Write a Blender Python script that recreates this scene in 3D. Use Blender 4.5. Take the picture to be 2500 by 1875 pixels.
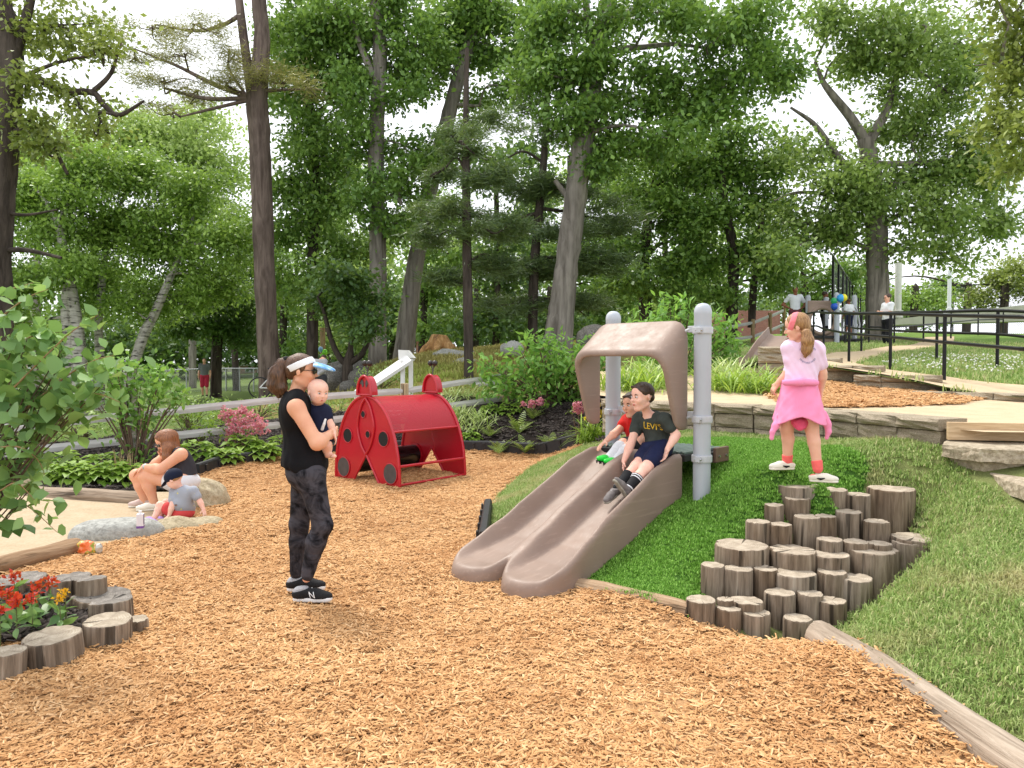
import bpy, bmesh, math, random
import numpy as np
from math import sin, cos, pi, radians, atan, atan2, sqrt
from mathutils import Vector, Matrix, Euler, geometry
from mathutils.bvhtree import BVHTree

for o in list(bpy.data.objects):
    bpy.data.objects.remove(o)
SC = bpy.context.scene
COL = SC.collection
random.seed(11)
rng = np.random.default_rng(11)

# ------------------------------------------------------------------ camera
FPX, HC = 1850.0, 1.6          # focal length in photo pixels (2500 wide), eye height
PITCH = atan(52.5 / FPX)
cam = bpy.data.cameras.new('camera')
cam.sensor_width = 36.0
cam.lens = 36.0 * FPX / 2500.0
cam.clip_start, cam.clip_end = 0.05, 2000.0
cam_ob = bpy.data.objects.new('camera', cam)
cam_ob.location = (0, 0, HC)
cam_ob.rotation_euler = (pi / 2 - PITCH, 0, 0)
COL.objects.link(cam_ob)
SC.camera = cam_ob

# ------------------------------------------------------------------ sky, sun, exposure
SUN_EL, SUN_AZ = radians(58), radians(-35)     # azimuth measured from +Y towards +X
world = bpy.data.worlds.new('World')
SC.world = world
world.use_nodes = True
wn, wl = world.node_tree.nodes, world.node_tree.links
wn.clear()
w_out = wn.new('ShaderNodeOutputWorld')
w_bg = wn.new('ShaderNodeBackground')
w_sky = wn.new('ShaderNodeTexSky')
w_sky.sky_type = 'NISHITA'
w_sky.sun_disc = False
w_sky.sun_elevation = SUN_EL
w_sky.sun_rotation = SUN_AZ
w_sky.dust_density = 6.0
w_sky.air_density = 1.0
w_sky.ozone_density = 1.0
w_tc = wn.new('ShaderNodeTexCoord')
w_map = wn.new('ShaderNodeMapping')
w_map.inputs['Scale'].default_value = (1.2, 1.2, 3.0)
w_noise = wn.new('ShaderNodeTexNoise')
w_noise.inputs['Scale'].default_value = 2.2
w_noise.inputs['Detail'].default_value = 7.0
w_noise.inputs['Roughness'].default_value = 0.6
w_ramp = wn.new('ShaderNodeValToRGB')
w_ramp.color_ramp.elements[0].position = 0.30
w_ramp.color_ramp.elements[0].color = (0.55, 0.55, 0.55, 1)
w_ramp.color_ramp.elements[1].position = 0.55
w_ramp.color_ramp.elements[1].color = (0.97, 0.97, 0.97, 1)
w_mix = wn.new('ShaderNodeMix')
w_mix.data_type = 'RGBA'
w_mix.inputs['B'].default_value = (8.8, 9.0, 9.4, 1)      # bright thin cloud over the whole sky
wl.new(w_tc.outputs['Generated'], w_map.inputs['Vector'])
wl.new(w_map.outputs['Vector'], w_noise.inputs['Vector'])
wl.new(w_noise.outputs['Fac'], w_ramp.inputs['Fac'])
wl.new(w_ramp.outputs['Color'], w_mix.inputs['Factor'])
wl.new(w_sky.outputs['Color'], w_mix.inputs['A'])
wl.new(w_mix.outputs['Result'], w_bg.inputs['Color'])
w_bg.inputs['Strength'].default_value = 0.082
wl.new(w_bg.outputs['Background'], w_out.inputs['Surface'])

sun = bpy.data.lights.new('sun', 'SUN')
sun.energy = 1.5
sun.angle = radians(14)
sun.color = (1.0, 0.95, 0.86)
sun_ob = bpy.data.objects.new('sun', sun)
sd = Vector((sin(SUN_AZ) * cos(SUN_EL), cos(SUN_AZ) * cos(SUN_EL), sin(SUN_EL)))
sun_ob.rotation_euler = (-sd).to_track_quat('-Z', 'Y').to_euler()
sun_ob.location = (0, 0, 30)
COL.objects.link(sun_ob)

SC.view_settings.view_transform = 'Standard'
SC.view_settings.look = 'None'
SC.view_settings.gamma = 1.0
SC.view_settings.use_curve_mapping = False
SC.view_settings.exposure = 1.2
SC.render.engine = 'CYCLES'
SC.cycles.use_denoising = True
SC.cycles.max_bounces = 6
SC.cycles.diffuse_bounces = 3
SC.cycles.glossy_bounces = 2
SC.cycles.transmission_bounces = 4
SC.cycles.transparent_max_bounces = 6
SC.cycles.sample_clamp_indirect = 4.0

# ------------------------------------------------------------------ photo pixel -> world
def ray(px, py):
    u, v = (px - 1250.0) / FPX, -(py - 937.5) / FPX
    c, s = cos(PITCH), sin(PITCH)
    return Vector((u, c + v * s, -s + v * c))
def at(px, py, Y):                       # point on that sight line at depth Y
    d = ray(px, py); t = Y / d.y
    return Vector((d.x * t, Y, HC + d.z * t))
def on(px, py, z):                       # point on that sight line at height z
    d = ray(px, py); t = (z - HC) / d.z
    return Vector((d.x * t, d.y * t, z))
def ppm(Y):                              # photo pixels per metre at depth Y
    return FPX / Y

# ------------------------------------------------------------------ objects
def link(o, parent=None):
    COL.objects.link(o)
    if parent is not None:
        o.parent = parent
    return o
def tag(o, label=None, cat=None, group=None, kind=None):
    if label: o['label'] = label
    if cat: o['category'] = cat
    if group: o['group'] = group
    if kind: o['kind'] = kind
    return o
def thing(name, label, cat, loc=(0, 0, 0), rotz=0.0, group=None):
    o = bpy.data.objects.new(name, None)
    o.empty_display_size = 0.1
    o.location = loc
    o.rotation_euler = (0, 0, rotz)
    link(o)
    return tag(o, label, cat, group)
def mesh_np(name, V, Fs, mats=(), smooth=False, attr=None, midx=None):
    """V (n,3); Fs list of arrays (m,k) of equal sided faces"""
    me = bpy.data.meshes.new(name)
    V = np.ascontiguousarray(V, dtype=np.float32)
    Fs = [np.asarray(f, dtype=np.int32) for f in Fs if len(f)]
    me.vertices.add(len(V))
    me.vertices.foreach_set('co', V.ravel())
    nl = sum(f.size for f in Fs); nf = sum(len(f) for f in Fs)
    me.loops.add(nl)
    me.loops.foreach_set('vertex_index', np.concatenate([f.ravel() for f in Fs]))
    me.polygons.add(nf)
    tot = np.concatenate([np.full(len(f), f.shape[1], np.int32) for f in Fs])
    st = np.concatenate([[0], np.cumsum(tot)[:-1]]).astype(np.int32)
    me.polygons.foreach_set('loop_start', st)
    me.polygons.foreach_set('loop_total', tot)
    if midx is not None:
        me.polygons.foreach_set('material_index', np.asarray(midx, np.int32))
    if smooth:
        me.polygons.foreach_set('use_smooth', np.ones(nf, bool))
    if attr is not None:
        a = me.attributes.new('var', 'FLOAT', 'FACE')
        a.data.foreach_set('value', np.asarray(attr, np.float32))
    for m in mats:
        me.materials.append(m)
    me.update(calc_edges=True)
    return me
def obj(name, me, parent=None, loc=None, rot=None):
    o = bpy.data.objects.new(name, me)
    if loc is not None: o.location = loc
    if rot is not None: o.rotation_euler = rot
    return link(o, parent)
def bm_obj(name, bm, mat, parent=None, smooth=False, loc=None, rot=None, auto=None):
    me = bpy.data.meshes.new(name)
    bm.normal_update()
    bm.to_mesh(me); bm.free()
    for m in (mat if isinstance(mat, (list, tuple)) else [mat]):
        me.materials.append(m)
    if smooth:
        for p in me.polygons: p.use_smooth = True
    if auto:
        me.set_sharp_from_angle(angle=radians(auto))
    return obj(name, me, parent, loc, rot)
def copy_tree(o, parent=None):
    c = o.copy(); link(c)
    c.parent = parent
    for ch in o.children:
        copy_tree(ch, c)
    return c

# bmesh shape helpers (append to bm)
def b_box(bm, c, s, R=None, bevel=0.0, seg=2):
    r = bmesh.ops.create_cube(bm, size=1.0)
    vs = r['verts']
    M = Matrix.Translation(Vector(c)) @ (R.to_4x4() if R is not None else Matrix.Identity(4)) @ Matrix.Diagonal((s[0], s[1], s[2], 1))
    if bevel > 0:
        bmesh.ops.transform(bm, matrix=Matrix.Diagonal((s[0], s[1], s[2], 1)), verts=vs)
        es = list({e for v in vs for e in v.link_edges})
        rr = bmesh.ops.bevel(bm, geom=es, offset=bevel, segments=seg, affect='EDGES', profile=0.5)
        vs2 = list({v for f in rr['faces'] for v in f.verts} | {v for v in vs if v.is_valid})
        M2 = Matrix.Translation(Vector(c)) @ (R.to_4x4() if R is not None else Matrix.Identity(4))
        bmesh.ops.transform(bm, matrix=M2, verts=vs2)
    else:
        bmesh.ops.transform(bm, matrix=M, verts=vs)
def frame(d, up=Vector((0, 0, 1))):
    d = Vector(d).normalized()
    if abs(d.dot(up)) > 0.98: up = Vector((0, 1, 0))
    x = up.cross(d).normalized(); y = d.cross(x)
    return x, y, d
def b_tube(bm, pts, radii, n=10, cap=True, closed=False):
    pts = [Vector(p) for p in pts]
    if not hasattr(radii, '__len__'): radii = [radii] * len(pts)
    rings = []
    x = None
    for i, p in enumerate(pts):
        a = pts[i - 1] if i > 0 else (pts[-1] if closed else p)
        b = pts[(i + 1) % len(pts)] if (i < len(pts) - 1 or closed) else p
        d = (b - a).normalized()
        if x is None:
            x, y, _ = frame(d)
        else:
            x = (x - d * x.dot(d)).normalized(); y = d.cross(x)
        rings.append([bm.verts.new(p + (x * cos(2 * pi * k / n) + y * sin(2 * pi * k / n)) * radii[i]) for k in range(n)])
    m = len(rings)
    for i in range(m if closed else m - 1):
        A, B = rings[i], rings[(i + 1) % m]
        for k in range(n):
            bm.faces.new((A[k], A[(k + 1) % n], B[(k + 1) % n], B[k]))
    if cap and not closed:
        bm.faces.new(rings[0][::-1]); bm.faces.new(rings[-1])
def b_cyl(bm, a, b, r, n=16, r2=None):
    b_tube(bm, [a, b], [r, r if r2 is None else r2], n)
def b_sphere(bm, c, r, sc=(1, 1, 1), u=14, v=9):
    M = Matrix.Translation(Vector(c)) @ Matrix.Diagonal((sc[0], sc[1], sc[2], 1))
    bmesh.ops.create_uvsphere(bm, u_segments=u, v_segments=v, radius=r, matrix=M)
def rotz(a): return Matrix.Rotation(a, 3, 'Z')
def box_ob(name, c, s, mat, parent=None, R=None, bevel=0.0, seg=2):
    bm = bmesh.new(); b_box(bm, c, s, R, bevel, seg)
    return bm_obj(name, bm, mat, parent)
def tube_ob(name, pts, r, mat, parent=None, n=10):
    bm = bmesh.new(); b_tube(bm, pts, r, n)
    return bm_obj(name, bm, mat, parent, smooth=True, auto=45)
def spline(pts, n):
    """Catmull-Rom through pts (any dim), n samples per span"""
    P = np.array(pts, float)
    P = np.vstack([2 * P[0] - P[1], P, 2 * P[-1] - P[-2]])
    out = []
    for i in range(1, len(P) - 2):
        for k in range(n):
            t = k / n
            out.append(0.5 * ((2 * P[i]) + (-P[i - 1] + P[i + 1]) * t + (2 * P[i - 1] - 5 * P[i] + 4 * P[i + 1] - P[i + 2]) * t * t + (-P[i - 1] + 3 * P[i] - 3 * P[i + 1] + P[i + 2]) * t ** 3))
    out.append(P[-2])
    return np.array(out)

# ------------------------------------------------------------------ materials
MATS = {}
class NT:
    def __init__(self, name):
        self.m = bpy.data.materials.new(name); self.m.use_nodes = True
        self.n, self.l = self.m.node_tree.nodes, self.m.node_tree.links
        self.n.clear()
        self.out = self.n.new('ShaderNodeOutputMaterial')
        self.p = self.n.new('ShaderNodeBsdfPrincipled')
        self.l.new(self.p.outputs[0], self.out.inputs[0])
    def new(self, t, **kw):
        nd = self.n.new(t)
        for k, v in kw.items():
            if k in nd.inputs: nd.inputs[k].default_value = v
            else: setattr(nd, k, v)
        return nd
    def coords(self, scale=(1, 1, 1), kind='Object'):
        tc = self.new('ShaderNodeTexCoord'); mp = self.new('ShaderNodeMapping')
        mp.inputs['Scale'].default_value = scale
        self.l.new(tc.outputs[kind], mp.inputs['Vector'])
        return mp.outputs['Vector']
    def noise(self, vec, scale, detail=4, rough=0.55, dist=0.0):
        nd = self.new('ShaderNodeTexNoise')
        nd.inputs['Scale'].default_value = scale; nd.inputs['Detail'].default_value = detail
        nd.inputs['Roughness'].default_value = rough; nd.inputs['Distortion'].default_value = dist
        self.l.new(vec, nd.inputs['Vector'])
        return nd.outputs['Fac']
    def ramp(self, fac, stops):
        r = self.new('ShaderNodeValToRGB')
        e = r.color_ramp.elements
        while len(e) < len(stops): e.new(0.5)
        for i, (p, c) in enumerate(stops):
            e[i].position = p; e[i].color = (c[0], c[1], c[2], 1)
        self.l.new(fac, r.inputs['Fac'])
        return r.outputs['Color']
    def mix(self, a, b, fac, mode='MIX'):
        m = self.new('ShaderNodeMix'); m.data_type = 'RGBA'; m.blend_type = mode
        for s, v in (('A', a), ('B', b)):
            if hasattr(v, 'is_output'): self.l.new(v, m.inputs[s])
            else: m.inputs[s].default_value = (v[0], v[1], v[2], 1)
        if hasattr(fac, 'is_output'): self.l.new(fac, m.inputs['Factor'])
        else: m.inputs['Factor'].default_value = fac
        return m.outputs['Result']
    def math(self, op, a, b=None):
        m = self.new('ShaderNodeMath'); m.operation = op
        for i, v in enumerate((a, b)):
            if v is None: continue
            if hasattr(v, 'is_output'): self.l.new(v, m.inputs[i])
            else: m.inputs[i].default_value = v
        return m.outputs[0]
    def base(self, c): 
        if hasattr(c, 'is_output'): self.l.new(c, self.p.inputs['Base Color'])
        else: self.p.inputs['Base Color'].default_value = (c[0], c[1], c[2], 1)
    def bump(self, h, strength=0.4, dist=0.02):
        b = self.new('ShaderNodeBump'); b.inputs['Strength'].default_value = strength
        b.inputs['Distance'].default_value = dist
        self.l.new(h, b.inputs['Height']); self.l.new(b.outputs[0], self.p.inputs['Normal'])
    def attr(self, name='var'):
        a = self.new('ShaderNodeAttribute'); a.attribute_name = name
        return a.outputs['Fac']
def lin(r, g, b):
    f = lambda c: (c / 255 / 12.92) if c <= 10 else ((c / 255 + 0.055) / 1.055) ** 2.4
    return (f(r), f(g), f(b))
def simple(name, c, rough=0.6, var=0.12, scale=8.0, bump=0.0, bscale=60.0, bdist=0.004, spec=0.4, metal=0.0, stretch=(1, 1, 1), coat=0.0):
    t = NT(name)
    v = t.coords(stretch)
    f = t.noise(v, scale, 5)
    c0 = tuple(max(0, x * (1 - var)) for x in c); c1 = tuple(min(1, x * (1 + var)) for x in c)
    t.base(t.ramp(f, [(0.3, c0), (0.7, c1)]))
    t.p.inputs['Roughness'].default_value = rough
    t.p.inputs['Specular IOR Level'].default_value = spec
    t.p.inputs['Metallic'].default_value = metal
    t.p.inputs['Coat Weight'].default_value = coat
    if bump > 0:
        t.bump(t.noise(v, bscale, 4), bump, bdist)
    return t.m
def leafmat(name, c_lo, c_hi, trans=0.35, rough=0.5):
    """leaf: colour varies leaf by leaf, some light passes through"""
    t = NT(name)
    f = t.attr('var')
    col = t.ramp(f, [(0.0, c_lo), (1.0, c_hi)])
    t.base(col)
    t.p.inputs['Roughness'].default_value = 0.42
    t.p.inputs['Specular IOR Level'].default_value = 0.5
    tr = t.new('ShaderNodeBsdfTranslucent')
    bright = t.mix(col, (0.55, 0.75, 0.10), 0.25)
    t.l.new(bright, tr.inputs['Color'])
    mx = t.new('ShaderNodeMixShader'); mx.inputs[0].default_value = trans
    t.l.new(t.p.outputs[0], mx.inputs[1]); t.l.new(tr.outputs[0], mx.inputs[2])
    t.l.new(mx.outputs[0], t.out.inputs[0])
    return t.m
def skinmat(name, c):
    t = NT(name)
    v = t.coords()
    f = t.noise(v, 9, 4)
    c0 = (c[0] * 0.93, c[1] * 0.84, c[2] * 0.82)
    t.base(t.ramp(f, [(0.35, c0), (0.65, c)]))
    t.p.inputs['Roughness'].default_value = 0.52
    t.p.inputs['Specular IOR Level'].default_value = 0.35
    t.p.inputs['Subsurface Weight'].default_value = 0.12
    t.p.inputs['Subsurface Radius'].default_value = (0.02, 0.008, 0.004)
    t.bump(t.noise(v, 180, 3), 0.05, 0.002)
    return t.m
def cloth(name, c, rough=0.85, var=0.14, wr=0.5, wscale=9.0, bdist=0.012):
    t = NT(name)
    v = t.coords((1, 1, 0.6))
    f = t.noise(v, 12, 5, 0.6)
    t.base(t.ramp(f, [(0.3, tuple(x * (1 - var) for x in c)), (0.7, tuple(min(1, x * (1 + var)) for x in c))]))
    t.p.inputs['Roughness'].default_value = rough
    t.p.inputs['Specular IOR Level'].default_value = 0.2
    t.p.inputs['Sheen Weight'].default_value = 0.1 if max(c) > .1 else 0.0
    t.bump(t.noise(v, wscale, 3, 0.5, 1.2), wr, bdist)
    return t.m
def hairmat(name, c0, c1):
    t = NT(name)
    v = t.coords((1.0, 1.0, 0.12))
    f = t.noise(v, 130, 3, 0.6)
    t.base(t.ramp(f, [(0.3, c0), (0.75, c1)]))
    t.p.inputs['Roughness'].default_value = 0.45
    t.p.inputs['Specular IOR Level'].default_value = 0.5
    t.bump(f, 0.7, 0.006)
    return t.m
def barkmat(name, c0, c1, scale=6.0, stretch=(1, 1, 0.16), b=0.9, dist=0.05):
    t = NT(name)
    v = t.coords(stretch)
    f = t.noise(v, scale, 6, 0.65, 0.6)
    g = t.noise(t.coords((1, 1, 0.5)), 1.3, 3)
    col = t.ramp(f, [(0.32, c0), (0.6, c1)])
    t.base(t.mix(col, tuple(x * 0.72 for x in c0), t.ramp(g, [(0.45, (0, 0, 0)), (0.75, (0.7, 0.7, 0.7))])))
    t.p.inputs['Roughness'].default_value = 0.95
    t.p.inputs['Specular IOR Level'].default_value = 0.15
    t.bump(f, b, dist)
    return t.m

# ------------------------------------------------------------------ signed distance modelling (people, moulded plastic, rocks)
def _seg(P, a, b):
    ab = b - a
    t = np.clip((P[0] - a[0]) * ab[0] + (P[1] - a[1]) * ab[1] + (P[2] - a[2]) * ab[2], 0, float(ab @ ab) + 1e-12) / (float(ab @ ab) + 1e-12)
    d = np.sqrt((P[0] - a[0] - t * ab[0]) ** 2 + (P[1] - a[1] - t * ab[1]) ** 2 + (P[2] - a[2] - t * ab[2]) ** 2)
    return d, t
class Blob:
    """smooth union of tapered capsules and ellipsoids with cuts; meshed by surface nets"""
    def __init__(self): self.ops = []
    def cap(self, a, b, r0, r1=None, k=0.02, mode='add'):
        a, b = np.array(a, float), np.array(b, float)
        r1 = r0 if r1 is None else r1
        rm = max(r0, r1)
        lo, hi = np.minimum(a, b) - rm, np.maximum(a, b) + rm
        def fn(P):
            d, t = _seg(P, a, b)
            return d - (r0 + (r1 - r0) * t)
        self.ops.append((fn, lo, hi, k, mode)); return self
    def chain(self, pts, rs, k=0.02):
        for i in range(len(pts) - 1):
            self.cap(pts[i], pts[i + 1], rs[i], rs[i + 1], k)
        return self
    def ell(self, c, r, R=None, k=0.02, mode='add'):
        """R: three row axes (unit vectors) of the radii"""
        c, r = np.array(c, float), np.array(r, float)
        A = np.eye(3) if R is None else np.array([list(x) for x in R], float)
        ext = np.sqrt(((A * r[:, None]) ** 2).sum(0))
        def fn(P):
            q = [(A[i][0] * (P[0] - c[0]) + A[i][1] * (P[1] - c[1]) + A[i][2] * (P[2] - c[2])) for i in range(3)]
            k0 = np.sqrt(sum((q[i] / r[i]) ** 2 for i in range(3)))
            k1 = np.sqrt(sum((q[i] / r[i] ** 2) ** 2 for i in range(3))) + 1e-9
            return np.where(k0 < 1e-6, -r.min(), k0 * (k0 - 1) / k1)
        self.ops.append((fn, c - ext, c + ext, k, mode)); return self
    def box(self, c, h, R=None, rd=0.0, k=0.005, mode='add'):
        c, h = np.array(c, float), np.array(h, float)
        A = np.eye(3) if R is None else np.array([list(x) for x in R], float)
        ext = (np.abs(A) * h[:, None]).sum(0)
        def fn(P):
            q = [np.abs(A[i][0] * (P[0] - c[0]) + A[i][1] * (P[1] - c[1]) + A[i][2] * (P[2] - c[2])) - h[i] + rd for i in range(3)]
            o = np.sqrt(sum(np.maximum(x, 0) ** 2 for x in q))
            return o + np.minimum(np.maximum(np.maximum(q[0], q[1]), q[2]), 0) - rd
        self.ops.append((fn, c - ext, c + ext, k, mode)); return self
    def plane(self, p, n, k=0.006):
        """keep the side opposite to n"""
        p, n = np.array(p, float), np.array(n, float); n = n / np.linalg.norm(n)
        def fn(P): return (P[0] - p[0]) * n[0] + (P[1] - p[1]) * n[1] + (P[2] - p[2]) * n[2]
        self.ops.append((fn, None, None, k, 'cut')); return self
    def field(self, fn, lo, hi, k=0.0, mode='add'):
        self.ops.append((fn, None if lo is None else np.array(lo, float), None if hi is None else np.array(hi, float), k, mode)); return self
    def grid(self, h):
        adds = [o for o in self.ops if o[4] == 'add']
        lo = np.min([o[1] for o in adds], 0) - 3 * h; hi = np.max([o[2] for o in adds], 0) + 3 * h
        n = np.ceil((hi - lo) / h).astype(int) + 1
        ax = [(lo[i] + h * np.arange(n[i])).astype(np.float32) for i in range(3)]
        Fd = np.full(n, 1e3, np.float32)
        for fn, l, u, k, mode in self.ops:
            if l is None: sl = [slice(0, n[i]) for i in range(3)]
            else:
                m = k + 2.5 * h
                sl = [slice(max(0, int((l[i] - m - lo[i]) / h)), min(n[i], int((u[i] + m - lo[i]) / h) + 2)) for i in range(3)]
            P = np.meshgrid(ax[0][sl[0]], ax[1][sl[1]], ax[2][sl[2]], indexing='ij', sparse=True)
            if any(s.stop <= s.start for s in sl): continue
            d = fn(P).astype(np.float32)
            S = Fd[sl[0], sl[1], sl[2]]
            if mode == 'noise':
                S[...] = S + d; continue
            if mode == 'add': a, b, sg = S, d, 1
            elif mode == 'sub': a, b, sg = -S, d, -1
            else: a, b, sg = -S, -d, -1
            if k > 0:
                hh = np.clip(0.5 + 0.5 * (b - a) / k, 0, 1)
                res = b + (a - b) * hh - k * hh * (1 - hh)
            else: res = np.minimum(a, b)
            S[...] = sg * res
        return Fd, lo
    def mesh(self, name, h, mats, smooth=True, relax=1):
        Fd, lo = self.grid(h)
        V, Q = surf_nets(Fd, relax)
        V = V * h + lo
        return mesh_np(name, V, [Q], mats if isinstance(mats, (list, tuple)) else [mats], smooth)
def surf_nets(Fd, relax=1):
    s = Fd < 0
    nx, ny, nz = Fd.shape
    c = [s[i:nx - 1 + i, j:ny - 1 + j, k:nz - 1 + k] for i in (0, 1) for j in (0, 1) for k in (0, 1)]
    cnt = sum(x.astype(np.int8) for x in c)
    act = (cnt > 0) & (cnt < 8)
    idx = np.full(act.shape, -1, np.int32)
    I = np.argwhere(act)
    idx[act] = np.arange(len(I))
    acc = np.zeros((len(I), 3)); w = np.zeros(len(I))
    corners = [(i, j, k) for i in (0, 1) for j in (0, 1) for k in (0, 1)]
    for a in corners:
        for d in range(3):
            if a[d]: continue
            b = list(a); b[d] = 1
            va = Fd[I[:, 0] + a[0], I[:, 1] + a[1], I[:, 2] + a[2]]; vb = Fd[I[:, 0] + b[0], I[:, 1] + b[1], I[:, 2] + b[2]]
            m = (va < 0) != (vb < 0)
            t = np.where(m, va / np.where(va - vb == 0, 1, va - vb), 0)
            p = np.array(a, float)[None] + t[:, None] * (np.arange(3) == d)[None]
            acc += p * m[:, None]; w += m
    V = I + acc / np.maximum(w, 1)[:, None]
    quads = []
    for d in range(3):
        e = [slice(0, None)] * 3
        A = np.moveaxis(s, d, 0)
        ed = A[:-1] != A[1:]
        ed = np.moveaxis(ed, 0, d)
        J = np.argwhere(ed)
        o = [x for x in range(3) if x != d]
        ok = (J[:, o[0]] > 0) & (J[:, o[1]] > 0) & (J[:, o[0]] < Fd.shape[o[0]] - 1) & (J[:, o[1]] < Fd.shape[o[1]] - 1)
        J = J[ok]
        def g(da, db):
            K = J.copy(); K[:, o[0]] -= da; K[:, o[1]] -= db
            return idx[K[:, 0], K[:, 1], K[:, 2]]
        q = np.stack([g(1, 1), g(0, 1), g(0, 0), g(1, 0)], 1)
        flip = s[J[:, 0], J[:, 1], J[:, 2]]
        if d == 1: flip = ~flip
        q = np.where(flip[:, None], q, q[:, ::-1])
        quads.append(q[(q >= 0).all(1)])
    Q = np.concatenate(quads)
    for _ in range(relax):
        nb = np.zeros_like(V); ct = np.zeros(len(V))
        for a, b in ((0, 1), (1, 2), (2, 3), (3, 0)):
            np.add.at(nb, Q[:, a], V[Q[:, b]]); np.add.at(ct, Q[:, a], 1)
            np.add.at(nb, Q[:, b], V[Q[:, a]]); np.add.at(ct, Q[:, b], 1)
        V = V * 0.5 + 0.5 * nb / np.maximum(ct, 1)[:, None]
    return V, Q
def vnoise(P, scale, seed=0):
    """cheap smooth value noise from sines"""
    r = np.random.default_rng(seed)
    out = 0
    for i in range(6):
        k = r.normal(size=3) * scale * (1 + 0.5 * i); ph = r.uniform(0, 6.28)
        out = out + np.sin(P[0] * k[0] + P[1] * k[1] + P[2] * k[2] + ph) / (1 + 0.5 * i)
    return out / 3.0

# ------------------------------------------------------------------ scattering (one 'stuff' object, instances of small clumps)
PROTO = bpy.data.collections.new('clump_shapes')
def proto_coll(name, meshes):
    c = bpy.data.collections.new(name)
    for i, me in enumerate(meshes):
        c.objects.link(bpy.data.objects.new('%s_%02d' % (name, i), me))
    return c
def scatter(name, pts, rots, scl, coll, nvar):
    pts = np.asarray(pts, np.float32)
    me = bpy.data.meshes.new(name)
    me.vertices.add(len(pts)); me.vertices.foreach_set('co', pts.ravel())
    a = me.attributes.new('rot', 'FLOAT_VECTOR', 'POINT'); a.data.foreach_set('vector', np.asarray(rots, np.float32).ravel())
    a = me.attributes.new('scl', 'FLOAT', 'POINT'); a.data.foreach_set('value', np.asarray(scl, np.float32))
    a = me.attributes.new('pick', 'INT', 'POINT'); a.data.foreach_set('value', rng.integers(0, nvar, len(pts)).astype(np.int32))
    me.update()
    o = obj(name, me)
    ng = bpy.data.node_groups.new(name + '_nodes', 'GeometryNodeTree')
    ng.interface.new_socket('Geometry', in_out='INPUT', socket_type='NodeSocketGeometry')
    ng.interface.new_socket('Geometry', in_out='OUTPUT', socket_type='NodeSocketGeometry')
    gi, go = ng.nodes.new('NodeGroupInput'), ng.nodes.new('NodeGroupOutput')
    ci = ng.nodes.new('GeometryNodeCollectionInfo'); ci.inputs['Collection'].default_value = coll
    ci.inputs['Separate Children'].default_value = True; ci.inputs['Reset Children'].default_value = True
    ip = ng.nodes.new('GeometryNodeInstanceOnPoints'); ip.inputs['Pick Instance'].default_value = True
    def na(nm, ty):
        n = ng.nodes.new('GeometryNodeInputNamedAttribute'); n.data_type = ty; n.inputs['Name'].default_value = nm
        return next(s for s in n.outputs if s.enabled and s.name == 'Attribute')
    er = ng.nodes.new('FunctionNodeEulerToRotation')
    L = ng.links.new
    L(na('rot', 'FLOAT_VECTOR'), er.inputs[0]); L(er.outputs[0], ip.inputs['Rotation'])
    L(na('scl', 'FLOAT'), ip.inputs['Scale']); L(na('pick', 'INT'), ip.inputs['Instance Index'])
    L(gi.outputs[0], ip.inputs['Points']); L(ci.outputs[0], ip.inputs['Instance']); L(ip.outputs[0], go.inputs[0])
    md = o.modifiers.new('scatter', 'NODES'); md.node_group = ng
    return o
def inside(poly, X, Y):
    poly = np.asarray(poly, float); r = np.zeros(np.shape(X), bool)
    n = len(poly); j = n - 1
    for i in range(n):
        xi, yi, xj, yj = poly[i][0], poly[i][1], poly[j][0], poly[j][1]
        c = ((yi > Y) != (yj > Y)) & (X < (xj - xi) * (Y - yi) / (yj - yi + 1e-12) + xi)
        r ^= c; j = i
    return r
def fill(poly, n_per_m2):
    p = np.asarray(poly, float); lo, hi = p.min(0), p.max(0)
    n = int((hi - lo).prod() * n_per_m2)
    X, Y = rng.uniform(lo[0], hi[0], n), rng.uniform(lo[1], hi[1], n)
    m = inside(p, X, Y)
    return X[m], Y[m]
# ================================================================== ground
def tps(pts):
    P = np.array(pts, float); n = len(P)
    def K(a, b):
        r2 = ((a[:, None, :] - b[None]) ** 2).sum(-1)
        return np.where(r2 > 0, 0.5 * r2 * np.log(r2 + 1e-12), 0)
    A = np.zeros((n + 3, n + 3)); A[:n, :n] = K(P[:, :2], P[:, :2]) + np.eye(n) * 0.004
    A[:n, n] = 1; A[:n, n + 1:] = P[:, :2]; A[n, :n] = 1; A[n + 1:, :n] = P[:, :2].T
    w = np.linalg.solve(A, np.concatenate([P[:, 2], np.zeros(3)]))
    def f(x, y):
        x, y = np.asarray(x, float), np.asarray(y, float); sh = x.shape
        Q = np.stack([x.ravel(), y.ravel()], 1)
        out = np.concatenate([K(q, P[:, :2]) @ w[:n] for q in np.array_split(Q, max(1, len(Q) // 20000))]) + w[n] + Q @ w[n + 1:]
        return out.reshape(sh)
    return f
CHIPS = [(-3.6, 1.2), (2.3, 1.2), (1.97, 2.8), (1.74, 4.25), (1.55, 4.35), (1.3, 4.5), (1.05, 4.65), (.5, 5.15), (.45, 5.5), (.05, 6.0), (-.22, 6.45), (-.26, 7.9),
         (-.15, 8.9), (.2, 10.2), (.75, 11.6), (1.24, 12.4), (.51, 13.0), (-.41, 13.45), (-1.8, 13.4), (-2.5, 13.3), (-3.0, 13.0), (-3.74, 12.6), (-3.83, 11.6), (-4.3, 11.0), (-4.35, 10.3),
         (-3.96, 9.4), (-3.5, 7.8), (-3.3, 7.1), (-3.6, 6.4), (-3.95, 5.7), (-4.8, 5.2), (-6, 4), (-6, 1.2)]
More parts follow.
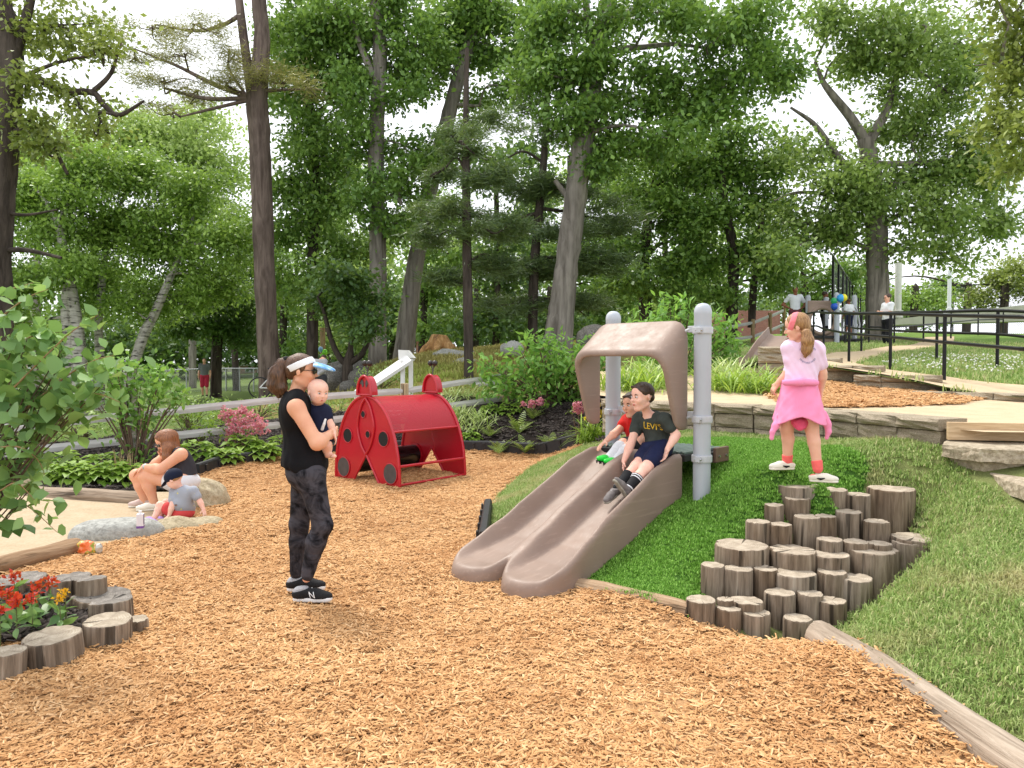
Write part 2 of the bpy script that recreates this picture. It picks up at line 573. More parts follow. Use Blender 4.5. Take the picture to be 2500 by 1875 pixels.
zero = [(-5, 1), (-3, 1), (-1, 1), (1, 1), (2.2, 1.2), (-4, 2.5), (-2, 2.5), (0, 2.5), (1.5, 2.6), (-6, 4), (-3, 4), (-1, 4), (.8, 4), (-5, 6), (-2.5, 6), (-.7, 6), (.2, 5.1), (-.3, 7), (-6, 8), (-3.5, 8), (-1.2, 8), (-.4, 8.6),
        (-4, 10), (-1, 10.5), (-.2, 10.5), (-3, 11.5), (-1, 12), (.2, 12), (-7, 6.5), (-9, 8), (-2.5, 13.1), (-.6, 13.4), (.6, 12.7)]
LOW = [(x, y, 0.0) for x, y in zero] + [
    (1.78, 4.2, .03), (1.98, 3, .05), (2.5, 3.7, .36), (2.25, 3.3, .22), (2.75, 2.8, .35), (2.4, 2.0, .15), (2.66, 4.7, .40), (3.0, 4.4, .5), (3.3, 5.0, .66), (4.2, 3.6, .9), (5.5, 5, 1.0),
    (1.545, 6.15, .46), (1.3, 6.2, .42), (.95, 5.75, .22), (.6, 5.35, .06), (1.1, 4.85, .08), (2.2, 5.75, .71), (2.45, 6.6, .78), (1.9, 7, .74), (1.5, 7.6, .74), (2.1, 7.8, .8), (2.53, 7.9, .83),
    (2.84, 6.05, .80), (3.1, 6.6, .91), (3.4, 5.9, .88), (2.98, 5.35, .5), (.95, 7.1, .5), (.3, 7.0, .22), (.1, 8.0, .16), (.8, 9, .42), (.5, 10.5, .22), (1.3, 9, .7), (1.0, 11.5, .25),
    (2.75, 5.1, .42), (2.45, 4.6, .3), (2.1, 4.2, .17),
    (-.5, 13.9, .2), (.3, 15.3, .68), (1.0, 14, .55), (1.6, 13, .6), (-2, 14.2, .32), (-4.2, 12.6, .22), (-5.2, 11, .16), (-6, 9.8, .1), (-4.5, 14, .4), (-7, 12, .2), (-1.5, 16, .72), (.5, 17.5, .95),
    (2.5, 11, .85), (4, 9, .85), (5, 7, .9), (8, 9, 1.0), (7, 13, 1.2), (5, 15, 1.3),
    (-8, 16, .2), (-10, 22, .05), (-14, 34, .05), (-20, 50, 0), (-5, 30, .4), (-6, 20, .3), (-8.5, 26, .2), (-30, 20, 0), (-15, 10, 0)]
LOW += [tuple(at(px, py, Y)) for px, py, Y in ((1075, 862, 26), (1000, 880, 23), (1200, 858, 25), (1100, 925, 18.5), (950, 925, 19), (820, 985, 19), (1280, 862, 24), (1330, 840, 27))]
LOW += [(5, 20, 1.5), (8, 25, 1.8), (15, 30, 2.0), (20, 50, 2.3), (0, 40, 1.9), (0, 70, 1.8), (40, 70, 2.2), (-40, 70, .1), (-80, 150, 0), (80, 150, 2.3), (0, 150, 1.5), (30, 20, 2), (30, 5, 1.5), (-30, 2, 0), (-80, 30, 0)]
def t_of_y(py):           # log steps climb the bank: depth and top height from the row in the photo
    lo, hi = -.15, 1.3
    for _ in range(40):
        m = (lo + hi) / 2
        Y, z = 4.55 + 1.2 * m, .10 + .65 * m
        if 885 + FPX * (HC - z) / Y > py: lo = m
        else: hi = m
    return Y, z
ordn = ['first', 'second', 'third', 'fourth', 'fifth', 'sixth', 'seventh', 'eighth', 'ninth', 'tenth']
LOG_ROWS = {
 'bottom row': [(80, 300, 990, 1110), (295, 480, 1050, 1165), (490, 690, 1085, 1185), (785, 990, 1125, 1240), (940, 1135, 1180, 1275)],
 'flat logs behind the bottom row': [(300, 420, 985, 1010), (400, 640, 1000, 1020)],
 'second row up': [(185, 360, 740, 965), (355, 565, 765, 975), (565, 740, 765, 970), (650, 870, 940, 1140), (725, 1025, 800, 945), (885, 1075, 945, 1140), (1030, 1245, 790, 975), (1030, 1240, 1000, 1145), (1185, 1435, 835, 1035)],
 'middle row': [(290, 685, 600, 750), (690, 1025, 635, 780), (990, 1265, 665, 800), (1265, 1615, 635, 965), (1580, 1790, 575, 825), (1580, 1910, 545, 710)],
 'fourth row up': [(510, 690, 425, 585), (680, 845, 445, 605), (860, 1055, 390, 625), (1025, 1215, 555, 645), (1010, 1160, 385, 540), (1165, 1355, 355, 550), (1215, 1400, 570, 640), (1385, 1570, 585, 610), (1365, 1550, 425, 560)],
 'top row': [(645, 785, 305, 430), (740, 1050, 165, 370), (795, 970, 260, 440), (1040, 1250, 195, 370), (1235, 1415, 230, 410), (1415, 1740, 190, 510)]}
for _L in LOG_ROWS.values():
    for x0, x1, ty, by in _L:
        Y, z = t_of_y(1130 + ty * .339)
        q = at(1650 + (x0 + x1) / 2 * .339, 1130 + ty * .339, Y)
        LOW.append((q.x, q.y, z - max(.14, min(.42, 1.05 * (by - ty) * .339 * Y / FPX + .04))))
LOW += [(2.03, 5.74, .745), (2.27, 5.54, .705), (2.15, 5.64, .73)]       # where the girl stands
H = tps(LOW)
TIER = [(7.6, 8.0), (5.88, 8.75), (5.75, 9.25), (5.3, 9.9), (4.93, 10.6), (4.77, 11.6), (4.45, 12.25), (4.15, 12.5)]
UP = tps([(6.2, 11, 1.33), (5.75, 9.5, 1.22), (5.9, 9, 1.2), (7.5, 8.3, 1.2), (5.35, 10.1, 1.36), (5.0, 11, 1.48), (4.85, 11.9, 1.56), (4.5, 12.5, 1.7), (6.4, 12.8, 1.46), (6.6, 14.9, 1.6), (5.2, 13.8, 1.62), (7.5, 17, 1.8), (8.06, 12.6, 1.5), (8.06, 14.4, 1.6), (8.6, 18.7, 1.86), (17, 28, 2.6), (14.9, 25.8, 2.4), (11.5, 22.8, 2.1), (9.5, 30, 2.45), (10.7, 34, 2.8), (8.5, 14, 1.62), (9, 11, 1.42),
          (12, 14, 1.72), (12, 20, 2.0), (9, 22, 2.1), (10, 26, 2.2), (25, 30, 2.7), (5, 18, 1.7), (3.6, 13.6, 1.35), (3, 15, 1.3), (1.6, 15.5, .95), (7, 33, 2.3), (30, 45, 2.9), (12, 45, 2.8), (14, 9, 1.6), (2.6, 20, 1.35), (5, 30, 1.75), (30, 15, 2.2)])
WALLC = [(1.12, 9.55), (1.5, 8.95), (2.0, 8.4), (2.53, 8.0), (2.95, 7.3), (3.2, 6.65), (3.42, 6.05)]    # front face of the low retaining wall
def TERR(x, y): return 1.1 + .055 * np.clip(np.asarray(y, float) - 8.2, -.5, 6)

def sheet(name, poly, hf, zoff, step, mat, kind='structure'):
    poly = [Vector((p[0], p[1])) for p in poly]
    dense = []
    for i, p in enumerate(poly):
        q = poly[(i + 1) % len(poly)]
        n = max(1, int((q - p).length / step))
        dense += [p.lerp(q, k / n) for k in range(n)]
    A = np.array([tuple(p) for p in dense])
    lo, hi = A.min(0), A.max(0)
    gx, gy = np.meshgrid(np.arange(lo[0] + step / 2, hi[0], step), np.arange(lo[1] + step / 2, hi[1], step))
    gx = (gx + rng.uniform(-.2, .2, gx.shape) * step).ravel(); gy = (gy + rng.uniform(-.2, .2, gy.shape) * step).ravel()
    m = inside(A, gx, gy)
    gx, gy = gx[m], gy[m]
    d = np.sqrt((gx[:, None] - A[None, :, 0]) ** 2 + (gy[:, None] - A[None, :, 1]) ** 2).min(1)
    gx, gy = gx[d > step * .45], gy[d > step * .45]
    pts = dense + [Vector((a, b)) for a, b in zip(gx, gy)]
    n = len(dense)
    res = geometry.delaunay_2d_cdt(pts, [], [list(range(n))], 1, 1e-6)
    V2 = np.array([tuple(v) for v in res[0]])
    T = np.array([f for f in res[2] if len(f) == 3])
    a, b, c = V2[T[:, 0]], V2[T[:, 1]], V2[T[:, 2]]
    cr = (b[:, 0] - a[:, 0]) * (c[:, 1] - a[:, 1]) - (b[:, 1] - a[:, 1]) * (c[:, 0] - a[:, 0])
    T[cr < 0] = T[cr < 0][:, ::-1]
    V = np.column_stack([V2, hf(V2[:, 0], V2[:, 1]) + zoff])
    o = obj(name, mesh_np(name, V, [T], [mat], True))
    return tag(o, kind=kind)

# --- ground materials
def groundmat(name, stops, scale=5.0, fine=90.0, b=0.6, dist=0.03, rough=0.95, blot=None):
    t = NT(name); v = t.coords()
    f = t.noise(v, fine, 6, 0.7)
    g = t.noise(v, scale, 4)
    col = t.ramp(t.math('ADD', t.math('MULTIPLY', f, 0.65), t.math('MULTIPLY', g, 0.35)), stops)
    if blot: col = t.mix(col, blot[0], t.ramp(t.noise(v, blot[1], 5, 0.65), [(blot[2], (0, 0, 0)), (blot[2] + .15, (blot[3],) * 3)]))
    t.base(col); t.p.inputs['Roughness'].default_value = rough; t.p.inputs['Specular IOR Level'].default_value = 0.12
    t.bump(f, b, dist)
    return t.m
M_SOIL = groundmat('lawn_soil', [(.3, (.10, .11, .04)), (.55, (.20, .23, .08)), (.75, (.34, .30, .15))])
M_CHIPBASE = groundmat('chip_bed', [(.3, (.30, .16, .07)), (.55, (.50, .29, .14)), (.75, (.62, .39, .20))], fine=60)
M_SAND = groundmat('play_sand', [(.3, (.38, .29, .185)), (.5, (.48, .38, .255)), (.7, (.55, .45, .32))], fine=40, b=.5, dist=.03, blot=((.27, .19, .11), 3.5, .58, .5))
M_MULCH = groundmat('dark_mulch', [(.3, (.010, .008, .007)), (.55, (.035, .026, .022)), (.75, (.085, .066, .055))], fine=55, b=1.0, dist=.05)
M_PATH = groundmat('sandy_path', [(.3, (.42, .32, .20)), (.55, (.56, .44, .29)), (.75, (.64, .53, .37))], fine=70, b=.25, dist=.01)
M_TURFB = groundmat('turf_backing', [(.3, (.03, .08, .012)), (.7, (.07, .16, .025))], fine=120)
M_LAWNFAR = groundmat('lawn', [(.3, (.07, .13, .02)), (.55, (.16, .26, .05)), (.78, (.34, .40, .13))], scale=1.5, fine=50, blot=((.40, .31, .18), .8, .62, .6))
M_HILL = groundmat('dry_hill_turf', [(.3, (.11, .09, .03)), (.5, (.26, .21, .08)), (.75, (.36, .34, .10))], scale=.8, fine=22, blot=((.13, .17, .03), .5, .52, .8))
M_FARG = groundmat('park_grass', [(.3, (.07, .11, .025)), (.7, (.16, .22, .06))], scale=.3, fine=8)

# --- the big ground sheet
def graded(lo, hi, fine_lo, fine_hi, s):
    a = list(np.arange(fine_lo, fine_hi + 1e-6, s)); st = s
    while a[-1] < hi: st *= 1.25; a.append(a[-1] + st)
    st = s
    while a[0] > lo: st *= 1.25; a.insert(0, a[0] - st)
    return np.array(a)
gx, gy = graded(-250, 250, -7, 5, .12), graded(-6, 600, 2, 15, .12)
GX, GY = np.meshgrid(gx, gy, indexing='ij')
cl = lambda a, l, h: np.clip(a, l, h)
GZ = H(cl(GX, -60, 60), cl(GY, 0, 140))
nx, ny = GX.shape
ii = np.arange(nx * ny).reshape(nx, ny)
Q = np.stack([ii[:-1, :-1], ii[1:, :-1], ii[1:, 1:], ii[:-1, 1:]], -1).reshape(-1, 4)
cx, cy = GX[:-1, :-1].ravel(), GY[:-1, :-1].ravel()
hill = (cy > 15.5) & (cx < 6) & (cx > -7.5) & (cy < 34)
mi = np.where(hill, 1, np.where(cy > 30, 2, np.where(cx < -5, 2, 0)))
ground = obj('ground', mesh_np('ground', np.stack([GX, GY, GZ], -1).reshape(-1, 3), [Q], [M_SOIL, M_HILL, M_FARG], True, midx=mi))
tag(ground, 'grassy ground rolling away under the trees', kind='structure')

SAND = [(-3.96, 9.3), (-3.5, 7.8), (-3.3, 7.1), (-3.6, 6.4), (-3.95, 5.7), (-4.8, 5.2), (-8, 5), (-9, 9), (-6.2, 9.2), (-4.9, 9.05)]
BED = [(-4.35, 10.35), (-4.3, 11.05), (-3.83, 11.65), (-3.74, 12.65), (-3.0, 13.05), (-2.5, 13.35), (-1.8, 13.45), (-.41, 13.5), (.51, 13.05), (1.24, 12.45), (1.5, 11.5), (1.15, 10.0), (2.0, 9.2), (2.4, 12), (1.6, 16), (-1.5, 16.6), (-5, 14.6), (-8, 12.5), (-9, 9.6), (-6, 9.15), (-4.9, 9.1), (-4.0, 9.4)]
TURF = [(.46, 5.22), (1.12, 4.62), (1.25, 4.75), (1.45, 5.1), (1.6, 5.25), (1.95, 5.48), (2.35, 5.42), (2.84, 6.0), (2.72, 6.6), (2.7, 7.2), (2.2, 7.75), (1.7, 7.9), (1.2, 7.6), (.9, 7.0), (.8, 6.6)]
tag(sheet('wood_chip_ground', CHIPS, H, .012, .14, M_CHIPBASE), 'play area floor of orange wood chips')
tag(sheet('sand_pit_floor', SAND, H, .02, .12, M_SAND), 'pale sand floor of the sand pit')
tag(sheet('planting_bed_ground', BED, H, .03, .14, M_MULCH), 'dark mulch bed behind the play area')
tag(sheet('artificial_turf', TURF, H, .025, .07, M_TURFB), 'bright artificial turf on the slide mound')
FLB = [(-2.85, 4.2), (-2.5, 4.35), (-2.45, 4.75), (-2.75, 5.1), (-3.1, 5.25), (-3.9, 5.3), (-4.2, 4.4), (-3.4, 3.9)]
tag(sheet('flower_bed_soil', FLB, H, .05, .1, M_MULCH), 'dark soil inside the ring of logs')
terr = WALLC + [(3.6, 5.75), (8, 5.2), (8, 8.3)] + [(x + .25, y + .35) for x, y in TIER] + [(2.4, 14.3), (1.2, 15)]
terr = [(x, y + .12) if i < len(WALLC) else (x, y) for i, (x, y) in enumerate(terr)]
flat = lambda z: (lambda x, y: np.full(np.shape(x), z))
tag(sheet('terrace_ground', terr, TERR, 0, .25, M_PATH), 'sandy terrace above the low stone wall')
CHIP2 = [tuple(at(px, py, Y)[:2]) for px, py, Y in ((1845, 925, 12.5), (1905, 932, 12.5), (2010, 935, 11.8), (2120, 940, 10.9), (2250, 958, 10), (2400, 977, 9.2), (2330, 992, 8.6), (2150, 1000, 8.35), (2000, 1003, 8.2), (1900, 985, 8.9), (1860, 960, 10.4))]
tag(sheet('upper_chip_ground', CHIP2, TERR, .012, .15, M_CHIPBASE), 'upper patch of wood chips on the terrace')
upper = [(x, y + .12) for x, y in TIER] + [(3.2, 13.1), (2.0, 14), (1.3, 15.5), (2, 20), (5, 30), (8, 45), (60, 45), (60, 8)]
tag(sheet('upper_lawn', upper, UP, 0, .45, M_LAWNFAR), 'sloping lawn with clover beside the ramp')
PATHP = [(x + .02, y + .13) for x, y in TIER] + [tuple(at(px, py, Y)[:2]) for px, py, Y in ((1920, 870, 13.2), (1930, 855, 15), (2040, 845, 17.5), (2180, 830, 21), (2240, 815, 24), (2260, 800, 27))]
PATHP += [tuple(at(px, py, Y)[:2]) for px, py, Y in ((2330, 800, 27), (2330, 822, 22), (2230, 845, 18), (2120, 855, 15.5), (2090, 865, 14.2), (2140, 878, 13), (2280, 888, 12), (2400, 905, 11), (2600, 930, 10))]
tag(sheet('sandy_path', PATHP, UP, .02, .3, M_PATH), 'pale sandy path climbing between black handrails')

# --- loose wood chips
def chip_clump(n, rad, seed, L=(.02, .058), W=(.0026, .0065)):
    r = np.random.default_rng(seed); Vs, Fs, at_ = [], [], []
    base = np.array([[-1, -1, 0], [1, -.7, 0], [1, .7, 0], [-1, 1, 0], [-.85, -.6, 1], [.8, -.5, 1], [.8, .5, 1], [-.85, .6, 1]], float)
    q = np.array([[4, 5, 6, 7], [0, 1, 5, 4], [1, 2, 6, 5], [2, 3, 7, 6], [3, 0, 4, 7]])
    for i in range(n):
        l, w = r.uniform(*L) * .5, r.uniform(*W)
        b = base * [l, w, w * r.uniform(.5, 1.1)]
        b[:, 2] += (b[:, 0] / l) ** 2 * r.uniform(-.006, .004)
        a = r.uniform(0, 6.28); tl = r.normal(0, .22); tr = r.normal(0, .5)
        R = np.array(Euler((tr, tl, a)).to_matrix())
        c = np.array([*(r.normal(size=2) * rad * .6), r.uniform(0, .012)])
        Fs.append(q + 8 * i); Vs.append(b @ R.T + c); at_ += [r.beta(2, 2)] * 5
    return np.concatenate(Vs), np.concatenate(Fs), at_
t = NT('wood_chip'); f = t.attr()
oi = t.new('ShaderNodeObjectInfo')
pn = t.noise(t.new('ShaderNodeNewGeometry').outputs['Position'], 1.1, 4, .6)
col = t.ramp(f, [(0, (.20, .095, .04)), (.12, (.45, .235, .095)), (.65, (.63, .365, .165)), (1, (.80, .55, .31))])
col = t.mix(col, (.80, .72, .66), t.ramp(pn, [(.42, (0, 0, 0)), (.68, (.9, .9, .9))]), 'MULTIPLY')
t.base(col); t.p.inputs['Roughness'].default_value = .85; t.p.inputs['Specular IOR Level'].default_value = .2
M_CHIP = t.m
def proto(nm, gen, count, mat, **kw):
    ms = []
    for s in range(count):
        V, Fq, a = gen(seed=s + 1, **kw)
        ms.append(mesh_np(nm, V, [Fq], [mat], False, a))
    return proto_coll(nm, ms)
CH = proto('chip_clump', chip_clump, 8, M_CHIP, n=22, rad=.055)
P1 = []
near = [p for p in CHIPS]
X, Y = fill(CHIPS, 760)
keep = (np.abs(X) < Y * .70 + .4) & (Y > 2.7) & ((Y < 6.5) | (rng.random(len(Y)) < .62))
X, Y = X[keep], Y[keep]
fl = inside(FLB, X, Y); X, Y = X[~fl], Y[~fl]
Z = H(X, Y) + .012 + rng.uniform(-.006, .012, len(X)) + .012 * np.sin(X * 2.3 + Y) * np.cos(Y * 1.7)
n = len(X)
tag(scatter('wood_chips', np.column_stack([X, Y, Z]), np.column_stack([rng.normal(0, .12, n), rng.normal(0, .12, n), rng.uniform(0, 6.28, n)]), rng.uniform(.55, 1.1, n), CH, 8),
    'loose orange wood chips covering the play area', 'wood chips', kind='stuff')
X, Y = fill(CHIP2, 260); n = len(X)
tag(scatter('wood_chips', np.column_stack([X, Y, TERR(X, Y) + .012]), np.column_stack([rng.normal(0, .12, n), rng.normal(0, .12, n), rng.uniform(0, 6.28, n)]), rng.uniform(.9, 1.5, n), CH, 8),
    'loose wood chips on the upper terrace patch', 'wood chips', kind='stuff')
# mulch crumbs on the beds
t = NT('mulch_crumb'); t.base(t.ramp(t.attr(), [(0, (.008, .006, .005)), (.7, (.045, .033, .027)), (1, (.13, .10, .085))])); t.p.inputs['Roughness'].default_value = .9
MU = proto('mulch_clump', chip_clump, 5, t.m, n=12, rad=.07, L=(.02, .06), W=(.006, .013))
X, Y = fill(BED, 130); X2, Y2 = fill(FLB, 400)
Z = np.concatenate([H(X, Y) + .03, H(X2, Y2) + .05]); X, Y = np.concatenate([X, X2]), np.concatenate([Y, Y2]); n = len(X)
tag(scatter('mulch', np.column_stack([X, Y, Z]), np.column_stack([rng.normal(0, .2, n), rng.normal(0, .2, n), rng.uniform(0, 6.28, n)]), rng.uniform(.8, 1.4, n), MU, 5),
    'dark shredded bark mulch on the planting beds', 'mulch', kind='stuff')

# --- grass
def grass_tuft(n, rad, seed, h=(.025, .06), w=.0022, lean=.7, var=(0, 1)):
    r = np.random.default_rng(seed); Vs, Fs, at_ = [], [], []
    q = np.array([[0, 1, 3, 2], [2, 3, 5, 4]])
    for i in range(n):
        a, L, hh = r.uniform(0, 6.28), r.uniform(.2, 1) * lean, r.uniform(*h)
        d = np.array([cos(a), sin(a), 0]); s = np.array([-sin(a), cos(a), 0]) * w * r.uniform(.7, 1.4)
        c = np.array([*(r.normal(size=2) * rad * .6), -.004])
        p1 = c + d * hh * L * .35 + [0, 0, hh * .6]; p2 = c + d * hh * L + [0, 0, hh * (1 - .35 * L)]
        Vs.append(np.array([c - s, c + s, p1 - s * .9, p1 + s * .9, p2 - s * .15, p2 + s * .15])); Fs.append(q + 6 * i); at_ += [r.uniform(*var)] * 2
    return np.concatenate(Vs), np.concatenate(Fs), at_
def grassmat(name, stops, trans=.3, patch=None):
    t = NT(name)
    col = t.ramp(t.attr(), stops)
    if patch:
        pn = t.noise(t.new('ShaderNodeNewGeometry').outputs['Position'], patch[1], 4, .6)
        col = t.mix(col, patch[0], t.ramp(pn, [(patch[2], (0, 0, 0)), (patch[2] + .18, (.75,) * 3)]))
    t.base(col); t.p.inputs['Roughness'].default_value = .6; t.p.inputs['Specular IOR Level'].default_value = .25
    tr = t.new('ShaderNodeBsdfTranslucent'); t.l.new(col, tr.inputs['Color'])
    mx = t.new('ShaderNodeMixShader'); mx.inputs[0].default_value = trans
    t.l.new(t.p.outputs[0], mx.inputs[1]); t.l.new(tr.outputs[0], mx.inputs[2]); t.l.new(mx.outputs[0], t.out.inputs[0])
    return t.m
M_GRASS = grassmat('lawn_blade', [(0, (.17, .28, .06)), (.5, (.33, .46, .13)), (.82, (.48, .57, .22)), (1, (.66, .58, .33))], patch=((.60, .52, .28), 1.9, .51))
M_TURF = grassmat('turf_blade', [(0, (.08, .21, .022)), (.6, (.21, .43, .055)), (1, (.40, .66, .15))], trans=.2)
GT = proto('grass_tuft', grass_tuft, 6, M_GRASS, n=30, rad=.055, h=(.018, .042), w=.0024, lean=1.0)
TT = proto('turf_tuft', grass_tuft, 5, M_TURF, n=36, rad=.03, h=(.013, .023), w=.0024, lean=.7)
def tufts(name, poly, dens, hf, zo, coll, nv, s, label, cat, mask=None):
    X, Y = fill(poly, dens)
    m = (np.abs(X) < Y * .72 + .3)
    if mask is not None: m &= mask(X, Y)
    X, Y = X[m], Y[m]; n = len(X)
    Z = hf(X, Y) + zo
    return tag(scatter(name, np.column_stack([X, Y, Z]), np.column_stack([rng.normal(0, .12, n), rng.normal(0, .12, n), rng.uniform(0, 6.28, n)]), rng.uniform(s[0], s[1], n), coll, nv), label, cat, kind='stuff')
LOGP = [(1.1, 4.62), (1.45, 4.4), (1.72, 4.36), (1.85, 4.6), (2.15, 4.75), (2.45, 5.0), (2.75, 5.2), (2.98, 5.5), (2.9, 5.7), (2.3, 5.72), (1.9, 5.6), (1.7, 5.4), (1.4, 5.1), (1.2, 4.85)]
LAWN = [(1.95, 2.0), (1.97, 3.0), (1.80, 4.2), (1.65, 4.4), (1.2, 4.6), (1.0, 5.0), (.2, 6.0), (-.2, 6.5), (-.24, 8.0), (-.1, 8.9), (.25, 10.2), (.8, 11.6), (1.3, 12.3), (1.5, 11.3), (1.05, 9.9), (1.35, 9.0)] + WALLC[2:] + [(3.4, 5.6), (3.3, 5.0), (3.25, 4.7), (4.5, 4.5), (4.5, 2)]
tufts('grass', LAWN, 850, H, .0, GT, 6, (.7, 1.25), 'mown lawn grass around the mound and log steps', 'grass', lambda X, Y: ~inside(TURF, X, Y) & ~inside(LOGP, X, Y))
tufts('turf_pile', TURF, 2100, H, .025, TT, 5, (.8, 1.15), 'dense bright green plastic pile on the slide mound', 'turf')
GF = proto('far_grass_tuft', grass_tuft, 5, M_GRASS, n=22, rad=.11, h=(.04, .10), w=.006)
tufts('grass', upper[:-3] + [(14, 30), (14, 8.2)], 55, UP, 0, GF, 5, (.8, 1.3), 'clover lawn beside the upper path', 'grass', lambda X, Y: ~inside(PATHP, X, Y))
M_HG = grassmat('hill_blade', [(0, (.24, .22, .06)), (.6, (.45, .40, .13)), (1, (.62, .56, .22))], patch=((.34, .46, .09), .35, .48))
HG = proto('hill_tuft', grass_tuft, 5, M_HG, n=20, rad=.16, h=(.06, .16), w=.009)
hp = [tuple(at(px, py, Y)[:2]) for px, py, Y in ((760, 960, 17), (1240, 930, 17), (1420, 860, 20), (1420, 830, 30), (900, 850, 30), (760, 900, 25))]
tufts('grass', hp, 30, H, 0, HG, 5, (.7, 1.3), 'dry tufty grass on the hillock with the stump', 'grass')
# clover heads
def clover(seed, n=1):
    r = np.random.default_rng(seed); bm = bmesh.new(); bmesh.ops.create_icosphere(bm, subdivisions=1, radius=.012)
    V = np.array([v.co[:] for v in bm.verts]) + [0, 0, .06]; Fq = np.array([[v.index for v in f.verts] for f in bm.faces]); bm.free()
    return V, Fq, [0.] * len(Fq)
CL = proto('clover_head', clover, 2, simple('clover_white', (.75, .74, .66), .8), n=1)
cp = [tuple(at(px, py, Y)[:2]) for px, py, Y in ((2140, 862, 14), (2260, 840, 16), (2500, 850, 14), (2560, 900, 11.5), (2330, 890, 12))]
tufts('clover_flowers', cp, 45, UP, .0, CL, 2, (1, 1.5), 'white clover heads dotting the upper lawn', 'clover')
# ================================================================== stone, timber, fences, rails
def stonemat(name, c0, c1, c2):
    t = NT(name); v = t.coords()
    f = t.noise(v, 26, 6, .7); g = t.noise(v, 5, 3)
    oi = t.new('ShaderNodeObjectInfo')
    col = t.ramp(f, [(.3, c0), (.5, c1), (.72, c2)])
    col = t.mix(col, tuple(x * .7 for x in c1), t.ramp(g, [(.5, (0, 0, 0)), (.75, (.6, .6, .6))]))
    col = t.mix(col, (.78, .76, .72), t.math('MULTIPLY', oi.outputs['Random'], .55), 'MULTIPLY')
    t.base(col); t.p.inputs['Roughness'].default_value = .93; t.p.inputs['Specular IOR Level'].default_value = .2
    t.bump(f, .9, .025)
    return t.m
M_BLOCK = stonemat('split_face_block', (.22, .175, .12), (.45, .375, .27), (.68, .595, .46))
M_ROCKG = stonemat('grey_rock', (.22, .22, .20), (.42, .42, .39), (.60, .60, .56))
M_ROCKT = stonemat('tan_rock', (.30, .24, .15), (.50, .42, .28), (.66, .57, .41))
M_ROCKD = stonemat('dark_rock', (.05, .05, .045), (.15, .14, .125), (.32, .31, .28))
def block_mesh(seed, cap=False):
    r = np.random.default_rng(seed)
    bm = bmesh.new(); bmesh.ops.create_cube(bm, size=1)
    bmesh.ops.subdivide_edges(bm, edges=bm.edges[:], cuts=3, use_grid_fill=True)
    for v in bm.verts:
        p = v.co
        if p.y < -.49:        # rough split face at the front
            edge = max(abs(p.x), abs(p.z)) > .49
            p.y += r.uniform(.02, .10) if edge else r.uniform(-.10, .03)
        if abs(p.x) > .49: p.x *= .985
        if p.z > .49: p.z += r.uniform(-.03, .0)
    me = bpy.data.meshes.new('stone_block'); bm.to_mesh(me); bm.free(); me.materials.append(M_BLOCK)
    return me
BLK = [block_mesh(i) for i in range(5)]
def resample(pl, L):
    pl = [Vector(p) for p in pl]
    seg = [(b - a).length for a, b in zip(pl, pl[1:])]; tot = sum(seg); n = max(1, round(tot / L)); out = []
    def pos(s):
        for a, b, l in zip(pl, pl[1:], seg):
            if s <= l: return a.lerp(b, s / l)
            s -= l
        return pl[-1]
    return [(pos(tot * i / n), pos(tot * (i + 1) / n)) for i in range(n)]
def blocks(parent, pl, L, z0, z1, depth, name, shift=0.0, over=0.0):
    """row of blocks whose rough face looks to the right hand of the walk along pl"""
    for i, (a, b) in enumerate(resample(pl, L)):
        d = (b - a); m = (a + b) / 2; n = Vector((d.y, -d.x)).normalized()
        c = m - n * (depth / 2 - over)
        o = obj(name, BLK[(i * 3 + int(z0 * 10)) % 5], parent, (c.x, c.y, (z0 + z1) / 2), (0, 0, atan2(d.y, d.x)))
        o.scale = (d.length * .99, depth, z1 - z0 - .006)
wall = thing('retaining_wall', 'low curved split-block retaining wall with thick capstones behind the turf mound', 'wall')
wl_pts = [Vector(p) for p in WALLC]
blocks(wall, wl_pts, .44, 1.05, 1.15, .34, 'capstone', over=.03)
blocks(wall, wl_pts, .42, .90, 1.05, .26, 'block')
blocks(wall, wl_pts, .42, .72, .90, .26, 'block', over=-.01)
def tier(name, label, pl, ztop, zb, L=.45):
    w = thing(name, label, 'wall')
    pl = [Vector(p) for p in pl]
    blocks(w, pl, L, ztop - .1, ztop, .34, 'capstone', over=.03)
    z = ztop - .1
    while z > zb + .02:
        z2 = max(zb - .05, z - .16)
        blocks(w, pl, L * .93, z2, z, .26, 'block', over=-.01 * random.random()); z = z2
    return w
tier('stepped_wall', 'lowest capstone course edging the upper sandy path at right', [(5.2, 9.85), (5.55, 9.45), (5.86, 8.95), (7.4, 8.1)], 1.235, 1.08)
tier('stepped_wall', 'two-course capped wall step in front of the near handrail post', [(4.85, 10.75), (5.25, 10.3), (5.72, 10.05)], 1.43, 1.15)
tier('stepped_wall', 'capped wall step behind the girl in pink, third up from the path', [(4.5, 12.0), (5.0, 11.5), (5.5, 11.2)], 1.56, 1.2)
tier('stepped_wall', 'short single capstone on the uppermost wall step', [(5.0, 12.75), (5.42, 12.5)], 1.68, 1.4)
pil = thing('block_pillar', 'stacked block pillar end beside the small upper slide', 'wall')
for k in range(5):
    blocks(pil, [Vector((4.05, 12.5)), Vector((4.42, 12.25))], .42, 1.12 + k * .155, 1.12 + (k + 1) * .155 - (.0 if k < 4 else .03), .36, 'block' if k < 3 else 'capstone', over=.02 * (k >= 3) + .004 * k)
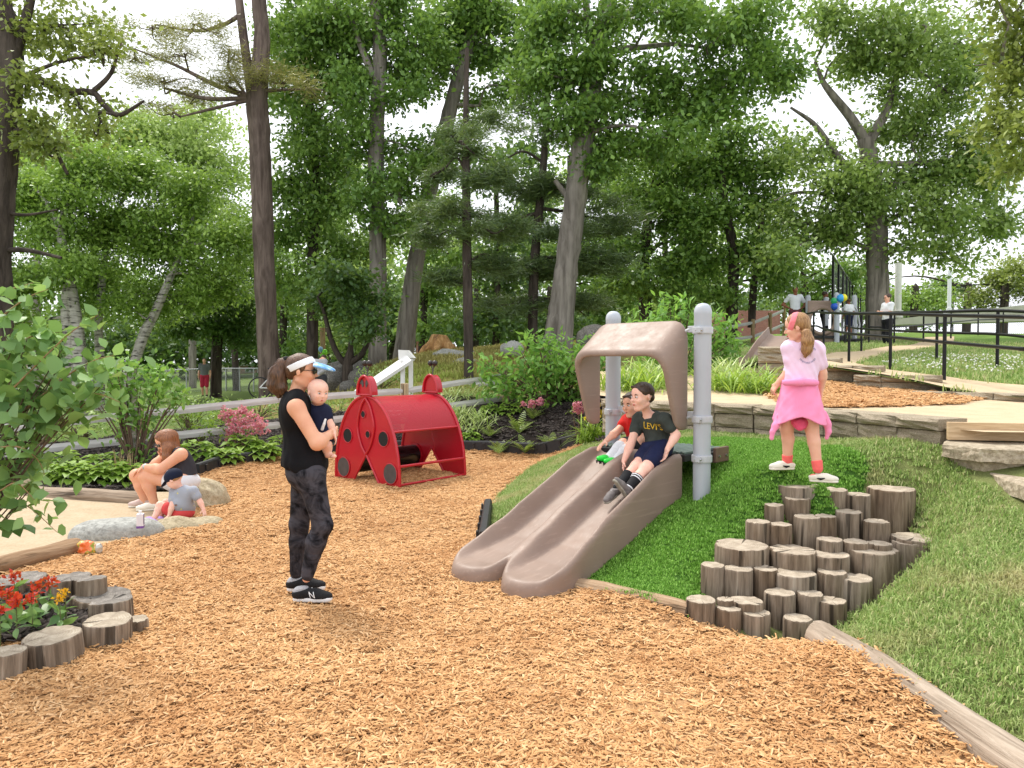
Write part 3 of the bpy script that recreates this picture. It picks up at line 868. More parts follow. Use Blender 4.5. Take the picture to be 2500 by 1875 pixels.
# steps at the right edge
def slab(name, poly, z0, z1, mat, parent, seed=0):
    r = random.Random(seed); bm = bmesh.new()
    P = [Vector(p) for p in poly]; D = []
    for i, p in enumerate(P):
        q = P[(i + 1) % len(P)]; n = max(1, int((q - p).length / .07)); D += [p.lerp(q, k / n) for k in range(n)]
    rings = []
    for z, j in ((z0, .006), (z0 + (z1 - z0) * .35, .011), (z0 + (z1 - z0) * .7, .011), (z1 - .008, .005)):
        rings.append([bm.verts.new((p.x + r.uniform(-j, j), p.y + r.uniform(-j, j), z + (r.uniform(-.006, .006) if z1 - z > .01 else 0))) for p in D])
    n = len(D)
    for A, B in zip(rings, rings[1:]):
        for k in range(n): bm.faces.new((A[k], A[(k + 1) % n], B[(k + 1) % n], B[k]))
    c = sum((Vector((v.co.x, v.co.y)) for v in rings[-1]), Vector((0, 0))) / n
    top = [bm.verts.new((v.co.x + (c.x - v.co.x) * .02, v.co.y + (c.y - v.co.y) * .02, z1)) for v in rings[-1]]
    for k in range(n): bm.faces.new((rings[-1][k], rings[-1][(k + 1) % n], top[(k + 1) % n], top[k]))
    bm.faces.new(top); bm.faces.new(rings[0][::-1])
    bmesh.ops.recalc_face_normals(bm, faces=bm.faces[:])
    return bm_obj(name, bm, mat, parent)
steps = thing('stone_steps', 'stone steps with thick caps climbing to the terrace at the right edge', 'steps')
slab('tread', [(3.29, 5.78), (3.40, 5.48), (3.62, 5.36), (4.6, 5.1), (4.6, 6.0), (3.5, 6.1)], .88, .98, M_BLOCK, steps, 1)
slab('block', [(3.36, 5.8), (3.46, 5.53), (3.68, 5.42), (4.55, 5.2), (4.55, 6.0), (3.5, 6.05)], .6, .88, M_BLOCK, steps, 2)
slab('tread', [(3.50, 5.60), (3.38, 5.15), (3.32, 4.82), (4.4, 4.5), (4.4, 5.35), (3.7, 5.4)], .70, .80, M_BLOCK, steps, 3)
slab('block', [(3.54, 5.55), (3.44, 5.15), (3.40, 4.9), (4.35, 4.6), (4.35, 5.3)], .45, .70, M_BLOCK, steps, 4)
t = NT('pine_board'); v = t.coords((1.2, 1.2, 12)); f = t.noise(v, 5, 4, .6, .6)
t.base(t.ramp(f, [(.3, (.42, .28, .15)), (.6, (.58, .42, .25)), (.8, (.66, .50, .32))])); t.p.inputs['Roughness'].default_value = .75; t.bump(f, .2, .005)
M_BOARD = t.m
box_ob('riser_board', (3.98, 5.86, 1.06), (1.1, .05, .14), M_BOARD, steps, rotz(-.22), .004)

# --- weathered logs and timbers
def woodside(name, c0, c1, c2, axis_scale=(16, 16, 1.1)):
    t = NT(name); v = t.coords(axis_scale)
    oi = t.new('ShaderNodeObjectInfo')
    f = t.noise(v, 1.6, 6, .65, .5); g = t.noise(t.coords((1, 1, .35)), 4, 4)
    cr = t.ramp(t.noise(v, .9, 3, .5, .3), [(.36, (.12, .12, .12)), (.42, (1, 1, 1))])
    col = t.ramp(f, [(.28, c0), (.5, c1), (.72, c2)])
    col = t.mix(col, (.55, .47, .40), t.ramp(g, [(.45, (0, 0, 0)), (.7, (.75,) * 3)]), 'MULTIPLY')
    col = t.mix(col, cr, .8, 'MULTIPLY')
    col = t.mix(col, (.70, .60, .50), t.math('MULTIPLY', oi.outputs['Random'], .7), 'MULTIPLY')
    t.base(col); t.p.inputs['Roughness'].default_value = .92; t.p.inputs['Specular IOR Level'].default_value = .15
    t.bump(t.math('MULTIPLY', f, cr), .9, .02)
    return t.m
M_LOGS = woodside('weathered_log_side', (.10, .078, .058), (.29, .235, .18), (.50, .43, .35))
M_TIMB = woodside('weathered_timber', (.20, .16, .12), (.40, .33, .26), (.58, .50, .41))
M_TIMB2 = woodside('brown_timber', (.22, .14, .085), (.40, .28, .18), (.54, .42, .29))
def woodtop(name, c0, c1, c2):
    t = NT(name); v = t.coords()
    sep = t.new('ShaderNodeSeparateXYZ'); t.l.new(v, sep.inputs[0])
    wv = t.new('ShaderNodeTexWave'); wv.wave_type = 'RINGS'; wv.rings_direction = 'Z'
    wv.inputs['Scale'].default_value = 22; wv.inputs['Distortion'].default_value = 3.0; wv.inputs['Detail'].default_value = 3
    t.l.new(v, wv.inputs['Vector'])
    ang = t.math('ARCTAN2', sep.outputs['Y'], sep.outputs['X'])
    cmb = t.new('ShaderNodeCombineXYZ'); t.l.new(ang, cmb.inputs[0]); oi = t.new('ShaderNodeObjectInfo'); t.l.new(t.math('MULTIPLY', oi.outputs['Random'], 40), cmb.inputs[1])
    ck = t.ramp(t.noise(cmb.outputs[0], 2.3, 2, .5), [(.33, (.10, .09, .08)), (.37, (1, 1, 1))])
    f = t.noise(v, 14, 5, .65)
    col = t.ramp(f, [(.3, c0), (.5, c1), (.7, c2)])
    col = t.mix(col, (.72, .66, .58), t.math('MULTIPLY', wv.outputs['Fac'], .45), 'MULTIPLY')
    col = t.mix(col, ck, .85, 'MULTIPLY')
    t.base(col); t.p.inputs['Roughness'].default_value = .9; t.p.inputs['Specular IOR Level'].default_value = .15
    t.bump(t.math('ADD', t.math('MULTIPLY', wv.outputs['Fac'], .3), f), .4, .01)
    return t.m
M_LOGT = woodtop('log_cut_top', (.28, .23, .175), (.42, .355, .275), (.56, .49, .39))
M_LOGTG = woodtop('grey_log_cut_top', (.13, .12, .11), (.23, .21, .19), (.36, .33, .30))
def log(cx, cy, ztop, r, h, label, group, seed, mt=None, tilt=(0, 0)):
    rr = random.Random(seed); bm = bmesh.new(); N = 26
    ph = [rr.uniform(0, 6.28) for _ in range(4)]; am = [rr.uniform(.01, .05), rr.uniform(.01, .04), rr.uniform(.005, .02)]
    cracks = [(rr.randrange(N), rr.uniform(.05, .14)) for _ in range(rr.choice((2, 3, 4)))]
    flare = rr.uniform(-.04, .10)
    def rad(k, z):
        a = 2 * pi * k / N
        m = 1 + am[0] * sin(2 * a + ph[0]) + am[1] * sin(3 * a + ph[1] + z * 3) + am[2] * sin(7 * a + ph[2])
        for ck, dp in cracks:
            if k == ck: m -= dp
        return r * m * (1 + flare * (-z / max(h, .05)))
    zs = [(-h, 1), (-h * .6, 1), (-h * .25, 1), (-.012, 1), (-.003, .985), (0, .955)]
    rings = [[bm.verts.new((cos(2 * pi * k / N) * rad(k, z) * s, sin(2 * pi * k / N) * rad(k, z) * s, z + (rr.uniform(-.003, .003) if z == 0 else 0))) for k in range(N)] for z, s in zs]
    for A, B in zip(rings, rings[1:]):
        for k in range(N): bm.faces.new((A[k], A[(k + 1) % N], B[(k + 1) % N], B[k]))
    inner = [bm.verts.new((v.co.x * .5, v.co.y * .5, rr.uniform(-.004, .002))) for v in rings[-1]]
    top = []
    for k in range(N): top.append(bm.faces.new((rings[-1][k], rings[-1][(k + 1) % N], inner[(k + 1) % N], inner[k])))
    c = bm.verts.new((0, 0, 0))
    for k in range(N): top.append(bm.faces.new((inner[k], inner[(k + 1) % N], c)))
    for f in top: f.material_index = 1
    bm.faces.new(rings[0][::-1])
    o = bm_obj('log', bm, [M_LOGS, mt or M_LOGT], None, True, (cx, cy, ztop), (tilt[0], tilt[1], rr.uniform(0, 6.28)), auto=38)
    return tag(o, label, 'log', group)
special = {('middle row', 3): 'big silvery upright log with scratches and a knot hole, tallest in the middle row', ('top row', 5): 'large grey upright log at the right end of the top row',
           ('top row', 1): 'wide flat-topped log just below the girl, top row', ('middle row', 0): 'wide low oval log beside the turf in the middle row', ('middle row', 5): 'wide low log sunk in the grass at the right edge of the log steps'}
sd_ = 100
for rn, L in LOG_ROWS.items():
    for i, (x0, x1, ty, by) in enumerate(L):
        xc, py, w = 1650 + (x0 + x1) / 2 * .339, 1130 + ty * .339, (x1 - x0) * .339
        Y, z = t_of_y(py); p = at(xc, py, Y); r = w / 2 * Y / FPX
        sd_ += 1
        lab = special.get((rn, i), 'weathered upright log in the log steps, %s from the left in the %s' % (ordn[i], rn) if 'flat' not in rn else 'low flat log end on the chip side, %s of the two behind the bottom row' % ('left' if i == 0 else 'right'))
        log(p.x, p.y + r * .3, p.z, r * .99, max(.34, (by - ty) * .339 * Y / FPX + .12), lab, 'logs of the log steps', sd_)
left_logs = [(-19, 118, 1411, 'flat grey-topped log at the back left of the log flower ring'), (114, 226, 1408, 'tall cracked grey log at the back of the log flower ring'), (178, 264, 1416, 'mossy short log leaning on the tall cracked one in the flower ring'),
             (173, 324, 1452, 'dark thin slab log overhanging the flower bed'), (213, 330, 1468, 'log with a deep dark radial split in the flower ring'), (200, 329, 1512, 'chip-strewn wide log at the right front of the flower ring'),
             (311, 361, 1510, 'small short log outside the flower ring at its right tip'), (58, 196, 1550, 'front log of the flower ring with a smooth grey top'), (-23, 61, 1588, 'half-cropped log at the left edge of the photo in the flower ring')]
for i, (x0, x1, py, lab) in enumerate(left_logs):
    z = .14 if i not in (3, 6) else (.12 if i == 3 else .09)
    if i in (1, 2): z = .2
    p = on((x0 + x1) / 2, py, z); r = (x1 - x0) / 2 * p.y / FPX
    log(p.x, p.y, z + (.012 if i in (4, 2) else 0), r * (.86 if i < 6 else .97), .34, lab, 'logs ringing the flower bed', 300 + i, M_LOGTG if i < 6 and i != 5 else M_LOGT, (random.uniform(-.05, .09), random.uniform(-.06, .02)))
def timber(name, pts, r, mat, label, seed=0, group=None):
    rr = random.Random(seed); P = spline(pts, 8); bm = bmesh.new(); N = 14; rings = []
    d = Vector(P[-1] - P[0]).normalized(); x, y, _ = frame(d)
    L = (Vector(P[-1]) - Vector(P[0])).length
    M = Matrix((x, y, d)).transposed()      # local z runs along the timber
    o0 = Vector(P[0]); Mi = M.transposed()
    for i, p in enumerate(P):
        q = Mi @ (Vector(p) - o0); s = 1 + .05 * sin(i * .7 + seed) + rr.uniform(-.02, .02)
        if i in (0, len(P) - 1): s *= .93
        rings.append([bm.verts.new(q + Vector((cos(2 * pi * k / N), sin(2 * pi * k / N), 0)) * r * s * (1 + .04 * sin(3 * 2 * pi * k / N + seed) + (-.09 if k == (seed * 5) % N else 0))) for k in range(N)])
    for A, B in zip(rings, rings[1:]):
        for k in range(N): bm.faces.new((A[k], A[(k + 1) % N], B[(k + 1) % N], B[k]))
    bm.faces.new(rings[0][::-1]).material_index = 1; bm.faces.new(rings[-1]).material_index = 1
    o = bm_obj(name, bm, [mat, M_LOGT], None, True, o0, M.to_euler(), auto=50)
    return tag(o, label, 'timber', group)
timber('edging_timber', [(1.73, 4.24, .06), (1.84, 3.6, .065), (1.95, 2.8, .05), (2.04, 2.2, .04)], .09, M_TIMB, 'long cracked grey edging timber between chips and lawn, right foreground', 3)
timber('edging_timber', [(.44, 5.23, .045), (.76, 4.98, .05), (1.10, 4.67, .05)], .062, M_TIMB2, 'smooth brown edging timber at the foot of the artificial turf', 5)
a, b = on(190, 1335, .06), on(-60, 1400, .06)
timber('edging_timber', [a, a.lerp(b, .5) + Vector((.03, -.02, .01)), b], .08, M_TIMB2, 'brown edging timber of the sand pit running to the left edge', 7)
a, b = on(350, 1218, .06), on(60, 1204, .06)
timber('edging_timber', [a, a.lerp(b, .5), b], .085, M_TIMB, 'sandy half-buried timber between sand pit and hosta bed', 9)

# --- rocks
def rock(name, c, rad, mat, label, seed, h=.03, amp=.12, rz=0.0, flat=None):
    B = Blob(); A = [(cos(rz), sin(rz), 0), (-sin(rz), cos(rz), 0), (0, 0, 1)]
    B.ell((0, 0, 0), rad, A, k=0)
    m = max(rad)
    sc = 2.6 / m
    B.field(lambda P: (vnoise(P, sc, seed) * amp * m + np.abs(vnoise(P, sc * 2.7, seed + 5)) * amp * .35 * m), None, None, 0, 'noise')
    if flat is not None: B.plane((0, 0, flat), (0.04, -.05, 1), k=.03)
    o = obj(name, B.mesh(name, h, mat, True, 0), None, c)
    o.data.set_sharp_from_angle(angle=radians(35))
    return tag(o, label, 'rock')
p = on(298, 1318, .0)
rock('boulder', (p.x - .10, p.y + .10, .03), (.40, .23, .18), M_ROCKG, 'flat pale grey boulder on the sand pit edge', 4, .018, .07, .42, .13)
p = on(455, 1250, 0)
rock('boulder', (p.x + .0, p.y + .40, .06), (.30, .26, .26), M_ROCKT, 'sandy tan boulder that the seated woman sits on', 9, .022, .10, .5)
p = on(392, 1292, 0)
rock('boulder', (p.x + .20, p.y + .10, .0), (.36, .2, .10), M_ROCKT, 'low sandy rock under the toddler at the chip edge', 6, .018, .08, .6)
p = on(30, 1205, .0)
rock('boulder', (p.x, p.y + .1, .08), (.35, .3, .22), M_ROCKT, 'beige boulder at the left edge beyond the sand', 8, .025, .1, .1)
p = at(1452, 832, 19); rock('boulder', (p.x, p.y, p.z), (.5, .45, .42), M_ROCKD, 'dark grey boulder on the hill behind the slide hood', 12, .045, .12)
p = at(1250, 848, 21); rock('boulder', (p.x, p.y, p.z - .05), (.34, .3, .22), M_ROCKG, 'pale boulder on the hilltop right of the dark thin trunk', 13, .035, .1)
for i, (px, py, Y, rx, lab) in enumerate(((1112, 868, 23, .7, 'lichen-spotted ledge rock just below the cut stump'), (1195, 925, 18, .55, 'low ledge rock beside the thin dark trunk'), (1140, 893, 21, .5, 'small ledge rock halfway up the dry hill'), (835, 915, 21.5, .8, 'rugged rock pile behind the person in the grey hoodie'), (850, 950, 20, .4, 'small rock at the foot of the rock pile'), (880, 905, 21, .6, 'mossy rock under the white chute'), (845, 880, 23, .9, 'big dark rock face behind the multi-stem tree'))):
    p = at(px, py, Y)
    rock('ledge_rock', (p.x, p.y, float(H(p.x, p.y)) + (.0 if i < 3 else .15)), (rx, rx * .6, rx * (.22 if i < 3 else .5)), M_ROCKD if i >= 3 else M_ROCKG, lab, 20 + i, .06, .14, i * .4)

# --- black plastic border
M_BLACKP = simple('black_border_plastic', (.022, .022, .024), .5, .25, 20, .25, 80, .002)
def border(a, b, hgt, label):
    a, b = Vector((a[0], a[1], 0)), Vector((b[0], b[1], 0)); d = b - a; L = d.length
    e = thing('plastic_border', label, 'border', (a.x, a.y, float(H(a.x, a.y))), atan2(d.y, d.x), 'black plastic edging around the beds')
    sl = (float(H(b.x, b.y)) - float(H(a.x, a.y))) / L
    e.rotation_euler = (0, -atan2(sl, 1), atan2(d.y, d.x))
    n = max(2, int(L / .24)); bm = bmesh.new(); w = L / n
    prof = [(-.055, -.05), (-.04, hgt - .02), (-.025, hgt), (.025, hgt), (.04, hgt - .02), (.055, -.05)]
    rr = [[bm.verts.new((x, y, z)) for y, z in prof] for x in (.006, L - .006)]
    for k in range(5): bm.faces.new((rr[0][k], rr[0][k + 1], rr[1][k + 1], rr[1][k]))
    bm.faces.new(rr[0]); bm.faces.new(rr[1][::-1])
    bmesh.ops.recalc_face_normals(bm, faces=bm.faces[:])
    bm_obj('rail', bm, M_BLACKP, e)
    for i in range(n):
        box_ob('rib', ((i + .5) * w, -.056, hgt * .45), (.05, .022, hgt * .7), M_BLACKP, e, None, .004)
    return e
bp = [(-4.32, 10.35), (-4.22, 11.02), (-3.80, 11.62), (-3.66, 12.55), (-2.9, 13.02), (-1.8, 13.42), (-.78, 13.5), (-.41, 13.47), (.50, 13.02), (1.22, 12.42)]
bl = ['diagonal black border piece right behind the seated woman', 'black border piece left of the standing woman', 'black border piece behind the standing woman\'s hip', 'black border piece between the standing woman and the ladybug', 'black border piece glimpsed under the ladybug at left', 'black border piece seen through the ladybug tunnel', 'short black border piece right of the ladybug', 'black border piece in front of the ferns', 'black border piece at the right end by the slide']
for (a, b), lab in zip(zip(bp, bp[1:]), bl): border(a, b, .17, lab)
border((-.25, 7.9), (-.25, 6.5), .12, 'black border piece on the chips left of the slide')

# --- split rail fences
M_RAIL = simple('grey_fence_rail', (.56, .545, .53), .9, .2, 3, .5, 20, .01, stretch=(.6, 8, 8))
M_POST = woodside('tan_fence_post', (.30, .21, .12), (.48, .36, .22), (.62, .49, .33))
def railobj(a, b, parent, w=.115, th=.05):
    a, b = Vector(a), Vector(b); d = b - a; bm = bmesh.new(); L = d.length
    prof = [(-th, 0), (-th * .6, w / 2), (th * .5, w / 2 * .9), (th, .01), (th * .5, -w / 2), (-th * .6, -w / 2)]
    R = []
    for s, k in ((0, .45), (.06, 1), (.35, 1.04), (.65, .97), (.94, 1), (1, .45)):
        R.append([bm.verts.new((s * L, y * k * .5, z * k)) for y, z in prof])
    for A, B in zip(R, R[1:]):
        for k in range(6): bm.faces.new((A[k], A[(k + 1) % 6], B[(k + 1) % 6], B[k]))
    bm.faces.new(R[0][::-1]); bm.faces.new(R[-1]); bmesh.ops.recalc_face_normals(bm, faces=bm.faces[:])
    return bm_obj('rail', bm, M_RAIL, parent, False, a, (0, -atan2(d.z, sqrt(d.x ** 2 + d.y ** 2)), atan2(d.y, d.x)))
def fence(label, posts, cat='fence', ph=.25):
    """posts: (px, top rail py, low rail py, Y)"""
    P = [(at(px, t_, Y), at(px, l_, Y)) for px, t_, l_, Y in posts]
    e = thing('split_rail_fence', label, cat, (P[0][0].x, P[0][0].y, 0))
    inv = Vector(e.location)
    for i, (t_, l_) in enumerate(P):
        g = min(float(H(t_.x, t_.y)), l_.z - .2)
        bm = bmesh.new(); hh = t_.z + .14 - g + .3
        b_box(bm, (0, 0, 0), (.12, .11, hh), None, .012, 1)
        bm_obj('post', bm, M_POST, e, False, Vector((t_.x, t_.y, g - .3 + hh / 2)) - inv, (0, 0, .3 * i))
        if i + 1 < len(P):
            for q in (0, 1):
                a, b = P[i][q], P[i + 1][q]
                railobj(a + Vector((.02, -.035 * (-1) ** i, 0)) - inv, b + Vector((-.02, -.035 * (-1) ** i, 0)) - inv, e)
    return e
fence('grey two-rail split fence behind the planting bed', [(-60, 1052, 1112, 10.2), (338, 1012, 1072, 11.3), (697, 974, 1036, 12.6), (988, 954, 1005, 14.2), (1234, 917, 972, 15.8)])
fence('pale split fence climbing the bank beside the upper slide', [(1745, 805, 835, 27), (1838, 788, 822, 28.5), (1880, 772, 806, 30), (1914, 758, 792, 31.5)])

# --- black handrails
M_BLK = simple('black_rail_paint', (.006, .006, .007), .42, .2, 30, .05, 60, .001, spec=.3)
def handrail(label, posts, hr=.96, low=.57, r=.028, loop_start=False, loop_end=False):
    """posts: (x, y) ground points on the upper slope"""
    B = [Vector((x, y, float(UP(x, y)))) for x, y in posts]
    e = thing('handrail', label, 'handrail', B[0]); inv = Vector(e.location)
    sm = lambda h: [Vector(p) - inv for p in spline([tuple(b + Vector((0, 0, h))) for b in B], 5)]
    top, lo = sm(hr), sm(low)
    if loop_start:
        d = (top[0] - top[1]).normalized(); m = (top[0] + lo[0]) / 2
        u = (top[0] - lo[0]) / 2
        lp = [m + u + d * .10, m + u * .8 + d * .17, m + d * .19, m - u * .8 + d * .17, m - u + d * .10]
        tube_ob('end_loop', [top[0]] + lp + [lo[0]], r * 1.02, M_BLK, e)
    tube_ob('top_rail', top, r, M_BLK, e); tube_ob('lower_rail', lo, r * .9, M_BLK, e)
    for i, b in enumerate(B):
        if loop_start and i == 0: continue
        tube_ob('post', [b - inv - Vector((0, 0, .15)), b - inv + Vector((0, 0, hr))], r * .95, M_BLK, e)
    return e
def upg(px, Y): 
    x = (px - 1250) / FPX * Y
    return (x, Y)
handrail('near black pipe handrail with looped end along the sandy path', [upg(2488, 9.3), upg(2305, 11), upg(2173, 12.8), upg(2072, 14.9), upg(2010, 18.5), upg(1985, 22), upg(1925, 25)], loop_start=True)
handrail('middle black pipe handrail across the path by the clover lawn', [upg(2560, 11.2), upg(2434, 12.6), upg(2286, 14.4), upg(2102, 18.7), upg(2062, 22)])
handrail('far black pipe handrail rising to the right above the bare slope', [upg(2447, 30), upg(2386, 28), upg(2320, 25.8), upg(2253, 24.4), upg(2182, 22.8), upg(2120, 23.5)])
# ================================================================== play equipment
SD = Vector((-.692, -.722, 0)).normalized(); SW = Vector((-SD.y, SD.x, 0))     # down the slide; to its (camera side) right
SW = Vector((.722, -.692, 0)).normalized(); ST = Vector((1.095, 6.595, 0))
SROT = atan2(SD.y, SD.x)
# local frame: x = down the slide, y = z cross x
def plastic(name, c, rough=.42, b=.12):
    t = NT(name); v = t.coords(); f = t.noise(v, 3, 4)
    scf = t.ramp(t.noise(t.coords((.8, 16, 16)), 2.2, 6, .7), [(.55, (0, 0, 0)), (.72, (.38, .38, .38))])
    t.base(t.mix(t.ramp(f, [(.3, tuple(x * .86 for x in c)), (.7, tuple(x * 1.06 for x in c))]), tuple(min(1, x * 1.5 + .05) for x in c), scf))
    t.l.new(t.ramp(t.noise(v, 6, 4, .7), [(.35, (rough - .1,) * 3), (.7, (rough + .14,) * 3)]), t.p.inputs['Roughness'])
    t.p.inputs['Specular IOR Level'].default_value = .3
    t.bump(t.noise(v, 320, 3), b, .002)
    return t.m
M_TAUPE = plastic('taupe_plastic', lin(147, 126, 113), .5)
M_GREYM = simple('silver_post_paint', lin(182, 187, 195), .38, .04, 4, .03, 200, .001, spec=.5)
M_CLAMP = simple('clamp_alloy', lin(186, 188, 192), .33, .06, 20, .05, 100, .001, spec=.6)
M_BOLT = simple('bolt_steel', (.45, .45, .46), .3, .1, 40, metal=.9)
M_DARK = simple('dark_void_frame', (.02, .02, .02), .6)
M_DECKG = simple('grey_green_deck', lin(96, 112, 104), .55, .12, 12, .2, 90, .002)

slide = thing('toddler_slide', 'double taupe plastic slide with hood and silver posts on the turf mound', 'slide', (ST.x, ST.y, 0), SROT)
Wd, Ls = .93, 1.60
def smax(a, b, k):
    h = np.clip(.5 + .5 * (a - b) / k, 0, 1)
    return b + (a - b) * h + k * h * (1 - h)
def chute(P):
    s, w, z = P
    zb = np.interp(s, [-.1, 0, .12, .65, 1.2, 1.45, 1.66, 1.9], [.80, .795, .75, .485, .235, .165, .135, .13]).astype(np.float32)
    hw = np.interp(s, [-.1, .0, .1, .4, 1.05, 1.35, 1.55, 1.72, 1.86], [.04, .05, .09, .155, .16, .125, .07, .03, .0]).astype(np.float32)
    W = Wd / 2 + np.interp(s, [0, 1.1, 1.55, 1.86], [-.01, 0, .05, .055]).astype(np.float32)
    u = np.abs(np.abs(w) / W - .5) / .5
    pr = np.clip((u - .52) / .36, 0, 1); pr = pr * pr * (3 - 2 * pr)
    ztop = zb + hw * pr
    front = 1.86 - .22 * np.clip(np.abs(np.abs(w) / W - .5) / .5, 0, 1.4) ** 2.6
    d = (z - ztop) * .72
    d = smax(d, np.abs(w) - W - .0 * z, .05)
    d = smax(d, s - front, .07)
    d = np.maximum(d, -(s + .0)); d = np.maximum(d, -(z + .06))
    # hollow exit: the front rim rolls under
    return d
B = Blob(); B.field(chute, (-.02, -.58, -.08), (1.92, .58, 1.0), 0)
obj('chute', B.mesh('chute', .0135, M_TAUPE, True, 2), slide)
def hood(P):
    s, w, z = P
    zr = 1.965 - .74 * s
    D = smax(np.abs(w - .0) - .475, (z - zr) * .80, .15)
    sh = np.abs(D + .026) - .026
    sf = np.interp(z, [1.0, 1.08, 1.2, 1.4, 1.6, 1.7, 2.0], [.12, .17, .22, .29, .355, .37, .38]).astype(np.float32)
    sh = smax(sh, s - sf, .035); sh = smax(sh, -(s + .0), .03)
    sh = smax(sh, 1.04 + 2.2 * (s - .065) ** 2 - z, .03)
    return sh
B = Blob(); B.field(hood, (-.05, -.52, 1.0), (.46, .52, 2.02), 0)
obj('hood', B.mesh('hood', .0135, M_TAUPE, True, 2), slide, (0, .03, 0))
for px, Y, nm in ((1715, 6.15, 'near'), (1497, 7.1, 'far')):
    wp = at(px, 900, Y); lp = rotz(-SROT) @ (Vector((wp.x, wp.y, 0)) - ST)
    bm = bmesh.new(); g = float(H(wp.x, wp.y)) - .2; N = 28; rings = []
    for z, r in ((g, .07), (1.985, .07), (1.99, .0715), (2.015, .0715), (2.04, .066), (2.06, .054), (2.074, .036), (2.08, .012)):
        rings.append([bm.verts.new((lp.x + r * cos(2 * pi * k / N), lp.y + r * sin(2 * pi * k / N), z)) for k in range(N)])
    for A, C in zip(rings, rings[1:]):
        for k in range(N): bm.faces.new((A[k], A[(k + 1) % N], C[(k + 1) % N], C[k]))
    bm.faces.new(rings[-1])
    post = bm_obj('post', bm, M_GREYM, slide, True, auto=40)
    sgn = 1 if lp.y > 0 else -1
    for z, arm in ((1.86, 1), (1.14, 1), (.82, 0)):
        bm = bmesh.new()
        for dz in (-.026, .026):
            pass
        R1 = []
        for r, dz in ((.071, -.028), (.081, -.028), (.083, -.02), (.083, .02), (.081, .028), (.071, .028)):
            R1.append([bm.verts.new((lp.x + r * cos(2 * pi * k / N), lp.y + r * sin(2 * pi * k / N), z + dz)) for k in range(N)])
        for A, C in zip(R1, R1[1:]):
            for k in range(N): bm.faces.new((A[k], A[(k + 1) % N], C[(k + 1) % N], C[k]))
        for a in (0, pi):
            b_box(bm, (lp.x + cos(a + .2) * .092, lp.y + sin(a + .2) * .092, z), (.04, .035, .05), rotz(a), .006)
        if arm:
            q = Vector((lp.x, lp.y - sgn * .095, z))
            b_box(bm, q + Vector((.0, 0, .012 if z > 1.5 else .03)), (.03, .075, .055), None, .006)
        cl = bm_obj('clamp', bm, M_CLAMP, post, False)
        for a in (.2, pi + .2):
            c = Vector((lp.x + cos(a) * .093, lp.y + sin(a) * .093, z)); t_ = Vector((-sin(a), cos(a), 0))
            bm = bmesh.new(); b_cyl(bm, c - t_ * .028, c + t_ * .028, .009, 8); bm_obj('bolt', bm, M_BOLT, post, True, auto=40)
        if arm:
            bm = bmesh.new(); b_cyl(bm, Vector((lp.x, lp.y - sgn * .10, z + .02)), Vector((lp.x + .02, lp.y - sgn * .165, z - .01)), .013, 10)
            bm_obj('hood_pin', bm, M_CLAMP, post, True, auto=40)
bm = bmesh.new(); b_box(bm, (-.33, 0, .80), (.62, .92, .06), None, .006)
deck = bm_obj('deck', bm, M_DARK, slide)
for k in range(16):
    box_ob('deck_rib', (-.33, -.435 + k * .058, .842), (.60, .034, .024), M_DECKG, deck, None, .005, 1)
sp_ = box_ob('side_plate', (-.50, .53, .80), (.23, .03, .13), plastic('brown_plate', lin(112, 88, 76)), slide, None, .006)
for x in (-.56, -.44):
    bm = bmesh.new(); b_cyl(bm, (x, .543, .79), (x, .556, .79), .011, 10); bm_obj('bolt', bm, M_BOLT, sp_, True, auto=40)
box_ob('bracket', (-.34, .49, .78), (.30, .05, .09), M_DARK, slide, None, .004)

# ------------------------------------------------------------------ red ladybug climber
M_RED = simple('ladybug_red', (.47, .008, .022), .3, .10, 3, .02, 60, .001, spec=.5, coat=.25)
t = NT('red_mesh_sheet'); v = t.coords()
mp = t.new('ShaderNodeMapping'); mp.inputs['Rotation'].default_value = (0, 0, radians(45)); mp.inputs['Scale'].default_value = (1, 1, 1)
uvn = t.new('ShaderNodeUVMap'); t.l.new(uvn.outputs[0], mp.inputs['Vector'])
ch = t.new('ShaderNodeTexVoronoi'); ch.inputs['Scale'].default_value = 62; ch.inputs['Randomness'].default_value = 0.0
t.l.new(mp.outputs[0], ch.inputs['Vector'])
hole = t.ramp(ch.outputs['Distance'], [(.22, (1, 1, 1)), (.27, (0, 0, 0))])
t.base((.46, .008, .022)); t.p.inputs['Roughness'].default_value = .35
tb = t.new('ShaderNodeBsdfTransparent'); mx = t.new('ShaderNodeMixShader')
t.l.new(hole, mx.inputs[0]); t.l.new(t.p.outputs[0], mx.inputs[1]); t.l.new(tb.outputs[0], mx.inputs[2]); t.l.new(mx.outputs[0], t.out.inputs[0])
M_RMESH = t.m
M_SPOT = simple('black_spot', (.006, .006, .007), .45)
M_PLUG = simple('grey_spot_disc', (.075, .065, .062), .6, .2, 12)
M_DRUM = simple('black_drum', (.006, .006, .007), .22, spec=.6)
LU = Vector((.76, -.65, 0)).normalized(); LC = Vector((-1.95, 10.12, 0))
bug = thing('ladybug_climber', 'red steel ladybug-shaped play tunnel on the wood chips', 'climber', LC, atan2(LU.y, LU.x))   # local x across, y away
PW, PH, TL = .67, 1.15, 1.2
def arch(n=40):
    return [(PW * cos(pi * k / n) * (1 + .0), PH * sin(pi * k / n) ** .93) for k in range(n + 1)]
def panel_outline():
    A = arch()                      # right foot over the top to left foot
    return A + [(-.29, 0), (0, .37), (.29, 0)]
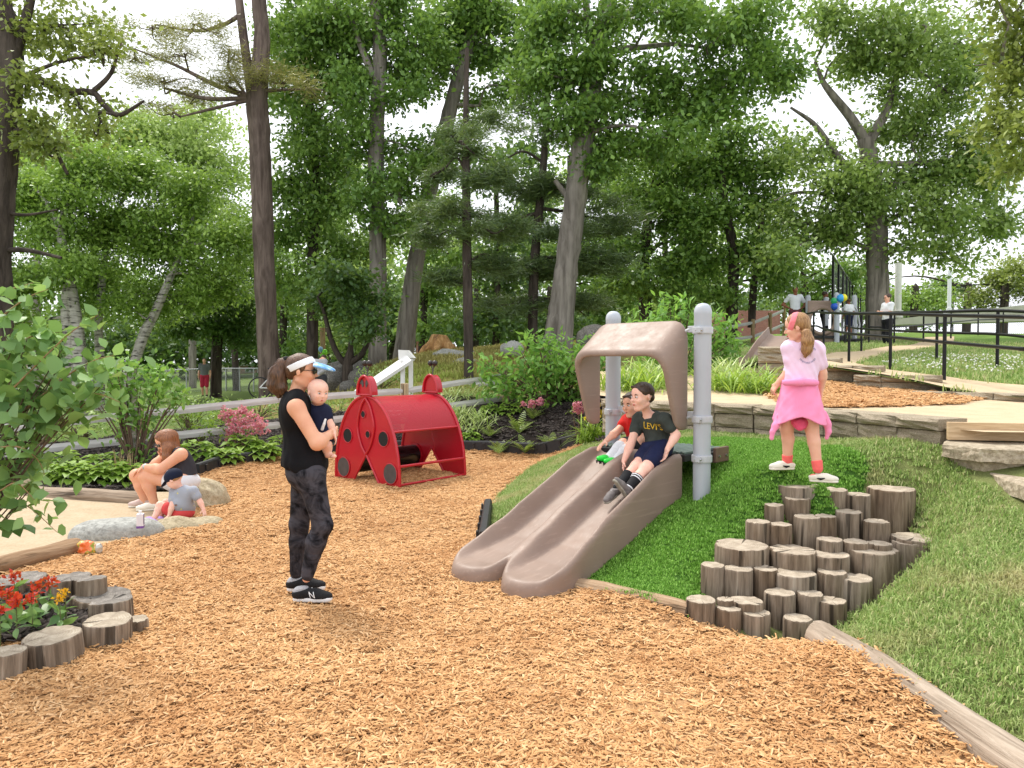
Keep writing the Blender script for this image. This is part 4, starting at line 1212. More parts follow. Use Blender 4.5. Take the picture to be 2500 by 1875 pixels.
def plate(pts, y0, th):
    bm = bmesh.new()
    f = [bm.verts.new((x, y0, z)) for x, z in pts]; b = [bm.verts.new((x, y0 + th, z)) for x, z in pts]
    bm.faces.new(f); bm.faces.new(b[::-1]); n = len(pts)
    for k in range(n): bm.faces.new((f[k], f[(k + 1) % n], b[(k + 1) % n], b[k]))
    bmesh.ops.recalc_face_normals(bm, faces=bm.faces[:]); bmesh.ops.triangulate(bm, faces=[x for x in bm.faces if len(x.verts) > 4])
    return bm
for y0, front in ((0, True), (TL, False)):
    pn = bm_obj('end_panel', plate(panel_outline(), y0, .012), M_RED, bug)
    tube_ob('rim', [(x, y0, z) for x, z in arch(48)], .022, M_RED, pn)
    for s in (-1, 1):
        tube_ob('leg_edge', [(s * .29, y0 - .004, -.03), (0, y0 - .004, .37)], .016, M_RED, pn)
    if front:
        for s in (-1, 1):
            tube_ob('wing_edge', [tuple(p) for p in spline([(0, -.012, .37), (s * .10, -.012, .50), (s * .172, -.012, .74), (s * .10, -.012, 1.0), (0, -.012, 1.13)], 8)], .017, M_RED, pn)
        for (x, z, r, m) in ((-.394, .60, .098, M_SPOT), (.36, .60, .102, M_SPOT), (-.49, .16, .135, M_PLUG), (.493, .155, .135, M_PLUG), (-.055, .905, .048, M_SPOT), (.04, .64, .05, M_SPOT)):
            bm = bmesh.new(); b_cyl(bm, (x, -.001, z), (x, -.010, z), r, 28); bm_obj('spot', bm, m, pn, True, auto=40)
            bm = bmesh.new(); b_tube(bm, [(x + r * cos(k * pi / 14), -.008, z + r * sin(k * pi / 14)) for k in range(28)], .007, 6, closed=True); bm_obj('spot_ring', bm, M_RED, pn, True)
    # head
    hd = [(.145 * cos(pi * k / 20), .0 + .255 * sin(pi * k / 20) ** .9) for k in range(21)]
    ho = bm_obj('head', plate([(x, z + PH + .015) for x, z in hd], y0 - .02, .10), M_RED, bug)
    tube_ob('head_rim', [(x, y0 - .035, z + PH + .015) for x, z in hd], .018, M_RED, ho)
    tube_ob('neck_bar', [(-.15, y0 - .03, PH + .02), (.15, y0 - .03, PH + .02)], .014, M_RED, ho)
    if front:
        for s in (-1, 1):
            bm = plate([(s * (.018 + .075 * (cos(a) * .5 + .5) * (1 if a < pi else .55)), PH + .17 + .05 * sin(a)) for a in [2 * pi * k / 18 for k in range(18)]], -.028, .006); bm_obj('eye', bm, M_PLUG, ho)
    zt = PH + .27
    tube_ob('antenna', [(0, y0 + .02, zt - .02), (0, y0 + .02, zt + .09), (-.045, y0 + .02, zt + .15)], .009, M_PLUG, ho)
    tube_ob('antenna', [(0, y0 + .03, zt + .05), (0, y0 + .03, zt + .09), (.045, y0 + .03, zt + .15)], .009, M_PLUG, ho)
    for s in (-1, 1):
        bm = bmesh.new(); b_sphere(bm, (s * .046, y0 + .02, zt + .17), .042); bm_obj('antenna_ball', bm, simple('antenna_ball', (.03, .022, .02), .3) if 'antenna_ball' not in bpy.data.materials else bpy.data.materials['antenna_ball'], ho, True)
# mesh roof sheet
n1, n2 = 46, 30
A = [p for p in arch(120) if p[1] > .70]
arcl = np.concatenate([[0], np.cumsum([sqrt((a[0] - b[0]) ** 2 + (a[1] - b[1]) ** 2) for a, b in zip(A, A[1:])])])
V = [(x * .992, y, z * .992) for x, z in A for y in (.012, TL - .005)]
Fq = [[2 * i, 2 * i + 2, 2 * i + 3, 2 * i + 1] for i in range(len(A) - 1)]
me = mesh_np('roof_mesh', np.array(V), [np.array(Fq)], [M_RMESH], True)
uv = me.uv_layers.new(name='UVMap')
for lp_ in me.loops:
    vi = lp_.vertex_index; uv.data[lp_.index].uv = (arcl[vi // 2], V[vi][1])
obj('roof_mesh', me, bug)
for s in (1, -1):
    x, z = A[0] if s > 0 else A[-1]
    tube_ob('roof_edge', [(x * .99, 0, z - .005), (x * .99, TL, z - .005)], .018, M_RED, bug)
tube_ob('side_bar', [(.655, 0, .26), (.655, TL, .26)], .019, M_RED, bug); tube_ob('side_bar', [(.665, 0, .022), (.665, TL, .03)], .016, M_RED, bug)
tube_ob('side_bar', [(-.65, 0, .33), (-.65, TL, .33)], .016, M_RED, bug)
dr = tube_ob('roller_drum', [(-.36, .05, .23), (-.36, TL - .03, .23)], .15, M_DRUM, bug, 28)
bm = bmesh.new(); b_cyl(bm, (-.36, TL - .03, .23), (-.36, TL - .01, .23), .17, 28); bm_obj('drum_flange', bm, M_RED, dr, True, auto=40)
tube_ob('pull_cord', [tuple(p) for p in spline([(.02, TL - .04, .98), (.06, TL - .06, .6), (.10, TL - .05, .4), (.08, TL - .04, .24)], 6)], .006, M_RED, bug, 6)

# ------------------------------------------------------------------ upper play structure, Z about 25 m
UY = 25.0
def gp(px, Y=UY):
    x = (px - 1250) / FPX * Y
    return Vector((x, Y, float(UP(x, Y))))
o0 = gp(2010)
upl = thing('play_tower', 'small taupe play deck with silver posts and porthole panel, upper playground', 'play structure', o0)
def L(px, py, Y=UY): return at(px, py, Y) - o0
for px, pt, pb, Y in ((1973, 726, 830, 25.6), (2043, 720, 835, 24.6), (2017, 731, 760, 26.2), (2086, 726, 832, 25.2)):
    a, b = L(px, pb, Y), L(px, pt, Y)
    bm = bmesh.new(); b_cyl(bm, (a.x, a.y, a.z - .5), b, .085, 14); b_sphere(bm, b, .085)
    bm_obj('post', bm, M_GREYM, upl, True, auto=40)
def ringpanel(P):
    x, y, z = P
    d = np.maximum(np.maximum(np.abs(x) - .46, np.abs(z) - .68), np.abs(y) - .03)
    rr = np.sqrt((x + .0) ** 2 + (z - .02) ** 2)
    d = np.maximum(d, .40 - rr)
    ring = np.sqrt((rr - .42) ** 2 + (y + .04) ** 2) - .06
    return np.minimum(d, ring)
B = Blob(); B.field(ringpanel, (-.5, -.15, -.72), (.5, .1, .72), 0)
p_ = L(2006, 785, 24.7); obj('porthole_panel', B.mesh('porthole_panel', .022, M_TAUPE, True, 1), upl, p_)
a = L(2003, 824, 25.2); box_ob('platform', (a.x, a.y, a.z), (1.25, 1.2, .09), M_DARK, upl, None, .01)
a = L(2065, 830, 25); box_ob('platform', (a.x, a.y, a.z), (.75, .9, .07), M_DARK, upl, None, .01)
for px, Y in ((1983, 25.3), (2014, 25.5), (2062, 25.3)):
    a = L(px, 826, Y); box_ob('support', (a.x, a.y, a.z - .35), (.1, .1, .65), M_DARK, upl)
for px in (2063, 2078):
    tube_ob('grab_bar', [tuple(L(x, y, 25)) for x, y in ((px - 5, 832), (px - 8, 790), (px - 6, 752), (px + 4, 745), (px + 14, 756), (px + 22, 800), (px + 26, 834))], .028, M_CLAMP, upl, 8)
# small slide beside the block pillar
sl2 = thing('small_slide', 'small taupe chute slide coming down beside the block pillar', 'slide')
P0, P1 = at(1908, 820, 14.6), at(1842, 903, 12.75)
pts = [P0, P0.lerp(P1, .45), P0.lerp(P1, .82) + Vector((0, 0, -.05)), P1 + Vector((-.02, -.05, .03))]
bm = bmesh.new(); prof = [(-.26, .17), (-.235, .18), (-.21, .05), (-.12, 0), (.12, 0), (.21, .05), (.235, .18), (.26, .17), (.27, -.10), (-.27, -.10)]; R = []
dv = (P1 - P0); side = Vector((-dv.y, dv.x, 0)).normalized()
for p in spline([tuple(x) for x in pts], 5): R.append([bm.verts.new(Vector(p) + side * u + Vector((0, 0, z))) for u, z in prof])
for A_, C_ in zip(R, R[1:]):
    for k in range(10): bm.faces.new((A_[k], A_[(k + 1) % 10], C_[(k + 1) % 10], C_[k]))
bm.faces.new(R[0]); bm.faces.new(R[-1][::-1]); bmesh.ops.recalc_face_normals(bm, faces=bm.faces[:])
bm_obj('chute', bm, M_TAUPE, sl2, True, auto=40)
box_ob('support', P0 + Vector((0, .1, -.5)), (.1, .1, .9), M_DARK, sl2)

# ------------------------------------------------------------------ white wooden chute on posts behind the ladybug
M_WHITE = simple('white_paint', (.78, .77, .74), .55, .05, 6, .1, 40, .002)
WY = 16.5
w0 = at(990, 945, WY); wc = thing('white_chute', 'white painted wooden chute sloping down from two posts', 'chute', (w0.x, w0.y, 0))
W = lambda px, py, Y=WY: at(px, py, Y) - Vector((w0.x, w0.y, 0))
def prism(name, quad, thick, mat, parent):
    bm = bmesh.new(); f = [bm.verts.new(v) for v in quad]; b = [bm.verts.new(v + thick) for v in quad]
    bm.faces.new(f); bm.faces.new(b[::-1])
    for k in range(len(quad)): bm.faces.new((f[k], f[(k + 1) % len(quad)], b[(k + 1) % len(quad)], b[k]))
    bmesh.ops.recalc_face_normals(bm, faces=bm.faces[:]); return bm_obj(name, bm, mat, parent)
A_, B_ = W(992, 866), W(866, 952)
prism('chute_board', [A_, B_, B_ + Vector((.10, -.25, -.12)), A_ + Vector((.14, -.25, -.12))], Vector((-.04, .02, -.10)), M_WHITE, wc)
prism('cap_board', [W(972, 854), W(995, 855), W(1011, 874), W(973, 877)], Vector((0, .35, 0)), M_WHITE, wc)
prism('cap_trim', [W(974, 880), W(1008, 876), W(1007, 881), W(976, 887)], Vector((0, .33, 0)), M_WHITE, wc)
for px, Y in ((983, 16.4), (1003, 16.55)):
    a, b = W(px, 880, Y), W(px, 945, Y); box_ob('post', (a.x, a.y, (a.z + b.z) / 2 - .2), (.09, .09, a.z - b.z + .4), M_WHITE, wc, None, .006)
# balloons on a pole
bal = thing('balloon_pole', 'tan pole with two green balloons and a pale blue one behind the woman', 'pole', at(787, 890, 28))
bo = Vector(bal.location)
tube_ob('pole', [at(787, 800, 28.2) - bo, Vector((0, .2, -1.2))], .10, M_POST, bal, 10)
for px, py, r, c in ((783, 853, .09, (.30, .55, .85)), (793, 860, .10, (.25, .75, .05)), (786, 868, .065, (.25, .75, .05))):
    bm = bmesh.new(); q = at(px, py, 27.7) - bo; b_sphere(bm, q, r, (1, 1, 1.15)); b_cyl(bm, q - Vector((0, 0, r * 1.1)), q - Vector((0, 0, r * 1.35)), .012, 8, .02)
    bm_obj('balloon', bm, simple('balloon_%d' % px, c, .25), bal, True)
for px, py, r, c, lab in ((2052, 728, .12, (.05, .35, .8), 'blue balloon by the upper play deck'), (2060, 727, .11, (.85, .75, .03), 'yellow balloon by the upper play deck'), (2037, 748, .11, (.02, .10, .55), 'dark blue balloon on the upper play deck post'), (2036, 735, .10, (.03, .35, .12), 'green balloon on the upper play deck post')):
    bm = bmesh.new(); q = at(px, py, 24.3); b_sphere(bm, (0, 0, 0), r, (1, 1, 1.12)); b_cyl(bm, (0, 0, -r * 1.1), (0, 0, -r * 1.3), .012, 8, .02)
    tag(bm_obj('balloon', bm, simple('balloon_%d' % px, c, .25), None, True, q), lab, 'balloon', 'balloons at the upper play deck')
# ================================================================== people
SK1, SK2, SK3 = skinmat('skin_light', lin(238, 186, 160)), skinmat('skin_pale', lin(240, 194, 174)), skinmat('skin_brown', lin(140, 92, 66))
SKW = skinmat('skin_warm', lin(230, 174, 142))
M_EYE = simple('eye_white', (.7, .68, .66), .3); M_IRIS = simple('eye_dark', (.03, .02, .015), .2); M_LIP = simple('lip', lin(190, 105, 95), .45)
M_SHADES = simple('dark_lens', (.008, .007, .006), .12, spec=.7)
M_BROW = simple('brow', (.09, .05, .03), .8)
def nrm(v):
    v = np.array(v, float); return v / (np.linalg.norm(v) + 1e-9)
def axes(f, u):
    f, u = nrm(f), nrm(u); r = nrm(np.cross(f, u)); u = np.cross(r, f)
    return f, r, u                 # forward, right hand side, up
def head_prims(B, c, f, u, hh, baby=False, k=.055):
    f, r, u = axes(f, u); c = np.array(c, float)
    P = lambda a, b, d: c + (f * a + r * b + u * d) * hh
    if baby:
        B.ell(P(-.06, 0, .14), np.array([.46, .40, .40]) * hh, (f, r, u), k * hh)
        B.ell(P(.08, 0, -.18), np.array([.30, .33, .30]) * hh, (f, r, u), .15 * hh)
    else:
        B.ell(P(-.05, 0, .14), np.array([.42, .345, .365]) * hh, (f, r, u), k * hh)
        B.ell(P(.10, 0, -.18), np.array([.265, .255, .30]) * hh, (f, r, u), .14 * hh)
        B.cap(P(.25, -.04, -.42), P(.25, .04, -.42), .075 * hh, None, .08 * hh)
        B.cap(P(-.1, -.22, -.27), P(.2, -.09, -.42), .07 * hh, .06 * hh, .08 * hh); B.cap(P(-.1, .22, -.27), P(.2, .09, -.42), .07 * hh, .06 * hh, .08 * hh)
    n = .72 if baby else 1.0
    B.cap(P(.345, 0, .03), P(.345 + .085 * n, 0, -.115), .030 * hh, .047 * hh, .04 * hh)
    for s in (-1, 1):
        B.ell(P(.355, s * .047, -.125), np.array([.04, .035, .03]) * hh, (f, r, u), .03 * hh)
        B.ell(P(.26, s * .17, -.12), np.array([.10, .09, .09]) * hh, (f, r, u), .10 * hh)
        B.ell(P(.41, s * .145, .015), np.array([.065, .07, .045]) * hh, (f, r, u), .05 * hh, 'sub')
        B.ell(P(-.05, s * (.355 if not baby else .40), -.03), np.array([.075, .035, .115]) * hh, (f, nrm(r * s - f * .35), u), .02 * hh)
    B.ell(P(.335, 0, -.255), np.array([.05, .085, .028]) * hh, (f, r, u), .04 * hh)
    return P, f, r, u
def face_parts(parent, P, f, r, u, hh, shades=False, brow=None, h=.004, mouth=-.262, smile=0):
    A = (f, r, u)
    if shades:
        B = Blob()
        for s in (-1, 1): B.ell(P(.385, s * .145, .02), np.array([.03, .125, .10]) * hh, (nrm(f + r * s * .25), nrm(r - f * s * .25), u), .01)
        B.cap(P(.42, -.05, .04), P(.42, .05, .04), .012 * hh, None, .01)
        for s in (-1, 1): B.cap(P(.36, s * .26, .05), P(-.05, s * .365, .04), .014 * hh, None, .01)
        obj('sunglasses', B.mesh('sunglasses', h, M_SHADES), parent)
    else:
        for s in (-1, 1):
            B = Blob().ell(P(.355, s * .145, .012), np.array([.035, .062, .036]) * hh, A, 0)
            e = obj('eye', B.mesh('eye', h * .7, M_EYE), parent)
            B = Blob().ell(P(.379, s * .143, .012), np.array([.02, .03, .03]) * hh, A, 0)
            obj('iris', B.mesh('iris', h * .5, M_IRIS), e)
        for s in (-1, 1):
            B = Blob().chain([P(.385, s * .075, .085), P(.385, s * .15, .105), P(.345, s * .225, .085)], [.012 * hh, .014 * hh, .008 * hh], .01)
            obj('eyebrow', B.mesh('eyebrow', h * .7, brow or M_BROW), parent)
    B = Blob().chain([P(.335, -.095, mouth + smile), P(.378, 0, mouth), P(.335, .095, mouth + smile)], [.012 * hh, .024 * hh, .012 * hh], .01)
    obj('lips', B.mesh('lips', h * .7, M_LIP), parent)
def hand_prims(B, w, d, n, s=1.0, curl=.5, side=1, spread=.0, k=.008):
    """w wrist, d finger direction, n palm normal (towards the palm), side: thumb side sign"""
    d, n = nrm(d), np.array(n, float); n = nrm(n - d * np.dot(n, d)); l = np.cross(d, n) * side
    w = np.array(w, float)
    B.box(w + d * .045 * s, np.array([.046, .036, .014]) * s, (d, l, n), .013 * s, .012)
    for i, ln in enumerate((.066, .075, .070, .055)):
        o = (1.5 - i) * .0195 * s
        p0 = w + d * .085 * s + l * o
        dd = nrm(d + l * (1.5 - i) * spread)
        a1, a2 = curl * .7, curl * 1.5
        d1 = nrm(dd * cos(a1) + n * sin(a1)); d2 = nrm(dd * cos(a2) + n * sin(a2)); d3 = nrm(dd * cos(a2 * 1.3) + n * sin(a2 * 1.3))
        p1 = p0 + d1 * ln * .5 * s; p2 = p1 + d2 * ln * .33 * s; p3 = p2 + d3 * ln * .25 * s
        B.chain([p0, p1, p2, p3], [.0092 * s, .0086 * s, .008 * s, .0066 * s], k * .4)
    t0 = w + d * .022 * s + l * .03 * s; t1 = t0 + nrm(l * .75 + d * .55 + n * .3) * .038 * s; t2 = t1 + nrm(d * .9 + l * .1 + n * .45) * .03 * s
    B.chain([t0, t1, t2], [.0125 * s, .0105 * s, .008 * s], k)
def shoe(parent, heel, toe, L, mats, h=.006, ankle=None, name='shoe', top=.075, up=(0, 0, 1), laces=None, sole_h=.024):
    heel, toe = np.array(heel, float), np.array(toe, float); f = nrm(toe - heel); u = nrm(np.array(up, float) - f * np.dot(up, f)); r = np.cross(f, u); s = L / .26
    P = lambda a, b, d: heel + f * a * L + r * b * s + u * d * s
    U = Blob()
    U.ell(P(.16, 0, .045), np.array([.05, .036, .045]) * s, (f, r, u), .03 * s); U.cap(P(.15, 0, .055), P(.55, 0, .05), .037 * s, .036 * s, .03 * s)
    U.ell(P(.72, 0, .036), np.array([.072, .042, .034]) * s, (f, r, u), .04 * s); U.cap(P(.2, 0, .06), P(.24, 0, top), .036 * s, .036 * s, .03 * s)
    if ankle is not None: U.cap(P(.22, 0, top * .8), np.array(ankle), .036 * s, .034 * s, .02)
    U.plane(P(0, 0, sole_h * .7), -u, .004)
    if ankle is not None: U.plane(P(0.22, 0, top + .012), u * 1.0 - f * .25, .004)
    else: U.plane(P(0.22, 0, top + .004), u * 1.0 - f * .25, .004)
    o = obj(name, U.mesh(name, h, mats[0]), parent)
    S = Blob(); S.cap(P(.11, 0, sole_h * .5), P(.5, 0, sole_h * .5), .034 * s, .034 * s, .03 * s); S.cap(P(.5, 0, sole_h * .5), P(.84, 0, sole_h * .6), .036 * s, .038 * s, .02 * s)
    S.plane(P(0, 0, sole_h), u, .004); S.plane(P(0, 0, 0), -u, .006)
    obj('sole', S.mesh('sole', h, mats[1]), o)
    if laces:
        for a, hgt in ((.46, .082), (.54, .078), (.62, .072)):
            Lc = Blob().chain([P(a, -.027, hgt - .012), P(a + .01, 0, hgt + .006), P(a, .027, hgt - .012)], [.0035 * s] * 3, .003)
            obj('lace', Lc.mesh('lace', h * .5, laces), o)
    return o
class Body:
    """limb and torso primitives shared by the skin and, inflated, by the clothes"""
    def __init__(s, J, S): s.J, s.S = {k: np.array(v, float) for k, v in J.items()}, S
    def torso(s, B, g=0.0, lo=True, k=.06):
        J, S = s.J, s.S; q = S.get('q', 1.0)
        lat = nrm(J['sR'] - J['sL']); up = nrm(J['neck'] - J['waist']); fr = nrm(np.cross(up, lat)); lat = np.cross(fr, up)
        w = S.get('chest', (.155, .105, .17)); B.ell(J['chest'], (w[0] * q + g, w[1] * q + g, w[2] * q + g), (lat, fr, up), k * q)
        B.cap(J['sL'] * .82 + J['sR'] * .18, J['sR'] * .82 + J['sL'] * .18, S.get('yoke', .055) * q + g, None, .05 * q)
        lat2 = nrm(J['hR'] - J['hL']); up2 = nrm(J['waist'] - J['pelvis']); fr2 = nrm(np.cross(up2, lat2)); lat2 = np.cross(fr2, up2)
        w = S.get('waist', (.125, .095, .14)); B.ell(J['waist'], (w[0] * q + g, w[1] * q + g, w[2] * q + g), (nrm(lat + lat2), nrm(fr + fr2), nrm(up + up2)), k * q)
        if lo:
            w = S.get('pelvis', (.16, .12, .125)); B.ell(J['pelvis'], (w[0] * q + g, w[1] * q + g, w[2] * q + g), (lat2, fr2, up2), k * q)
        return s
    def neckp(s, B, hc):
        J, S = s.J, s.S; B.cap(J['neck'], hc, S.get('neck', .052) * S.get('q', 1), S.get('neck', .052) * S.get('q', 1) * .95, .03); return s
    def arm(s, B, sd, g=0.0, t=1.0, fore=True, k=.025):
        J, S = s.J, s.S; q = S.get('q', 1.0); r = S.get('arm', (.06, .05, .041, .027))
        a, b, c = J['s' + sd], J['e' + sd], J['w' + sd]
        B.ell(a, (r[0] * q * .98 + g,) * 3, None, .04 * q)
        e = a + (b - a) * t
        B.cap(a, e, r[0] * .93 * q + g, (r[0] * .93 + (r[2] - r[0] * .93) * t) * q + g, k * q)
        if t < 1: return s
        if fore:
            m = b + (c - b) * .28
            B.cap(b, m, r[2] * q + g, r[2] * 1.06 * q + g, k * q); B.cap(m, c, r[2] * 1.06 * q + g, r[3] * q + g, k * q)
        return s
    def leg(s, B, sd, g=0.0, t=2.0, k=.03):
        """t: 0..1 down the thigh, 1..2 down the shank"""
        J, S = s.J, s.S; q = S.get('q', 1.0); r = S.get('leg', (.088, .058, .056, .037))
        a, b, c = J['h' + sd], J['k' + sd], J['a' + sd]
        tt = min(t, 1.0)
        B.cap(a, a + (b - a) * tt, r[0] * q + g, (r[0] + (r[1] - r[0]) * tt) * q + g, .05 * q)
        if t > 1:
            m = b + (c - b) * .32; back = nrm((a + c) / 2 - b) * .012 * q
            u = t - 1
            if u <= .32: B.cap(b, b + (c - b) * u, r[1] * q + g, r[2] * q + g, k * q)
            else:
                B.cap(b, m + back, r[1] * q + g, r[2] * q + g, k * q); v = (u - .32) / .68
                B.cap(m + back, m + back * (1 - v) + (c - m) * v, r[2] * q + g, (r[2] + (r[3] - r[2]) * v) * q + g, k * q)
        return s
def person(label, base, group=None): return thing('person', label, 'person', base, 0, group)
def mk(px0, py0, sc, Y, base):
    base = Vector(base)
    return lambda zx, zy, dy=0.0: np.array(at(px0 + zx * sc, py0 + zy * sc, Y + dy) - base)
def part(name, B, h, mat, parent, relax=1): return obj(name, B.mesh(name, h, mat, True, relax), parent)
def text_on(parent, name, txt, size, mat, place, target, off=.002, arc=None, depth=.0):
    """lettering draped on a mesh: place(u, v) -> (point, direction) in the parent's frame"""
    cu = bpy.data.curves.new(name, 'FONT'); cu.body = txt; cu.size = size; cu.align_x = 'CENTER'; cu.align_y = 'CENTER'; cu.resolution_u = 3
    tmp = bpy.data.objects.new(name, cu); COL.objects.link(tmp)
    dg = bpy.context.evaluated_depsgraph_get(); me = bpy.data.meshes.new_from_object(tmp.evaluated_get(dg))
    bpy.data.objects.remove(tmp)
    bm = bmesh.new(); bm.from_mesh(me)
    bmesh.ops.subdivide_edges(bm, edges=[e for e in bm.edges if e.calc_length() > size * .25], cuts=2)
    tb = bmesh.new(); tb.from_mesh(target.data); tree = BVHTree.FromBMesh(tb); tb.free()
    for v in bm.verts:
        x, y = v.co.x, v.co.y
        p, d = place(x, y)
        hit = tree.ray_cast(Vector(p), Vector(d).normalized())
        if hit[0] is not None: v.co = hit[0] - Vector(d).normalized() * off
        else: v.co = Vector(p) + Vector(d).normalized() * .12
    return bm_obj(name, bm, mat, parent)

def strands(parent, pts, rad, n, mat, seed, thick=.0016, fray=.5):
    r_ = np.random.default_rng(seed); S = spline(np.array(pts), 6); m = len(S); paths = []; tt = np.linspace(0, 1, m)
    rr = np.interp(tt, np.linspace(0, 1, len(rad)), rad)
    for i in range(n):
        o = r_.normal(size=3); o /= np.linalg.norm(o); o *= r_.uniform(.8, 1.12); e_ = int(m * r_.uniform(.75, 1.0)); ph = r_.uniform(0, 6.28)
        P_ = S + o * rr[:, None] + np.outer(np.sin(tt * 7 + ph) * .004 + fray * .012 * tt ** 3 * r_.normal(), np.array([1, .3, 0])); P_ = P_[:max(4, e_)]
        paths.append((P_, np.linspace(thick, thick * .4, len(P_))))
    V, Fq = tube_np_(paths); return tag(obj('strands', mesh_np('strands', V, [Fq], [mat], True), parent), kind='stuff')
def tube_np_(paths, n=3):
    Vs, Fs, o = [], [], 0
    for P, R in paths:
        P = np.asarray(P, float); m = len(P); d = np.gradient(P, axis=0); d /= np.linalg.norm(d, axis=1, keepdims=True) + 1e-9
        x = np.cross(d, [.3, 1, .1]); x /= np.linalg.norm(x, axis=1, keepdims=True) + 1e-9; y = np.cross(d, x); an = 2 * pi * np.arange(n) / n
        V = P[:, None] + (x[:, None] * np.cos(an)[None, :, None] + y[:, None] * np.sin(an)[None, :, None]) * np.asarray(R)[:, None, None]
        Vs.append(V.reshape(-1, 3)); i = np.arange(m - 1)[:, None] * n; k = np.arange(n)[None]
        Fs.append(o + np.stack([i + k, i + (k + 1) % n, i + n + (k + 1) % n, i + n + k], -1).reshape(-1, 4)); o += m * n
    return np.concatenate(Vs), np.concatenate(Fs)

# ------------------------------------------------------------------ 1 standing woman
b0 = on(760, 1466, 0); w1 = person('woman in black sleeveless top and tie-dye leggings standing with a baby', (b0.x, b0.y, .025))
p = mk(600, 820, .41, b0.y, (b0.x, b0.y, .025))
J = dict(neck=p(300, 345), chest=p(298, 475), waist=p(335, 650), pelvis=p(358, 800), sR=p(300, 425, -.15), sL=p(325, 425, .15), eR=p(425, 640, -.19), wR=p(492, 590, -.07), eL=p(430, 640, .2), wL=p(455, 600, .12),
         hR=p(385, 830, -.085), hL=p(355, 830, .085), kR=p(458, 1130, -.09), kL=p(318, 1120, .10), aR=p(362, 1445, -.09), aL=p(298, 1432, .13))
S = dict(chest=(.145, .098, .17), waist=(.115, .092, .15), pelvis=(.15, .115, .12), arm=(.058, .05, .043, .028), leg=(.088, .057, .057, .034), neck=.05)
bd = Body(J, S); hc = p(338, 212); hh = .222
K = Blob(); bd.torso(K, -.008); bd.neckp(K, hc + np.array([-.015, 0, -.06]))
for s in 'RL': bd.arm(K, s); bd.leg(K, s, -.006)
hand_prims(K, J['wR'], (.42, .9, .14), (-.85, .42, .1), .95, .55, -1); hand_prims(K, J['wL'], (.75, -.6, .1), (-.6, -.8, .1), 1.0, .6, 1)
fr = head_prims(K, hc, (1, .06, -.04), (0.02, 0, 1), hh)
part('body', K, .0072, SKW, w1); face_parts(w1, *fr, hh, shades=True)
B = Blob(); bd.torso(B, .012); B.cap(p(305, 360, -.10), p(318, 360, .10), .05, None, .05)
B.cap(p(300, 420, -.13), p(320, 420, .13), .062, None, .05)
B.ell(p(352, 760), (.132, .168, .085), None, .07); B.ell(p(345, 690), (.124, .14, .14), None, .07)
B.plane(p(370, 800), (-.22, 0, -1), .008)
B.ell(p(318, 320), (.075, .085, .075), None, .012, 'sub')
for dy in (-1, 1): B.ell(p(312, 440, dy * .245), (.085, .095, .115), None, .012, 'sub')
B.field(lambda P: vnoise((P[0] * 1.6 + P[2] * .5, P[1], P[2] * .45), 20, 3) * .006 * np.clip((1.25 - P[2]) * 3, .3, 1.6), None, None, 0, 'noise')
part('tank_top', B, .0065, cloth('black_tank_cloth', (.005, .0045, .006), .8, .3, .6, 10), w1)
B = Blob(); 
for s in 'RL': bd.leg(B, s, .006, 1.93)
B.ell(J['pelvis'], (.132, .162, .13), None, .06)
B.field(lambda P: vnoise((P[0], P[1], P[2] * 2.2), 16, 9) * .0022, None, None, 0, 'noise'); B.plane(p(0, 735), (0, 0, 1), .004)
t = NT('tie_dye_leggings'); v = t.coords(); f = t.noise(v, 9, 5, .62, .8)
t.base(t.ramp(f, [(.38, (.005, .005, .007)), (.46, (.024, .023, .029)), (.60, (.068, .064, .076))])); t.p.inputs['Roughness'].default_value = .75; t.p.inputs['Specular IOR Level'].default_value = .15
t.bump(t.noise(t.coords((1, 1, 3)), 11, 3, .5, .8), .3, .008)
part('leggings', B, .0065, t.m, w1)
M_HAIRB = hairmat('brown_hair', (.035, .016, .009), (.17, .078, .036))
B = Blob(); P, f, r, u = fr
B.ell(P(-.075, 0, .165), np.array([.455, .385, .385]) * hh, (f, r, u), 0); B.plane(P(.20, 0, .20), nrm(f * 1 + u * .1 - u * .55), .02); B.plane(P(-.2, 0, -.16), nrm(-u + f * .35), .02)
B.ell(P(-.34, 0, -.02), np.array([.16, .27, .24]) * hh, (f, r, u), .1 * hh)
B.field(lambda P: np.sin(P[2] * 90 + P[0] * 60) * .0012 + vnoise(P, 40, 5) * .002, None, None, 0, 'noise')
hr = part('hair', B, .0055, M_HAIRB, w1)
B = Blob().chain([p(250, 150), p(222, 172), p(188, 225), p(176, 290), p(198, 358)], [.028, .042, .052, .048, .016], .03)
B.chain([p(225, 175), p(205, 240, -.02), p(215, 310, -.02), p(230, 350, -.01)], [.03, .034, .03, .012], .02)
B.field(lambda P: vnoise((P[0] * 2.2, P[1] * 2.2, P[2] * .4), 60, 7) * .006, None, None, 0, 'noise')
part('ponytail', B, .006, M_HAIRB, hr)
strands(hr, [p(250, 150), p(222, 172), p(188, 225), p(176, 290), p(196, 366)], [.028, .044, .053, .050, .03], 150, M_HAIRB, 3)
B = Blob(); B.ell(p(244, 150), (.016, .03, .03), None, 0); B.ell(p(238, 138, -.012), (.02, .02, .02), None, .01); part('hair_tie', B, .005, simple('black_elastic', (.01, .01, .01), .8), hr)
B = Blob(); B.ell(P(-.055, 0, .15), np.array([.475, .405, .42]) * hh, (f, r, u), 0); B.ell(P(-.055, 0, .15), np.array([.445, .375, .40]) * hh, (f, r, u), 0, 'sub')
tl = nrm(u - f * .5)
B.plane(P(.0, 0, .345), tl, .004); B.plane(P(.0, 0, .10), -tl, .004)
vz = part('visor', B, .0045, simple('white_visor_band', (.82, .82, .84), .6, .03), w1)
